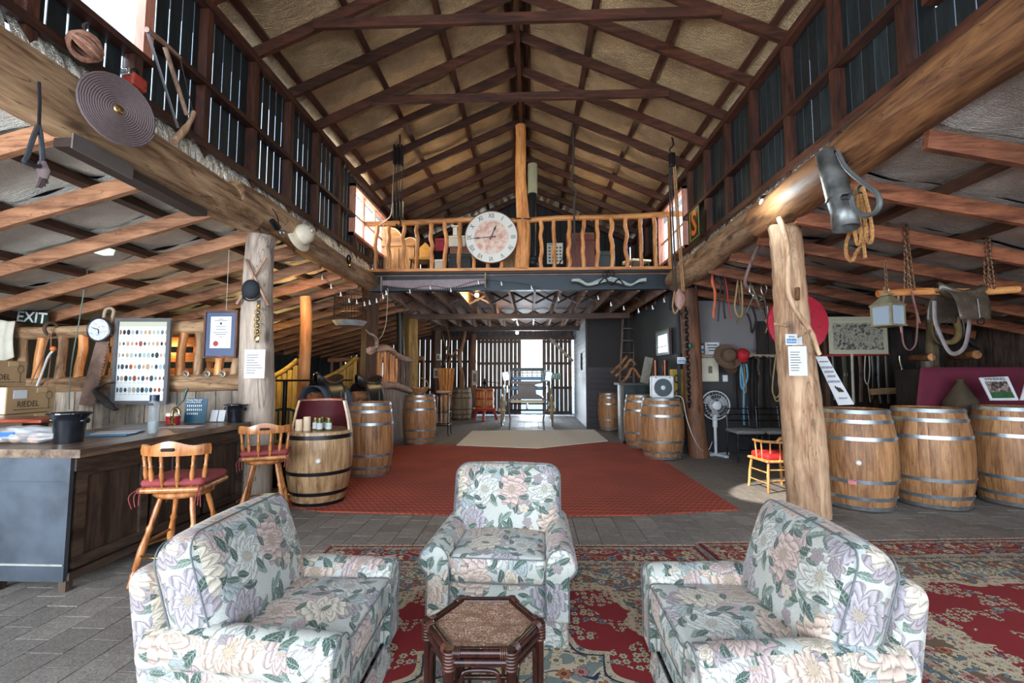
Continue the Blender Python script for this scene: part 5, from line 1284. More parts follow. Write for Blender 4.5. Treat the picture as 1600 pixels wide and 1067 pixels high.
for k in range(12):
    y = 8.68+.2*k; MB().tube([(GX, y, zi(low_, y)+.02), (GX+.01*(-1)**k, y+.02, (zi(low_, y)+zi(top_, y))/2), (GX, y, zi(top_, y))], [.035, .03, .032], 8).part('stick', HONEY('z') if k < 7 else DARKT('z'), t, True)
for k in range(14):
    y = 8.55+.19*k; z = zi(low_, y)-.05; MB().box((GX-.02, y+.09, z/2), (.03, .178, z)).part('plank', wood('plum_brown_plank', (.11, .07, .055), (.25, .17, .13), 'z', .75, .8, .3), t)
# bird cage
p = at(547, 484, Y=7.35); t = thing('bird_cage', 'round wire bird cage with a pale metal tray hanging below the left log end', 'cage', p, 0)
WIRE = plain('dark_fine_wire', (.04, .025, .02), .5, .6, 0)
R_, h1 = .255, .20
for k in range(34): a = 2*PI*k/34; MB().cyl((R_*math.cos(a), R_*math.sin(a), -h1), (R_*.97*math.cos(a), R_*.97*math.sin(a), .22), .0036, 4).part('wire', WIRE, t)
for z in (-.10, .02, .12, .22): MB().torus((0, 0, z), R_, .005, n=28, m=5).part('hoop', WIRE, t, True)
MB().lathe([(0, -.27), (.21, -.27), (.27, -.19), (.262, -.185), (.20, -.262), (0, -.262)], 28).part('tray', plain('pale_zinc_tray', (.42, .46, .45), .5, .3, .3, 12), t, 40)
for k in range(10): a = 2*PI*k/10; MB().tube(curve_pts([(R_*math.cos(a), R_*math.sin(a), .22), (R_*.7*math.cos(a), R_*.7*math.sin(a), .30), (0, 0, .34)], 4), .0022, 4).part('dome_wire', WIRE, t)
MB().torus((0, 0, .365), .025, .004, (0, 1, 0), 14, 5).part('ring', WIRE, t)
MB().box((0, 0, -.02), (.30, .012, .012)).part('perch', HONEY('x'), t)
MB().cyl(at(625, 489, Y=10.7), (at(627, 600, Y=10.7).x, 10.7, 1.2), .085, 16).top('flue_pipe', plain('black_flue', (.02, .022, .025), .35, .5, .1), 'black flue pipe standing in front of the squared yellow-brown post', 'pipe', smooth=True)
# curved horn on the post
pts = [at(x, y, X=-2.80) for x, y in ((572, 516), (576, 521), (583, 524), (588, 531), (588, 540), (583, 544))]
MB().tube(curve_pts(pts, 4), [.018]*5+[.028]*5+[.034]*5+[.032]*5+[.022]*1, 10).top('horn', plain('grey_brown_horn', (.30, .22, .17), .45, 0, .3, 12), 'curved horn fixed to the dark squared post beside the bird cage', 'horn', smooth=True)
MB().tube(curve_pts([at(x, y, Y=8.22) for x, y in ((606, 450), (605, 480), (603, 505), (598, 522), (592, 530))], 5), .006, 6).top('thin_rope', plain('pale_cord', (.5, .42, .3), .8, 0, 0), 'thin pale cord hanging from the left end of the loft beam', 'rope', smooth=True)
# fairy lights
FL = plain('white_fairy_light', (.8, .85, .85), .3, 0, 0)
def fairy(label, px, Y):
    P = [at(x, y, Y=Y) for x, y in px]; t = thing('fairy_lights', label, 'lights', P[0], 0); L = [p-P[0] for p in P]
    MB().tube(curve_pts(L, 3), .0035, 4).part('wire', WIRE, t)
    for q in L: MB().tube([q, q+Vector((.006, 0, -.035)), q+Vector((.012, 0, -.07))], [.006, .010, .018], 6).part('bulb', FL, t, True)
fairy('string of small white lights sagging across the bird cage', [(474, 398), (487, 416), (503, 430), (517, 444), (532, 456), (545, 466), (557, 468), (569, 471), (577, 469), (588, 466), (598, 460), (603, 454)], 7.0)
fairy('string of small white lights below the right end of the loft beam', [(954, 472), (974, 478), (997, 482), (1019, 477), (1037, 466)], 8.0)
fairy('string of small white lights along the loft beam face', [(640, 452), (672, 446), (704, 450), (747, 438), (783, 440), (830, 446), (872, 464), (934, 462)], 8.1)
# wicker basket on b7
WICK = wood('wicker', (.22, .10, .04), (.45, .24, .10), 'x', .6, 3, .1, .8)
def basket(label, x, y, z, R=.19):
    t = thing('wicker_basket', label, 'basket', (x, y, z)); m = MB()
    def fn(u, v): r = R*(.62+.38*v+.02*math.sin(44*PI*u+6*PI*(int(v*8) % 2))); return (r*math.cos(2*PI*u), r*.8*math.sin(2*PI*u), .015+.12*v+.03*abs(math.cos(2*PI*u)))
    m.grid(fn, 44, 8); b_ = m.part('body', WICK, t, True); b_.modifiers.new('t', 'SOLIDIFY').thickness = .012
    MB().lathe([(0, 0), (R*.62, 0), (R*.62, .02), (0, .02)], 20).part('bottom', WICK, t)
    MB().tube([(R*math.cos(2*PI*k/30), R*.8*math.sin(2*PI*k/30), .138+.03*abs(math.cos(2*PI*k/30))) for k in range(30)], .014, 6, closed=True, jit=.2).part('rim', WICK, t, True)
    MB().tube(curve_pts([(-R*.95, 0, .15), (-R*.9, 0, .24), (-R*.5, 0, .33), (0, 0, .36), (R*.5, 0, .33), (R*.9, 0, .24), (R*.95, 0, .15)], 5), .010, 8).part('handle', WICK, t, True)
    return t
basket('wicker basket with a tall arched handle on the barrel by the rustic gate', b7.location.x, b7.location.y, 1.0)
# iron rack with kindling
p = at(695, 681, Z=0); t = thing('iron_rack', 'black wrought iron rack with scrolls holding kindling wood beside the basket barrel', 'rack', (p.x-.10, p.y+.15, 0), 0)
for sx in (-.28, .18):
    for sy in (-.2, .2): MB().tube(curve_pts([(sx*1.15, sy, .0), (sx*1.0, sy, .08), (sx, sy, .5), (sx, sy, 1.0)], 3), .013, 6).part('leg', BLK, t, True)
for z in (.25, .55, .97):
    for sy in (-.2, .2): MB().cyl((-.28, sy, z), (.18, sy, z), .009, 6).part('bar', BLK, t, True)
    for sx in (-.28, .18): MB().cyl((sx, -.2, z), (sx, .2, z), .009, 6).part('bar', BLK, t, True)
for k in range(6): MB().cyl((-.28+.092*k, -.2, .25), (-.28+.092*k, -.2, .97), .005, 5).part('upright', BLK, t, True)
for k in range(7): 
    q = thing('firewood_stick', ('leftmost', 'second from left', 'third from left', 'middle', 'third from right', 'second from right', 'rightmost')[k]+' pale split kindling stick standing in the black iron rack', 'wood', (p.x-.25+.05*k, p.y+.15+.03*(-1)**k, .28), 0, 'kindling in the iron rack')
    MB().bar((0, 0, 0), (.03*(-1)**k, 0, .62+.05*(k % 3)), .03, .03, (0, 1, 0)).part('stick', wood('pale_split_wood', (.35, .20, .14), (.6, .42, .32), 'z', .7, 1, .3), q)
for k in range(3):
    pc = at(689+6*k, 605-3*k, Y=10.9); MB().ball((0, 0, 0), .07, 10, 7, (1.3, .8, .6)).top('driftwood_lump', wood('pinkish_root', (.35, .19, .13), (.6, .38, .28), 'x'), ['pinkish gnarled root lump at the left on top of the iron rack', 'pinkish gnarled root lump in the middle on top of the iron rack', 'pinkish gnarled root lump at the right on top of the iron rack'][k], 'wood', loc=(pc.x, 10.75, 1.03), smooth=True)
# bundle of orange bark strips, twisted vine trunk
p = at(697, 590, Y=13.3); t = thing('bark_bundle', 'orange bundle of bark strips tied on a stump behind the iron rack', 'bark', (p.x, 13.3, 0), 0)
MB().tube([(0, 0, 0), (0, 0, .55)], .13, 10).part('stump', LOG('z'), t, True)
for k in range(14): a = 2*PI*k/14; MB().tube([(.10*math.cos(a), .10*math.sin(a), .5), (.16*math.cos(a), .13*math.sin(a), 1.0), (.22*math.cos(a), .13*math.sin(a), 1.62)], [.03, .035, .03], 5).part('strip', HONEY('z'), t, True)
MB().tube(curve_pts([at(x, y, Y=b9.location.y) for x, y in ((720, 632), (722, 590), (717, 560), (722, 540), (726, 520), (722, 505))], 5), [.09]*6+[.07]*8+[.06]*12, 8, jit=.15).top('vine_trunk', LOGR('z'), 'twisted bare vine trunk rising out of the old grey barrel', 'trunk', smooth=True)
for k, pp in enumerate((((696, 600), (700, 575), (706, 556), (716, 546)), ((690, 520), (696, 540), (703, 556)), ((698, 510), (702, 530), (699, 552), (694, 570)))):
    MB().tube(curve_pts([at(x, y, Y=13.5) for x, y in pp], 4), .025, 6).top('dry_branch', LOGR('z'), ['dry branch curving right from the bark bundle to the vine trunk', 'short dry branch slanting above the bark bundle', 'long thin dry branch hanging behind the bark bundle'][k], 'branch', smooth=True)
# posters on far posts
PO = plain('small_print_poster', (.62, .60, .52), .6, 0, .5, 40)
for lab, px, py, Y, w_, h in (('small cream card at eye height on the dark far post', 685, 558, 14.0, .13, .2), ('small white poster low on the dark far post', 682, 583, 14.0, .18, .30), ('narrow cream poster on the slim brown round post by the far door', 742, 590, 15.475, .19, .5)):
    p = at(px, py, Y=Y); q = thing('poster', lab, 'poster', p, 0); MB().box((0, 0, 0), (w_, .006, h)).part('sheet', PO, q); MB().box((-.01, -.005, 0), (w_*.5, .004, h*.55)).part('printed_figure', plain('brown_print', (.22, .12, .09), .6, 0, .4, 30), q)
p = at(906, 457+105, Y=14.0)
# red fruit press
p = at(757, 657, Z=0); t = thing('fruit_press', 'slatted wooden fruit press on red iron legs with a black crank at the far left', 'press', (p.x, p.y+.1, 0), 0)
REDP = plain('red_painted_iron', (.45, .045, .025), .4, 0, .1)
zb = .36
for k in range(20): a = 2*PI*k/20; MB().box((0, 0, 0), (.07, .03, .62)).part('slat', HONEY('z'), t, loc=(.27*math.cos(a), .27*math.sin(a), zb+.32), rot=(0, 0, a+PI/2))
for z in (zb+.08, zb+.32, zb+.58): MB().lathe([(.287, z-.03), (.295, z-.03), (.295, z+.03), (.287, z+.03)], 28).part('band', REDP, t, True)
MB().lathe([(0, zb-.05), (.38, zb-.05), (.40, zb+.02), (.37, zb+.02), (.36, zb-.02), (0, zb-.02)], 28).part('tray', REDP, t, 40)
for k in range(3): a = 2*PI*k/3+PI/2+PI; MB().tube([(.28*math.cos(a), .28*math.sin(a), zb-.04), (.36*math.cos(a), .36*math.sin(a), .18), (.42*math.cos(a), .42*math.sin(a), 0)], [.05, .04, .05], 8).part('leg', REDP, t, True)
MB().cyl((0, 0, zb), (0, 0, zb+.95), .022, 10).part('screw', BLK, t, True); MB().ball((0, 0, zb+.82), .08, 12, 8, (1, 1, .8)).part('ratchet', BLK, t, True); MB().cyl((0, 0, zb+.86), (.5, .1, zb+.80), .012, 8).part('crank', BLK, t, True)

# ------------------------------------------------------------------ carriage
NAVY_ = plain('navy_buggy_leather', (.015, .035, .09), .3, 0, .1); BRWN = plain('dark_brown_panel', (.075, .035, .02), .3, 0, .2, 4); GREYI = plain('silver_grey_iron', (.32, .34, .38), .4, .6, .2)
YLW = plain('cream_yellow_paint', (.62, .52, .32), .4, 0, .1); BLUS = plain('sky_blue_seat', (.12, .30, .55), .35, 0, .15, 8)
cg = at(823, 672, Z=0); t = thing('horse_carriage', 'old horse drawn buggy with blue seats standing before the open far door', 'carriage', (cg.x, 12.9, 0), 0)
S = 1.0
def cz(py): return at(820, py, Y=12.4).z
def wheel(x, y, R, name):
    rim = MB().torus((x, y, R), R-.02, .022, (1, 0, 0), 40, 6).part(name, YLW, t, True)
    MB().torus((x, y, R), R, .008, (1, 0, 0), 40, 5).part('tyre', BLK, rim, True)
    MB().cyl((x-.10, y, R), (x+.10, y, R), .055, 12).part('hub', YLW, rim, True)
    for k in range(12): a = 2*PI*k/12; MB().cyl((x, y, R), (x, y+(R-.03)*math.cos(a), R+(R-.03)*math.sin(a)), .012, 6).part('spoke', YLW, rim)
for s in (-1, 1): wheel(s*.72+.0, 1.1, .56, 'rear_wheel'); wheel(s*.70, 0.15, .44, 'front_wheel')
MB().box((0, .1, cz(629)), (.95, .08, .07)).part('front_axle_bed', YLW, t); MB().cyl((-.72, .15, .44), (.72, .15, .44), .022, 8).part('front_axle', BLK, t); MB().cyl((-.74, 1.1, .56), (.74, 1.1, .56), .022, 8).part('rear_axle', BLK, t)
MB().cyl((0, .15, .46), (0, 1.1, .56), .03, 8).part('perch_pole', YLW, t)
zf = cz(625)
MB().box((0, .75, zf+.02), (.92, 1.4, .05)).part('floor_board', BRWN, t)
# dashboard: waisted panel
pl = [(-.44, 0), (.44, 0), (.42, .08), (.26, .14), (.23, .40), (.44, .44), (.44, .50), (-.44, .50), (-.44, .44), (-.23, .40), (-.26, .14), (-.42, .08)]
MB().prism([(x, z) for x, z in pl], .03, M=R90, c=(0, .05, zf)).part('dashboard', BRWN, t)
MB().tube([(-.25, .0, cz(601)), (.25, .0, cz(601)), (.28, .0, cz(604)), (-.28, .0, cz(604)), (-.25, .0, cz(601))], .010, 6).part('rein_rail', GREYI, t)
for (y, z0, nm) in ((.55, cz(608), 'front_seat'), (1.15, cz(592), 'rear_seat')): MB().rbox((0, y, z0), (.90, .40, .10), .03, 3).part(nm, BLUS, t, True)
MB().rbox((0, 1.38, cz(576)), (1.0, .06, .10), .02, 2).part('seat_back_rail', plain('dark_green_leather', (.01, .04, .04), .4, 0, 0), t, True)
for k in range(2): MB().box((0, 1.36, cz(582+5*k)), (.98, .03, .025)).part('back_slat', BRWN, t)
for k in range(7): MB().box((-.45+.15*k, 1.36, cz(584)), (.025, .025, cz(576)-cz(592))).part('back_spindle', BRWN, t)
for s in (-1, 1):
    MB().tube([(s*.50, 1.36, cz(577)), (s*.52, 1.1, cz(590)), (s*.50, .8, cz(594))], .016, 6).part('arm_rail', GREYI, t, True)
    MB().box((s*.62, .5, cz(588)), (.16, .16, .24), rot=(0, s*.2, 0)).part('carriage_lamp', plain('blue_grey_lamp', (.35, .42, .52), .2, .5, 0), t)
    MB().tube([(s*.62, .5, cz(597)), (s*.52, .5, cz(604)), (s*.46, .5, cz(612))], .012, 6).part('lamp_bracket', GREYI, t, True)
    MB().box((s*.60, .9, cz(610)), (.03, .5, .2)).part('side_step', GREYI, t)
    MB().tube(curve_pts([(s*.44, .1, zf), (s*.50, -.25, zf-.08), (s*.47, -.55, zf-.30), (s*.43, -.80, .25), (s*.45, -.95, .02)], 5), .022, 8).part('shaft', GREYI, t, True)
    MB().tube(curve_pts([(s*.46, .1, zf), (s*.58, .0, zf-.05), (s*.60, 0, zf-.25), (s*.52, .05, zf-.32)], 4), .014, 6).part('spring', GREYI, t, True)
# far exit sign
p = at(862, 588, Y=14.8); t = thing('exit_sign', 'green EXIT sign with white letters to the right of the carriage', 'sign', p, 0)
MB().box((.12, .0, 0), (.34, .04, .20)).part('green_box', plain('exit_green', (.01, .20, .10), .4, 0, 0), t); MB().box((-.2, 0, .02), (.30, .04, .36)).part('blue_white_panel', plain('pale_blue_panel', (.45, .70, .85), .4, 0, 0), t)
text('lettering', 'EXIT', .19, WHITE, t, (.09, -.025, 0), bold=.004)
MB().box((0, .0, .78), (.02, .02, 1.3)).part('hanger', BLK, t)
# picture on pale wall
p = at(908, 565, X=1.49); t = thing('wall_plaque', 'small dark framed plaque on the pale weatherboards near the far door', 'plaque', (1.49, p.y, p.z), 0)
MB().box((-.02, 0, 0), (.03, .42, .50)).part('frame', BLK, t); MB().box((-.038, 0, 0), (.006, .34, .42)).part('panel', plain('grey_green_print', (.25, .26, .18), .5, 0, .4, 10), t)
# ------------------------------------------------------------------ loft edge: railing, clock, saw, yoke
YR = 8.22
lr = thing('loft_railing', 'orange branch railing with crooked balusters along the loft edge', 'railing', (0, 0, 0))
pts = [at(x, y, Y=YR) for x, y in ((558, 350), (600, 350), (640, 348), (700, 345), (760, 343), (812, 345), (870, 341), (930, 340), (990, 338), (1040, 335), (1085, 334))]
MB().tube(curve_pts(pts, 4), .050, 12, jit=.06).part('top_rail', HONEY('x'), lr, True)
xs = (587.5, 607.5, 630, 650.6, 674, 696, 718, 740, 762, 784, 845, 866, 889, 912, 934, 956, 979, 1002, 1024, 1047)
rr = random.Random(3)
for k, px in enumerate(xs):
    x = at(px, 400, Y=YR).x; z1 = at(px, 348-(px-600)*.02, Y=YR).z; n_ = 6
    P_ = [Vector((x+rr.uniform(-.02, .02), YR+rr.uniform(-.01, .01), 3.33+(z1-3.33)*j/n_)) for j in range(n_+1)]
    MB().tube(curve_pts(P_, 3), .034+.006*rr.random(), 8, jit=.12).part('baluster', HONEY('z'), lr, True)
MB().bar(at(804, 341, Y=YR-.12), at(830, 342, Y=YR-.12), .02, .02).part('iron_strap', BLK, lr)
# big clock
p = at(768, 372, Y=8.12); CR = .475
ck = thing('wall_clock', 'large round cream clock with roman numerals and a pink marbled centre on the railing', 'clock', (p.x, 8.08, p.z), 0)
def mat_dial():
    n = NT('antique_clock_dial', .55); o = n.obj(); r = n.vm('LENGTH', o, out=1); a = n.noise(o, 9, 5, .65)
    cen = n.mix(n.ramp(a, [(.4, 0), (.62, 1)]), (.66, .52, .42), (.50, .24, .18)); outer = n.mix(n.noise(o, 5, 3), (.68, .66, .60), (.58, .56, .50))
    rr_ = n.math('ADD', r, n.math('MULTIPLY', a, .04)); n.set('Base Color', n.mix(n.ramp(rr_, [(.31, 0), (.345, 1)]), cen, outer)); return n.m
MB().lathe([(0, 0), (CR-.004, 0), (CR-.004, .02), (0, .02)], 64, M=R90).part('dial', mat_dial(), ck)
MB().lathe([(CR-.010, -.012), (CR, -.008), (CR, .035), (CR-.012, .035), (CR-.010, -.012)], 64, M=R90, c=(0, 0, 0)).part('rim', plain('brown_clock_rim', (.18, .09, .05), .5, 0, .2), ck, True)
NUM = ['XII', 'I', 'II', 'III', 'IV', 'V', 'VI', 'VII', 'VIII', 'IX', 'X', 'XI']
NUMM = plain('black_numeral', (.03, .025, .03), .5, 0, 0)
R90b = Matrix.Rotation(PI/2, 3, 'X')
for k, s_ in enumerate(NUM):
    a = 2*PI*k/12; r = CR*.82
    text('numeral', s_, .125, NUMM, ck, (r*math.sin(a), -.024, r*math.cos(a)), (PI/2, a, 0), sx=.72)
def hand(ang, L, w_):
    d = Vector((math.sin(ang), 0, math.cos(ang))); s_ = Vector((math.cos(ang), 0, -math.sin(ang))); c0 = Vector((0, -.034, 0))
    pl = [c0-d*L*.22+s_*.012, c0-d*L*.22-s_*.012, c0-s_*w_, c0+d*L*.55-s_*w_*.6, c0+d*L*.62-s_*w_*1.8, c0+d*L, c0+d*L*.62+s_*w_*1.8, c0+d*L*.55+s_*w_*.6, c0+s_*w_]
    m = MB(); n = len(pl); m.add(pl+[q+Vector((0, -.004, 0)) for q in pl], [tuple(range(n)), tuple(range(2*n-1, n-1, -1))]+[(i, n+i, n+(i+1) % n, (i+1) % n) for i in range(n)]); m.part('hand', NUMM, ck)
hand(math.radians(23), .24, .010); hand(math.radians(266), .36, .008)
MB().ball((0, -.03, 0), .022, 12, 8).part('hand_boss', plain('red_boss', (.35, .05, .03), .4, 0, 0), ck, True)
# crosscut saw on the beam
pa = at(598, 447, Y=8.18); pb = at(758, 441, Y=8.18)
cs = saw('long two-man crosscut saw with downward teeth fixed on the blue black loft beam', pa, pb, .085, .085, .022, False, plain('purple_grey_saw_steel', (.13, .10, .11), .5, .4, .2), 'crosscut_saw', tside=-1, n=40, bow=.10) if False else None
t = saw('long two-man crosscut saw with downward teeth fixed on the blue black loft beam', pa+Vector((0, -.04, .06)), pb+Vector((0, -.04, .02)), .07, .07, .030, False, plain('purple_grey_saw_steel', (.20, .155, .165), .45, .4, .2), 'crosscut_saw', tside=1, n=44, bow=.09); L = pb-pa
for q in (Vector((-.01, 0, 0)), L+Vector((.01, 0, 0))): MB().cyl(q+Vector((0, -.01, -.17)), q+Vector((0, -.01, .10)), .018, 8).part('handle', wood('grey_saw_grip', (.18, .13, .10), (.32, .25, .2), 'z'), t, True)
# yoke
px = [(893, 437), (905, 436), (918, 443), (932, 438), (950, 433), (968, 437), (985, 444), (998, 437), (1009, 435)]
lo = [(893, 440), (905, 441), (918, 447), (934, 444), (950, 440), (968, 443), (985, 447), (998, 441), (1009, 440)]
t = thing('wooden_yoke', 'pale blue weathered ox yoke hanging on the loft beam', 'yoke', (0, 0, 0), 0)
A_ = curve_pts([at(*q, Y=8.12) for q in px], 3); B_ = curve_pts([at(*q, Y=8.12) for q in lo], 3)
m = MB(); k = len(A_); vs = [p+Vector((0, s, 0)) for p in A_ for s in (-.04, .04)]+[p+Vector((0, s, 0)) for p in B_ for s in (-.04, .04)]
fs = []
for i in range(k-1): fs += [(2*i, 2*i+1, 2*i+3, 2*i+2), (2*k+2*i+1, 2*k+2*i, 2*k+2*i+2, 2*k+2*i+3), (2*i, 2*i+2, 2*k+2*i+2, 2*k+2*i), (2*i+1, 2*k+2*i+1, 2*k+2*i+3, 2*i+3)]
fs += [(0, 2*k, 2*k+1, 1), (2*k-2, 2*k-1, 4*k-1, 4*k-2)]
m.add(vs, fs).part('beam', wood('pale_blue_flaking_wood', (.22, .30, .32), (.55, .58, .50), 'x', .7, 1.5, .05, .4, .3), t, 40)
for k_ in range(2): MB().torus(at(948+6*k_, 428, Y=8.08), .065, .011, (0, 1, .4*k_), 20, 6).part('iron_ring', BLK, t, True)
MB().tube(curve_pts([at(935, 444, Y=8.06), at(945, 434, Y=8.04), at(955, 446, Y=8.06), at(966, 436, Y=8.05), at(975, 445, Y=8.06)], 4), .012, 6).part('chain', BLK, t, True)
# furniture on the loft
LZ = 3.26
t = thing('wardrobe', 'honey pine wardrobe with carved scroll pediment on the loft by the left window', 'wardrobe', (at(622, 400, Y=9.2).x+.06, 9.3, LZ), .0)
PINE = lambda ax: wood('honey_pine', (.38, .17, .05), (.62, .33, .12), ax, .4, .8, .05, .1, .3)
W_, H_ = .66, .78
MB().box((0, 0, H_/2), (W_, .4, H_)).part('body', PINE('z'), t)
for s in (-1, 1): MB().box((s*.16, -.21, .38), (.28, .02, .68)).part('door', PINE('z'), t); MB().box((s*.02, -.225, .4), (.012, .01, .5)).part('door_edge', PINE('z'), t)
MB().box((0, -.02, H_+.01), (W_+.08, .46, .05)).part('cornice', PINE('x'), t)
pd = [(-.36, 0), (.36, 0), (.36, .05), (.30, .11), (.20, .13), (.10, .10), (.04, .17), (-.02, .26), (-.1, .32), (-.2, .34), (-.33, .34), (-.36, .30)]
MB().prism(pd, .04, M=R90, c=(0, -.19, H_+.03)).part('pediment', PINE('x'), t)
MB().tube(curve_pts([(x, -.22, z+H_+.03) for x, z in pd[2:-1]], 3), .014, 6).part('moulding', plain('pale_moulding', (.75, .6, .35), .4, 0, .1), t, True)
# bentwood chair back / amber shell chair
def shell_chair(label, px, Y, h, col, rz=0):
    t = thing('shell_chair', label, 'chair', (at(px, 400, Y=Y).x, Y, LZ), rz)
    def fn(u, v):
        a = (u-.5)*1.5*math.sin(PI*min(1, v*.62+.38)); return (.24*math.sin(a)*1.2, .12-.10*math.cos(a)+.12*v*v, .42+(h-.42)*v)
    MB().grid(fn, 14, 12).part('back_shell', col, t, True).modifiers.new('t', 'SOLIDIFY').thickness = .015
    MB().rbox((0, -.16, .40), (.42, .42, .05), .02, 3).part('seat', col, t, True)
    for sx in (-.16, .16):
        for sy in (-.32, .0): MB().tube([(sx*1.2, sy, 0), (sx, sy, .4)], .016, 6).part('leg', BLK, t, True)
shell_chair('amber wooden shell backed chair on the loft next to the wardrobe', 662, 9.0, .86, plain('amber_plywood', (.60, .30, .07), .3, 0, .1))
shell_chair('pale cream shell backed chair near the right end of the loft', 988, 9.3, .52, plain('cream_shell', (.72, .58, .36), .4, 0, .1), .3)
def chest(label, cat, name, px0, py0, px1, py1, Y, mat, d=.4, lid=None):
    a = at(px0, py0, Y=Y); b = at(px1, py1, Y=Y); w_ = b.x-a.x; h = a.z-b.z
    z0 = max(LZ, b.z) if b.z < LZ+.1 else b.z
    t = thing(name, label, cat, ((a.x+b.x)/2, Y+d/2, z0), 0); MB().rbox((0, 0, h/2), (w_, d, h), .012, 2).part('body', mat, t)
    MB().box((0, -.01, h*.82), (w_+.02, d+.02, .02)).part('lid_edge', lid or mat, t)
    return t
chest('black metal trunk on the loft behind the balusters left of the clock', 'trunk', 'metal_trunk', 700, 396, 736, 426, 8.9, plain('black_trunk', (.02, .022, .025), .4, .3, .2))
c0 = chest('brown leather suitcase lying on the black trunk on the loft', 'suitcase', 'suitcase', 703, 384, 738, 396, 8.95, plain('brown_leather_case', (.18, .07, .03), .45, 0, .2), .3)
c1 = chest('white carton lying on the brown suitcase on the loft', 'box', 'white_carton', 701, 368, 727, 385, 8.95, plain('off_white_carton', (.62, .60, .50), .7, 0, .1), .3)
c2 = chest('white bucket standing on the loft between the amber chair and the trunk', 'bucket', 'white_bucket', 679, 405, 694, 426, 8.75, plain('off_white_carton', (.62, .60, .50), .7, 0, .1), .25)
t = thing('table_lamp', 'small black and white lantern lamp standing on the white carton on the loft', 'lamp', (at(711, 360, Y=9).x, 9.05, at(711, 368, Y=9).z), 0)
MB().box((0, 0, .09), (.10, .10, .16)).part('lantern', plain('lamp_glass', (.8, .8, .75), .2, 0, 0), t); MB().box((0, 0, .19), (.14, .14, .03)).part('cap', CRM, t)
for sx in (-.05, .05): MB().box((sx, -.05, .09), (.012, .012, .17)).part('post', BLK, t)
a = chest('folded red cloth heap on the loft behind the amber chair', 'cloth', 'red_cloth', 680, 372, 697, 392, 9.4, plain('crimson_cloth', (.28, .02, .04), .8, 0, .3), .3)
chest('yellow brown tea chest on the loft to the left of the trunk king post', 'chest', 'tea_chest', 788, 385, 804, 426, 9.0, wood('tea_chest_ply', (.3, .2, .1), (.5, .36, .2), 'z'), .3)
chest('red-brown wooden cabinet on the loft right of the stove', 'cabinet', 'cabinet', 884, 364, 930, 426, 9.6, wood('red_cabinet', (.09, .022, .014), (.18, .05, .03), 'z', .4), .4)
chest('dark green tool chest on the loft behind the right balusters', 'chest', 'tool_chest', 935, 392, 962, 426, 10.0, plain('dark_trunk_b', (.02, .03, .03), .5, 0, .2), .4)
# calendar poster
p = at(867, 396, Y=9.5); t = thing('calendar', 'printed calendar sheet with small pictures leaning on the loft behind the balusters', 'calendar', p, 0)
MB().box((0, 0, 0), (.33, .01, .44)).part('sheet', plain('pale_calendar', (.55, .55, .45), .6, 0, 0), t)
for i in range(4):
    for j in range(5): MB().box((-.11+.075*i, -.008, .12-.07*j), (.045, .003, .04)).part('picture_cell', plain('calendar_cell', (.12, .12, .12), .6, 0, .4, 20, vary=.4), t)
MB().box((-.09, -.008, .19), (.1, .003, .04)).part('picture_cell', plain('teal_cell', (.1, .4, .4), .6, 0, 0), t)
# stove with flue
p = at(834, 400, Y=9.4); t = thing('pot_belly_stove', 'black pot belly stove on the loft behind the trunk king post with a tall flue', 'stove', (p.x-.02, 9.5, LZ), 0)
MB().lathe([(0, .12), (.16, .12), (.20, .18), (.22, .30), (.16, .42), (.17, .5), (.20, .54), (.20, .58), (.10, .62), (.085, .62)], 24).part('body', BLK, t, 40)
for k in range(3): a = 2*PI*k/3; MB().tube([(.15*math.cos(a), .15*math.sin(a), .15), (.2*math.cos(a), .2*math.sin(a), 0)], .02, 6).part('leg', BLK, t)
MB().cyl((0, 0, .6), (0, 0, 2.35), .085, 20).part('flue', plain('black_flue', (.02, .022, .025), .35, .5, .1), t, True); MB().cyl((0, 0, 1.98), (0, 0, 2.62), .10, 20).part('cream_collar', plain('cream_flue', (.38, .38, .24), .5, 0, .1), t, True)
MB().tube([(.02, -.1, .15), (.3, -.35, .02), (.6, -.35, .5), (.62, -.35, .75)], .012, 6).part('poker_rail', BLK, t)
# tackles and ropes
ROPE = wood('twisted_rope', (.24, .13, .05), (.48, .29, .13), 'x', .8, 4, .05, .8); DROPE = plain('dark_old_rope', (.05, .035, .025), .8, 0, .3, 30)
def rope(label, pts, r=.008, mat=None, name='rope', n=5): return MB().tube(curve_pts(pts, n), r, 6).top(name, mat or ROPE, label, 'rope', smooth=True)
Yt = 7.4
t = thing('pulley_tackle', 'black rope tackle with two blocks hanging from the roof before the left loft window', 'pulley', at(623, 212, Y=Yt), 0)
def rel(px, py, Y=None, o=None): return at(px, py, Y=Y or Yt)-o.location
MB().tube(curve_pts([rel(624, 205, o=t), rel(625, 222, o=t), rel(622, 232, o=t)], 4), .012, 6).part('hook', BLK, t, True)
for k, (py0, py1) in enumerate(((228, 258), (314, 342))):
    for j in range(3): MB().rbox(rel(617+5.5*j, (py0+py1)/2, o=t), (.035, .12, rel(0, py0, o=t).z-rel(0, py1, o=t).z), .016, 3).part('cheek', BLK, t, True)
for j, (a, b) in enumerate(((616, 614), (621, 620), (625, 624), (630, 627), (618, 619))): MB().cyl(rel(a, 255, o=t), rel(b, 316, o=t), .007, 6).part('fall', DROPE, t, True)
MB().tube(curve_pts([rel(623, 340, o=t), rel(626, 348, o=t), rel(623, 355, o=t), rel(619, 350, o=t)], 4), .014, 6).part('lower_hook', BLK, t, True)
rope('pale loose rope hanging from the left tackle down to the railing', [at(616, 245, Y=7.5), at(614, 300, Y=7.6), at(611, 335, Y=7.9), at(600, 346, Y=8.12), at(592, 352, Y=8.1), at(602, 346, Y=8.1)], .010, plain('pale_cord', (.5, .42, .3), .8, 0, 0))
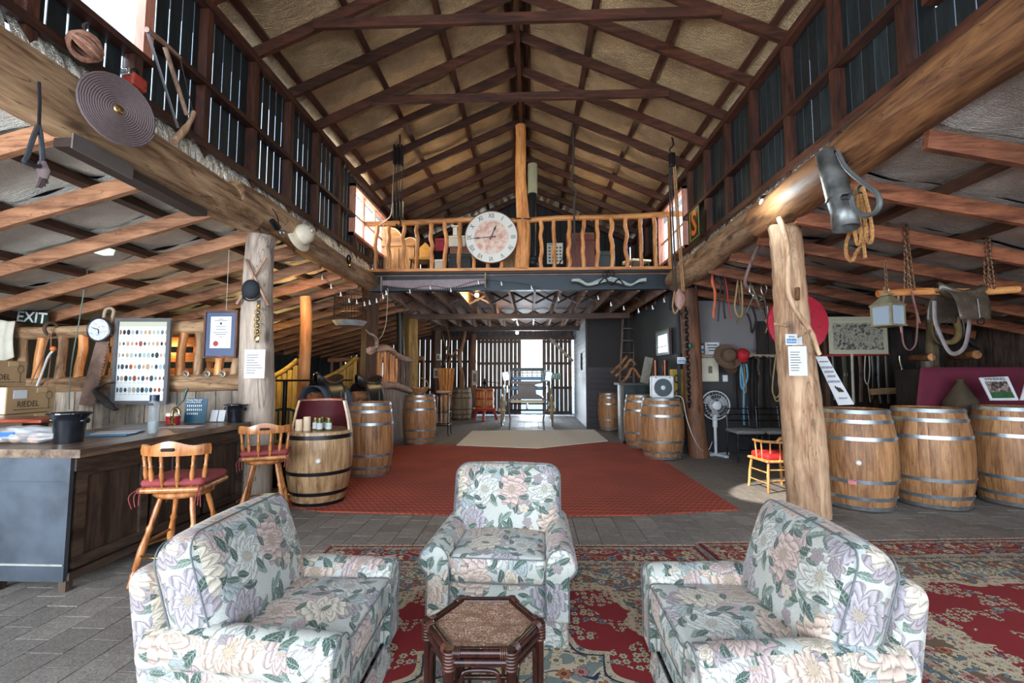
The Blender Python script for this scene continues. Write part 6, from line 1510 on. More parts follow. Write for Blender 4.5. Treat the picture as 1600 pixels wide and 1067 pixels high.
rope('thin pale cord dangling from the railing in front of the wardrobe', [at(599, 350, Y=8.1), at(602, 375, Y=8.05), at(607, 395, Y=8.05), at(603, 420, Y=8.05)], .006, plain('pale_cord', (.5, .42, .3), .8, 0, 0))
Yt = 7.3
t = thing('rope_block', 'wooden pulley block hanging on long ropes at the right end of the loft', 'pulley', at(1050, 225, Y=Yt), 0)
MB().tube(curve_pts([rel(1049, 212, o=t), rel(1052, 226, o=t), rel(1046, 234, o=t), rel(1050, 240, o=t)], 4), .012, 6).part('hook', BLK, t, True)
MB().rbox(rel(1050, 250, o=t), (.10, .09, .24), .03, 3).part('upper_block', BLK, t, True)
for j, (a, b) in enumerate(((1045, 1053), (1048, 1057), (1052, 1066), (1055, 1069))):
    MB().tube([rel(a, 258, o=t), rel((a+b)/2-1, 350, o=t), rel(b, 455, o=t)], .013, 6).part('fall', DROPE if j < 2 else ROPE, t, True)
MB().tube([rel(1062, 456, o=t)+Vector((0, 0, .05)), rel(1062, 462, o=t), rel(1062, 468, o=t), rel(1062, 478, o=t), rel(1062, 484, o=t)], [.02, .085, .105, .06, .01], 14, flat=.5).part('lower_block', wood('red_grey_block', (.2, .10, .08), (.38, .22, .18), 'z', .6), t, True)
MB().tube(curve_pts([rel(1062, 484, o=t), rel(1063, 492, o=t), rel(1066, 489, o=t)], 4), .012, 6).part('lower_hook', BLK, t, True)
MB().tube(curve_pts([rel(1054, 455, o=t), rel(1051, 478, o=t), rel(1055, 490, o=t), rel(1062, 478, o=t)], 4), .013, 6).part('rope_tail', ROPE, t, True)
t = thing('hanging_strap', 'dark strap with buckle hanging from the roof to the right of the stove flue', 'strap', at(896, 215, Y=8.0), 0); Yt = 8.0
MB().tube(curve_pts([rel(895, 196, o=t), rel(896, 250, o=t), rel(893, 285, o=t), rel(900, 300, o=t), rel(897, 320, o=t), rel(898, 382, o=t)], 4), .018, 6, flat=.4).part('strap', DROPE, t, True); MB().torus(rel(896, 284, o=t), .035, .008, (0, 1, 0), 14, 5).part('buckle', BLK, t, True)
# painted S sign on right wall
a = at(1077, 373, X=2.52); b = at(1090, 327, X=2.52); t = thing('letter_sign', 'black enamel sign with an orange letter S and yellow green edge on the right wall', 'sign', (2.54, (a.y+b.y)/2, (a.z+b.z)/2), 0)
w_ = .42; h_ = .48
MB().box((0, 0, 0), (.012, w_, h_)).part('plate', plain('black_enamel', (.01, .015, .012), .3, 0, 0), t)
m = MB()
for s in (-1, 1): MB().box((-.008, s*(w_/2-.02), 0), (.003, .008, h_-.04)).part('edge_line', plain('yellow_green_line', (.45, .5, .08), .4, 0, 0), t); MB().box((-.008, 0, s*(h_/2-.02)), (.003, w_-.04, .008)).part('edge_line', plain('yellow_green_line', (.45, .5, .08), .4, 0, 0), t)
text('lettering', 'S', .52, plain('orange_enamel', (.75, .18, .02), .4, 0, 0), t, (-.012, 0, 0), (PI/2, 0, -PI/2), bold=.012)
# bulbs
def bulb(label, px, py, Y, col, e, es, r=.045, r2=None):
    p = at(px, py, Y=Y); t = thing('light_bulb', label, 'lamp', p, 0)
    MB().ball((0, 0, 0), r, 14, 10).part('globe', plain('glow_%d' % px, col, .3, 0, 0, emit=col, es=es), t, True); MB().cyl((0, 0, r*.8), (0, 0, r*2.6), r*.45, 10).part('socket', BLK, t, True)
    lamp('bulb_light', 'POINT', (p.x, p.y-.02, p.z-.09), e, col, shadow_soft_size=r)
bulb('glowing warm bulb under the front of the loft ceiling', 745, 461, 9.3, (1, .75, .35), 45, 14)
bulb('smaller warm bulb further back under the loft ceiling', 803, 497, 11.6, (1, .72, .4), 18, 8, .05)
bulb('cool white bulb near the far door under the loft ceiling', 808, 520, 14.4, (.7, .95, 1), 15, 12, .05)
# things hung along the left log and wall
t = thing('bow_saw', 'old wooden bow saw hung high on the dark boards above the left log', 'saw', (0, 0, 0), 0)
Xb = -2.86
MB().tube([at(229, 46, X=Xb), at(255, 66, X=Xb), at(282, 90, X=Xb)], [.022, .018, .012], 8).part('upper_cheek', wood('stick_wood', (.22, .12, .08), (.4, .25, .17), 'y'), t, True)
MB().tube([at(258, 74, X=Xb), at(292, 180, X=Xb)], .018, 8).part('stretcher', wood('stick_wood', (.22, .12, .08), (.4, .25, .17), 'z'), t, True)
MB().tube(curve_pts([at(303, 175, X=Xb), at(294, 195, X=Xb), at(272, 222, X=Xb)], 4), [.02]*5+[.028]*4, 8).part('lower_cheek', TRUNK('z'), t, True)
MB().tube([at(231, 52, X=Xb), at(278, 200, X=Xb)], .012, 6, flat=.3).part('blade', plain('grey_saw_blade', (.15, .15, .16), .5, .5, 0), t, True); MB().cyl(at(281, 90, X=Xb), at(301, 172, X=Xb), .004, 5).part('cord', DROPE, t)
p = at(133, 73, X=-2.88); t = thing('rope_bundle', 'bundle of orange brown twine hung on the dark boards under the near left window', 'rope', p, 0)
for k in range(9): a = .35*k; MB().torus((0, .0, .0), .075+.006*(k % 3), .012, (math.cos(a), math.sin(a)*.4, .3*math.sin(2*a)+.8), 18, 5).part('turn', wood('orange_twine', (.30, .13, .08), (.5, .26, .18), 'x', .8), t, True)
MB().tube(curve_pts([(0, .02, .05), (0, -.02, .12), (0, 0, .16)], 3), .01, 5).part('loop', DROPE, t)
p = at(211, 129, X=-2.86); t = thing('red_winch', 'small battered red and chrome ratchet device on the left wall beside the wicker disc', 'tool', p, 0)
MB().rbox((0, 0, 0), (.09, .13, .10), .02, 3).part('body', plain('worn_red_paint', (.45, .05, .03), .5, .1, .4, 25), t, True); MB().rbox((0, -.07, .03), (.07, .04, .05), .01, 2).part('chrome_end', plain('chrome', (.6, .6, .6), .2, 1, 0), t, True)
MB().tube(curve_pts([(0, -.06, .04), (.01, 0, .09), (0, .06, -.02), (0, .02, -.08), (0, -.05, -.05)], 4), .012, 6).part('strap', BLK, t, True)
t = thing('fluorescent_tube_box', 'long dark ribbed light trough fixed under the left log', 'lamp', (0, 0, 0), 0)
a = at(100, 222, X=-2.96); b = at(312, 333, X=-2.96); MB().bar(a, b, .14, .06).part('trough', plain('dark_brown_metal', (.035, .022, .018), .5, .3, .1), t); MB().bar(a+Vector((.075, -.02, .0)), a+(b-a)*.35+Vector((.075, 0, 0)), .012, .10).part('grey_end', plain('grey_metal_end', (.16, .14, .13), .5, .4, .1), t)
t = thing('stirrup_and_glove', 'chain with stirrup iron and leather glove hanging from the near left log', 'stirrup', (0, 0, 0), 0); Xg = -2.72
MB().tube([at(61, 128, X=Xg), at(62, 160, X=Xg), at(61, 196, X=Xg)], .008, 6).part('chain', BLK, t, True)
MB().tube(curve_pts([at(60, 196, X=Xg), at(52, 215, X=Xg), at(42, 245, X=Xg), at(39, 254, X=Xg), at(62, 260, X=Xg), at(66, 250, X=Xg), at(64, 215, X=Xg), at(60, 196, X=Xg)], 4), .012, 6).part('stirrup', plain('blue_steel', (.10, .11, .13), .35, .8, .1), t, True)
MB().tube([at(66, 252, X=Xg), at(68, 268, X=Xg), at(66, 280, X=Xg)], [.022, .04, .03], 10, flat=.5).part('glove_palm', plain('dark_glove', (.09, .06, .06), .7, 0, .2), t, True)
for k, (x, y) in enumerate(((58, 292), (63, 293), (68, 291), (73, 287))): MB().tube([at(66+(k-1.5)*2, 278, X=Xg), at(x, y, X=Xg)], [.013, .009], 6).part('glove_finger', plain('dark_glove', (.09, .06, .06), .7, 0, .2), t, True)
p = at(470, 368, X=-2.76); t = thing('pith_helmet', 'cream pith helmet hanging on the left log past the pale trunk post', 'hat', p, 0)
HM = plain('cream_pith', (.62, .55, .42), .7, 0, .2, 8); Mh = Matrix.Rotation(1.25, 3, 'Y')@Matrix.Rotation(.2, 3, 'X')
MB().lathe([(.02, .155), (.06, .15), (.11, .10), (.125, .03), (.12, .0), (.185, -.03), (.19, -.036), (.12, -.012)], 28, M=Mh).part('shell', HM, t, True); MB().lathe([(.123, .0), (.128, .002), (.128, .03), (.125, .03)], 28, M=Mh).part('hat_band', plain('tan_band', (.4, .33, .22), .8, 0, 0), t, True)
MB().ball(Mh@Vector((0, 0, .158)), .016, 8, 6).part('button', HM, t, True)
p = at(436, 357, X=-2.74); t = thing('spot_lamp', 'small black spot lamp clamped on the left log next to the pith helmet', 'lamp', p, 0)
MB().tube([(0, -.14, .04), (0, -.04, .0), (0, .0, 0)], [.03, .045, .028], 12).part('housing', BLK, t, True); MB().torus((.01, .05, -.03), .04, .008, (1, 0, 0), 18, 6).part('ring', plain('steel_ring', (.25, .3, .34), .3, .8, 0), t, True)
MB().tube(curve_pts([(0, 0, 0), (0, -.04, .12), (0, -.14, .17)], 4), .005, 5).part('wire', BLK, t)
t = thing('log_mouth_horn', 'small dark animal trap hanging from the far end of the left wall', 'tool', at(545, 405, X=-2.8), 0)
MB().torus((0, 0, 0), .06, .015, (1, 0, 0), 14, 6).part('ring', BLK, t, True); MB().ball((0, .05, -.08), .04, 8, 6).part('weight', BRASS, t, True); t.name = 'iron_ring'
lamp('loft_warm_fill', 'POINT', (-1.4, 8.9, 4.9), 16, (1, .72, .4), shadow_soft_size=.15)  # unseen warm lamps added to brighten the loft
lamp('loft_warm_fill', 'POINT', (1.2, 9.6, 4.9), 14, (1, .72, .4), shadow_soft_size=.15)
# ------------------------------------------------------------------ right side
# floodlight on the right log
fp = at(1197, 317, X=2.50)
t = thing('floodlight', 'glaring round cool white floodlight fixed under the right log beam', 'lamp', fp, 0)
MB().ball((0, 0, 0), .062, 18, 12).part('globe', plain('floodlight_glow', (.75, .95, 1), .3, 0, 0, emit=(.75, .95, 1), es=40), t, True)
MB().tube(curve_pts([(.05, .03, .03), (.10, .05, .08), (.12, .05, .16)], 4), .012, 6).part('bracket', BLK, t, True); MB().lathe([(.065, 0), (.08, .04), (.05, .07), (0, .08)], 18, M=Matrix.Rotation(.6, 3, 'Y')).part('shade', BLK, t, 40)
lamp('floodlight_light', 'POINT', fp+Vector((-.25, -.30, -.12)), 18, (.75, .92, 1), shadow_soft_size=.06)
# chimney pipe with hose and rope coil on the log
t = thing('milking_pipe', 'dented galvanised pipe with a looped rubber hose hanging from the right log', 'pipe', (0, 0, 0), 0); Xq = 2.44
ZN = plain('stained_zinc', (.26, .28, .28), .42, .75, .5, 7, .2)
P_ = [at(1293, 240, X=Xq), at(1302, 275, X=Xq), at(1311, 310, X=Xq), at(1318, 330, X=Xq), at(1322, 357, X=Xq)]
MB().tube(P_, [.085, .085, .088, .088, .095], 22, cap=False, jit=.015).part('pipe', ZN, t, True).modifiers.new('t', 'SOLIDIFY').thickness = .006
MB().tube([P_[0], P_[0]+(P_[0]-P_[1]).normalized()*.004], [.085, .084], 22).part('end_cap', ZN, t)
MB().tube([P_[2], P_[2]+(P_[3]-P_[2])*.12], .094, 22).part('collar', ZN, t, True)
hz_ = [at(x, y, X=Xq-.06) for x, y in ((1309, 238), (1322, 262), (1345, 283), (1368, 300), (1375, 318), (1366, 333), (1348, 336), (1335, 325), (1330, 306))]
MB().tube(curve_pts(hz_, 5), .017, 8).part('hose', plain('grey_rubber_hose', (.09, .10, .10), .45, 0, .2), t, True)
MB().tube([at(1318, 308, X=Xq-.07), at(1330, 307, X=Xq-.07)], .024, 10).part('nozzle', BLK, t, True); MB().cyl(at(1300, 232, X=Xq), at(1322, 255, X=Xq), .012, 6).part('bracket', BLK, t, True)
t = thing('rope_coil', 'hank of thick golden rope hanging behind the galvanised pipe', 'rope', (0, 0, 0), 0); Xc = 2.62
MB().torus(at(1347, 296, X=Xc), .03, .009, (0, 1, 0), 12, 5).part('hook_ring', BLK, t)
for k, (x, w_, y1) in enumerate(((1334, 0, 380), (1342, 5, 372), (1351, 9, 378))):
    pts = [at(1338+3*k, 292, X=Xc), at(x, 335, X=Xc), at(x+3, y1-8, X=Xc), at(x+8, y1+2, X=Xc), at(x+12, y1-10, X=Xc), at(x+8, 335, X=Xc), at(1342+3*k, 292, X=Xc)]
    MB().tube(curve_pts(pts, 6), .0135, 6, jit=.12).part('loop', wood('golden_rope', (.34, .15, .04), (.60, .32, .11), 'x', .8, 4, .1, .9), t, True)
MB().tube(curve_pts([at(1330, 360, X=Xc), at(1322, 380, X=Xc), at(1323, 400, X=Xc), at(1331, 408, X=Xc), at(1337, 396, X=Xc), at(1345, 385, X=Xc)], 5), .014, 6, jit=.12).part('tail', wood('golden_rope', (.34, .15, .04), (.60, .32, .11), 'x', .8, 4, .1, .9), t, True)
MB().tube(curve_pts([at(1349, 375, X=Xc), at(1351, 395, X=Xc), at(1352, 404, X=Xc)], 4), [.013]*8+[.02], 6).part('knotted_end', wood('golden_rope', (.34, .15, .04), (.60, .32, .11), 'x', .8, 4, .1, .9), t, True)
# branch climbing the trunk post, bent sapling
Yk = 4.62
MB().tube(curve_pts([at(1217, 340, Y=4.66), at(1226, 365, Y=Yk), at(1232, 400, Y=Yk), at(1231, 452, Y=Yk), at(1238, 475, Y=4.6), at(1253, 500, Y=4.58), at(1268, 520, Y=4.56), at(1278, 548, Y=4.55), at(1281, 554, Y=4.55)], 5), [.028]*20+[.024]*12+[.020]*9, 9, jit=.06).top('climbing_branch', TRUNK('z'), 'smooth bent branch winding down the front of the right trunk post', 'branch', smooth=True)
MB().tube(curve_pts([at(1266, 516, Y=4.5), at(1255, 522, Y=4.48), at(1247, 526, Y=4.46)], 4), .012, 6).top('branch_peg', TRUNK('z'), 'short side twig sticking out of the branch on the right trunk post', 'twig', smooth=True)
MB().cyl(at(1246, 450, Y=4.7), at(1246, 468, Y=4.66), .022, 8).top('wooden_peg', LOGR('z'), 'short brown wooden peg on the upper part of the right trunk post', 'peg', smooth=True)
MB().cyl(at(1211, 506, Y=4.62), at(1230, 510, Y=4.72), .012, 8).top('hanging_peg', TRUNK('z'), 'thin pale peg poking out to the left across the red disc', 'peg', smooth=True)
MB().tube(curve_pts([at(1216, 338, Y=5.0), at(1200, 360, Y=5.3), at(1180, 395, Y=5.7), at(1168, 425, Y=5.9), at(1164, 442, Y=5.9), at(1168, 450, Y=5.85)], 5), .022, 8).top('bent_sapling', wood('purple_brown_sapling', (.16, .10, .09), (.30, .2, .18), 'z'), 'long bent dark sapling arching down from the top of the right trunk post', 'pole', smooth=True)
# notices on the trunk post
BLUP = plain('blue_banner_print', (.03, .20, .42), .5, 0, 0)
def fnotice(label, px0, py0, px1, py1, Y, rz=0):
    t = notice(label, px0, py0, px1, py1, Y, 0, 'small_sign', rz); a = at(px0, py0, Y=Y); b = at(px1, py1, Y=Y); w_ = abs(b.x-a.x); h = abs(a.z-b.z)
    MB().box((0, -.004, -h*.14), (w_*.82, .003, h*.42)).part('blue_band', BLUP, t); text('lettering', 'facebook', h*.34, WHITE, t, (0, -.007, -h*.14), sx=w_/h*.58); text('lettering', 'Find us on', h*.22, INK, t, (0, -.007, h*.26), sx=w_/h*.55)
notice('white typed notice pinned on the front of the right trunk post', 1231, 541, 1262, 587, 4.56, 8)
fnotice('small white and blue sign above the notice on the right trunk post', 1227, 522, 1246, 539, 4.58)
MB().box((0, 0, 0), (.09, .003, .10)).top('plastic_sleeve', plain('clear_sleeve', (.7, .75, .8), .2, 0, 0, alpha=.5), 'clear plastic sleeve at the right of the small blue sign', 'sleeve', loc=at(1246, 531, Y=4.60))
fnotice('small white and blue sign on the brown round post by the rope block', 1058, 558, 1073, 568, 8.08)
# red disc behind the trunk post
p = at(1246, 505, Y=5.6); t = thing('red_disc', 'large round red painted iron disc hanging behind the right trunk post', 'disc', p, 0)
MB().lathe([(0, -.035), (.20, -.03), (.33, -.010), (.352, .005), (.352, .02), (0, .02)], 48, M=R90).part('disc', plain('glossy_red_paint', (.55, .022, .05), .28, .1, .12, 4), t, 60)
MB().torus((0, .0, 0), .352, .008, (0, 1, 0), 48, 6).part('rim', plain('dark_red_rim', (.2, .01, .02), .4, .2, 0), t, True); MB().cyl((.05, .02, .3), (.05, .02, 1.05), .004, 5).part('wire', BLK, t)
# prints on the partition wall
YW = 8.60
def frame_pic(label, px0, py0, px1, py1, Y, mat, fm, name='framed_print', rz=0, bw=.02, mt=None):
    a = at(px0, py0, Y=Y); b = at(px1, py1, Y=Y); c = (a+b)/2; w_ = abs(b.x-a.x); h = abs(a.z-b.z); t = thing(name, label, 'picture', c, rz)
    MB().box((0, 0, 0), (w_, .012, h)).part('frame', fm, t); MB().box((0, -.008, 0), (w_-2*bw, .006, h-2*bw)).part('print', mat, t); return t, w_, h
CREAMP = plain('cream_print', (.58, .55, .44), .6, 0, .1, 4)
t, w_, h_ = frame_pic('cream framed picture with a tiny coloured figure on the dark wainscot', 1096, 559, 1123, 596, 8.55, CREAMP, plain('cream_frame', (.55, .52, .42), .5, 0, .1)); MB().box((0, -.013, -.0), (.07, .003, .13)).part('printed_figure', plain('red_green_print', (.22, .16, .10), .6, 0, .6, 40), t)
t, w_, h_ = frame_pic('small white notice with black lettering on the grey wall above the cream picture', 1101, 535, 1124, 556, YW, WHITE, WHITE, 'wall_notice', bw=0)
for k, s_ in enumerate(('PRIVATE', 'FUNCTION', 'AREA')): MB().box((0, -.013, .075-.05*k), (w_*(.7-.1*k), .003, .018)).part('print_line', INK, t)
frame_pic('white edged print half hidden behind the left rim of the red disc', 1209, 466, 1226, 490, YW, plain('grey_print', (.2, .2, .2), .6, 0, .3), WHITE)
frame_pic('white edged print showing below the red disc', 1212, 531, 1240, 545, YW, plain('grey_print', (.2, .2, .2), .6, 0, .3), WHITE)
# lithograph of a town
def mat_litho():
    n = NT('town_engraving', .6); o = n.obj(); s = n.sep(o)
    b = n.node('ShaderNodeTexBrick'); n.put(b.inputs[0], n.map(n.comb(s[0], s[2], 0), (7, 7, 1), rot=(0, 0, .25))); b.inputs['Scale'].default_value = 3
    a = n.noise(o, 7, 6, .75, 1.5); c = n.noise(o, 30, 4, .7)
    f = n.math('ADD', n.math('MULTIPLY', a, .6), n.math('MULTIPLY', c, .45))
    col = n.ramp(f, [(.46, (.03, .03, .028)), (.50, (.14, .135, .12)), (.54, (.52, .49, .38)), (.62, (.20, .19, .16)), (.7, (.58, .55, .43))])
    col = n.mix(n.math('MULTIPLY', b.outputs['Fac'], .6), col, (.05, .05, .05))
    col = n.mix(n.ramp(s[2], [(.16, 0), (.22, 1)]), col, (.56, .53, .42)); n.set('Base Color', col); return n.m
t, w_, h_ = frame_pic('antique black and white engraving of a town right of the red disc', 1293, 495, 1388, 553, 7.6, mat_litho(), plain('yellowed_mount', (.50, .48, .36), .6, 0, .1), 'town_engraving', bw=.07)
t = thing('red_rail', 'dark red rail on dark posts running under the town engraving', 'rail'); MB().bar(at(1285, 556, Y=7.65), at(1390, 553, Y=7.65), .03, .03).part('rail', plain('dark_red_rail', (.35, .02, .015), .5, 0, 0), t)
for px in (1290, 1366): q = at(px, 555, Y=7.69); MB().box((q.x, 7.70, q.z/2+.25), (.06, .05, q.z+.5)).part('upright', DARKT('z'), t)
# dark slab wall with pegs in the right aisle
wr2 = thing('wall_tack', kind='structure'); DK = wood('near_black_slab', (.012, .009, .008), (.035, .025, .02), 'z', .8, 1, .4)
x = 5.05; 
while x < 7.3: MB().box((x+.1, 8.3, 1.25), (.19, .04, 2.5), rot=(0, random.uniform(-.01, .01), 0)).part('slab', DK, wr2); x += .2
x = 4.1
while x < 5.1: MB().box((x+.1, 8.55, 1.2), (.19, .04, 2.4)).part('slab', DK, wr2); x += .2
# hooks row and hats, tack
Yh = 8.42
def loopstrap(label, pts, r=.012, mat=LEATH, name='strap', cat='strap', flat=1.0, n=4, jit=0, Y=None):
    return MB().tube(curve_pts([at(x, y, Y=Y or Yh) for x, y in pts], n), r, 6, flat=flat, jit=jit).top(name, mat, label, cat, smooth=True)
MB().box((at(1205, 556, Y=8.5).x, 8.52, at(1170, 556, Y=8.5).z), (2.6, .06, .05)).top('peg_rail', wood('pale_rail', (.25, .2, .14), (.42, .36, .28), 'x'), 'pale wooden peg rail holding tack along the right partition wall', 'rail')
def hat(label, px, py, Y, mat, s=1, rz=0, tilt=1.2, name='brimmed_hat'):
    t = thing(name, label, 'hat', at(px, py, Y=Y), rz); M_ = Matrix.Rotation(tilt, 3, 'X')
    MB().lathe([(0, .12*s), (.05*s, .125*s), (.09*s, .10*s), (.10*s, .03*s), (.10*s, 0)], 22, M=M_).part('crown', mat, t, True)
    m = MB(); m.lathe([(.095*s, 0), (.14*s, -.012*s), (.19*s, .01*s), (.192*s, .004*s), (.14*s, -.02*s), (.095*s, -.008*s)], 26, M=M_).part('brim', mat, t, True) if name != 'cap' else m.prism([(-.08*s, 0), (.08*s, 0), (.07*s, .09*s), (0, .12*s), (-.07*s, .09*s)], .01, M=M_@Matrix.Rotation(PI, 3, 'Z')).part('peak', mat, t)
    return t
hat('wide brown felt hat hanging at the left end of the peg rail', 1137, 557, 8.3, plain('brown_felt', (.13, .08, .05), .85, 0, .2), 1.25)
hat('second brown hat hanging just below the wide felt hat', 1139, 570, 8.34, plain('darker_brown_felt', (.10, .055, .03), .85, 0, .2), .9, .4)
hat('red cap hanging on the peg rail beside the brown hats', 1159, 557, 8.3, plain('crimson_cap', (.45, .01, .02), .7, 0, .1), 1.1, 0, .9, 'cap')
BR = plain('pale_blue_webbing', (.12, .30, .42), .7, 0, .1)
loopstrap('pale blue halter rope hanging below the red cap', [(1158, 568), (1157, 590), (1160, 608), (1168, 590), (1166, 568)], .016, BR, 'halter', 'rope', .5)
loopstrap('long blue lead rope hanging straight down below the red cap', [(1158, 570), (1162, 600), (1162, 640), (1163, 664)], .018, BR, 'lead_rope', 'rope', .4)
loopstrap('pale cord hanging among the blue halter ropes', [(1162, 568), (1164, 590), (1166, 610), (1160, 617)], .010, ROPE, 'cord', 'rope')
TACKC = [plain('worn_brown_leather', (.10, .055, .035), .6, 0, .3), LEATH, plain('dark_olive_webbing', (.06, .055, .035), .8, 0, .2), plain('grey_brown_leather', (.15, .11, .09), .6, 0, .3)]
LB1 = ['wide grey brown leather strap draped over the peg rail', 'narrow leather strap just right of the draped wide strap', 'black girth hanging between the draped strap and the tan ropes', 'second black girth hanging left of the tan ropes', 'thin dark rein hanging near the trunk post', 'dark bridle strap left of the blue ropes', 'thin black rein right of the blue ropes', 'long pale strap reaching down to the seat of the left black chair']
for k, (lab, px, y1, r, f, mi) in enumerate(((LB1[0], 1183, 586, .05, .25, 3), (LB1[1], 1202, 590, .02, .4, 3), (LB1[2], 1193, 640, .05, .3, 1), (LB1[3], 1177, 650, .04, .3, 1), (LB1[4], 1221, 640, .015, .5, 0), (LB1[5], 1150, 640, .025, .4, 1), (LB1[6], 1171, 655, .03, .4, 1), (LB1[7], 1184, 668, .012, .6, 3))):
    loopstrap(lab, [(px-3, 560), (px, 557), (px+2, 565), (px+1, (560+y1)/2), (px+3, y1)], r, TACKC[mi], flat=f, Y=8.44+.015*k)
TANR = plain('tan_cotton_rope', (.42, .30, .14), .8, 0, .2)
loopstrap('outer loop of tan cotton rope hanging left of the trunk post', [(1212, 558), (1208, 590), (1207, 612), (1213, 621), (1219, 612), (1222, 590), (1214, 558)], .013, TANR, 'cotton_rope', 'rope')
loopstrap('inner loop of tan cotton rope hanging left of the trunk post', [(1216, 558), (1222, 600), (1221, 618), (1214, 627), (1209, 620)], .013, TANR, 'cotton_rope', 'rope')
loopstrap('olive tan webbing hanging closest to the trunk post', [(1218, 558), (1221, 590), (1223, 640)], .022, plain('olive_tan_web', (.26, .20, .09), .8, 0, .2), flat=.4)
# ropes and bridles hung on the upper wall
Yu = 7.2
loopstrap('loop of tan rope hanging high on the grey wall', [(1154, 430), (1150, 460), (1148, 480), (1153, 494), (1159, 492), (1160, 470), (1158, 440), (1155, 432)], .014, TANR, 'tan_rope_hank', 'rope', Y=Yu, n=5)
loopstrap('second loop of tan rope hanging high on the grey wall, with dark tips', [(1152, 428), (1155, 460), (1157, 488), (1150, 506), (1155, 495), (1160, 508)], .010, plain('dark_tan_rope', (.22, .16, .09), .8, 0, .3), 'tan_rope_tail', 'rope', Y=Yu+.03)
loopstrap('orange braided strap hanging under the right log end', [(1114, 425), (1113, 440), (1117, 455), (1117, 472), (1115, 490), (1116, 497)], .02, plain('orange_webbing', (.60, .13, .05), .7, 0, .2), flat=.5, Y=Yu)
loopstrap('long red strap hanging under the right log end', [(1128, 418), (1134, 440), (1137, 465), (1140, 488), (1143, 498)], .016, plain('red_webbing', (.60, .06, .05), .7, 0, .1), flat=.4, Y=Yu)
for k, (lab, pts) in enumerate((('black strap hanging between the orange and red straps', [(1120, 425), (1126, 445), (1124, 470), (1122, 502)]), ('grey black whip tails hanging between the orange and red straps', [(1126, 420), (1133, 450), (1131, 480), (1133, 498)]), ('tangle of dark bridle straps knotted under the log end', [(1112, 440), (1120, 425), (1134, 430), (1130, 445), (1116, 437), (1126, 420), (1137, 448)]))):
    loopstrap(lab, pts, .022 if k != 1 else .03, plain('slate_strap', (.04, .05, .06), .5, 0, .3), flat=.4, Y=Yu+.05*k, n=5)
STL = plain('tarnished_nickel', (.42, .38, .30), .3, .9, .2, 20)
t = thing('harness_hames', 'crossed brass tipped harness hames and bits hanging on the grey wall', 'harness', (0, 0, 0), 0)
H = lambda pts: curve_pts([at(x, y, Y=7.1) for x, y in pts], 4)
for nm, pts, r, mt in (('left_hame', [(1174, 436), (1171, 455), (1177, 462), (1172, 475), (1164, 492)], .018, STL), ('right_hame', [(1174, 445), (1180, 460), (1185, 475), (1193, 493), (1198, 503)], .018, STL), ('bit_ring', [(1174, 446), (1170, 455), (1175, 463), (1180, 455), (1174, 446)], .010, BLK), ('strap', [(1168, 490), (1173, 505), (1175, 520), (1181, 500), (1175, 478)], .016, LEATH), ('cross_bar', [(1176, 463), (1184, 470), (1192, 466), (1184, 460)], .016, STL)):
    MB().tube(H(pts), r, 7).part(nm, mt, t, True)
t = thing('bridle_bit', 'narrow dark bridle with metal bit hanging left of the red disc', 'harness', (0, 0, 0), 0)
for nm, pts, r, mt in (('cheek_ring', [(1192, 440), (1189, 452), (1194, 462), (1198, 450), (1192, 440)], .012, STL), ('cheek_strap', [(1193, 462), (1196, 480), (1198, 498)], .022, LEATH), ('bit', [(1198, 478), (1199, 492), (1196, 500), (1199, 508), (1196, 520)], .014, STL)):
    MB().tube(H(pts), r, 7).part(nm, mt, t, True)
MB().bar(at(1120, 432, Y=7.25), at(1222, 452, Y=7.25), .05, .05).top('hanging_bar', DARKT('x'), 'dark timber bar under the aisle roof from which ropes and bridles hang', 'bar')
# swinging pole with saddle, lantern, chains
Ys = 4.6
CH_ = plain('rusty_chain', (.22, .12, .07), .5, .7, .2, 30)
A0 = at(1372, 459, Y=Ys); B0 = at(1590, 452, Y=Ys)
MB().tube(curve_pts([A0, (A0*2+B0)/3+Vector((0, 0, .01)), (A0+B0*2)/3-Vector((0, 0, .012)), B0], 5), .036, 12, jit=.03).top('hanging_pole', HONEY('x'), 'pale round pole hung by chains across the right aisle holding a saddle', 'pole', smooth=True)
def chain(label, pts, s=.028, r=.006, mat=None):
    P = [Vector(p) for p in pts]; t = thing('chain', label, 'chain', P[0], 0); k = 0
    mm = [MB().torus((0, 0, 0), s*.55, r, ax, 12, 5, 1, 1).mesh('link', mat or CH_, True) for ax in ((1, 0, .0), (0, 1, 0))]
    for a, b in zip(P, P[1:]):
        d = (b-a); n = max(1, int(d.length/s)); 
        for i in range(n):
            q = a+d*((i+.5)/n)-P[0]; inst('link', mm[k % 2], t, q, (0, math.atan2(d.x, d.z) if d.z else 0, 0), (1, 1, 1.35)); k += 1
    return t
chain('left rusty chain holding the hanging pole, doubled below the rafter', [at(1413, 307, Y=Ys), at(1416, 380, Y=Ys), at(1416, 452, Y=Ys)], .040)
chain('inner strand of the left rusty chain, spread to the right', [at(1413, 340, Y=Ys-.03), at(1420, 400, Y=Ys-.03), at(1427, 452, Y=Ys-.03)], .040)
chain('right rusty chain holding the hanging pole', [at(1542, 332, Y=Ys), at(1541, 400, Y=Ys), at(1541, 448, Y=Ys)], .040)
chain('inner strand of the right rusty chain, spread to the right', [at(1542, 352, Y=Ys-.03), at(1545, 400, Y=Ys-.03), at(1552, 450, Y=Ys-.03)], .040)
chain('thin chain above the lantern', [at(1383, 406, Y=4.45), at(1386, 456, Y=4.45)], .022, .003)
t = saddle('old brown riding saddle with torn seat slung over the hanging pole', at(1500, 466, Y=Ys-.02), 0.15, False, plain('worn_olive_brown_leather', (.085, .065, .048), .25, 0, .35, 7, .3)); t.scale = (.9, .6, .62)
RST = plain('pink_grey_strap', (.24, .12, .11), .5, 0, .3)
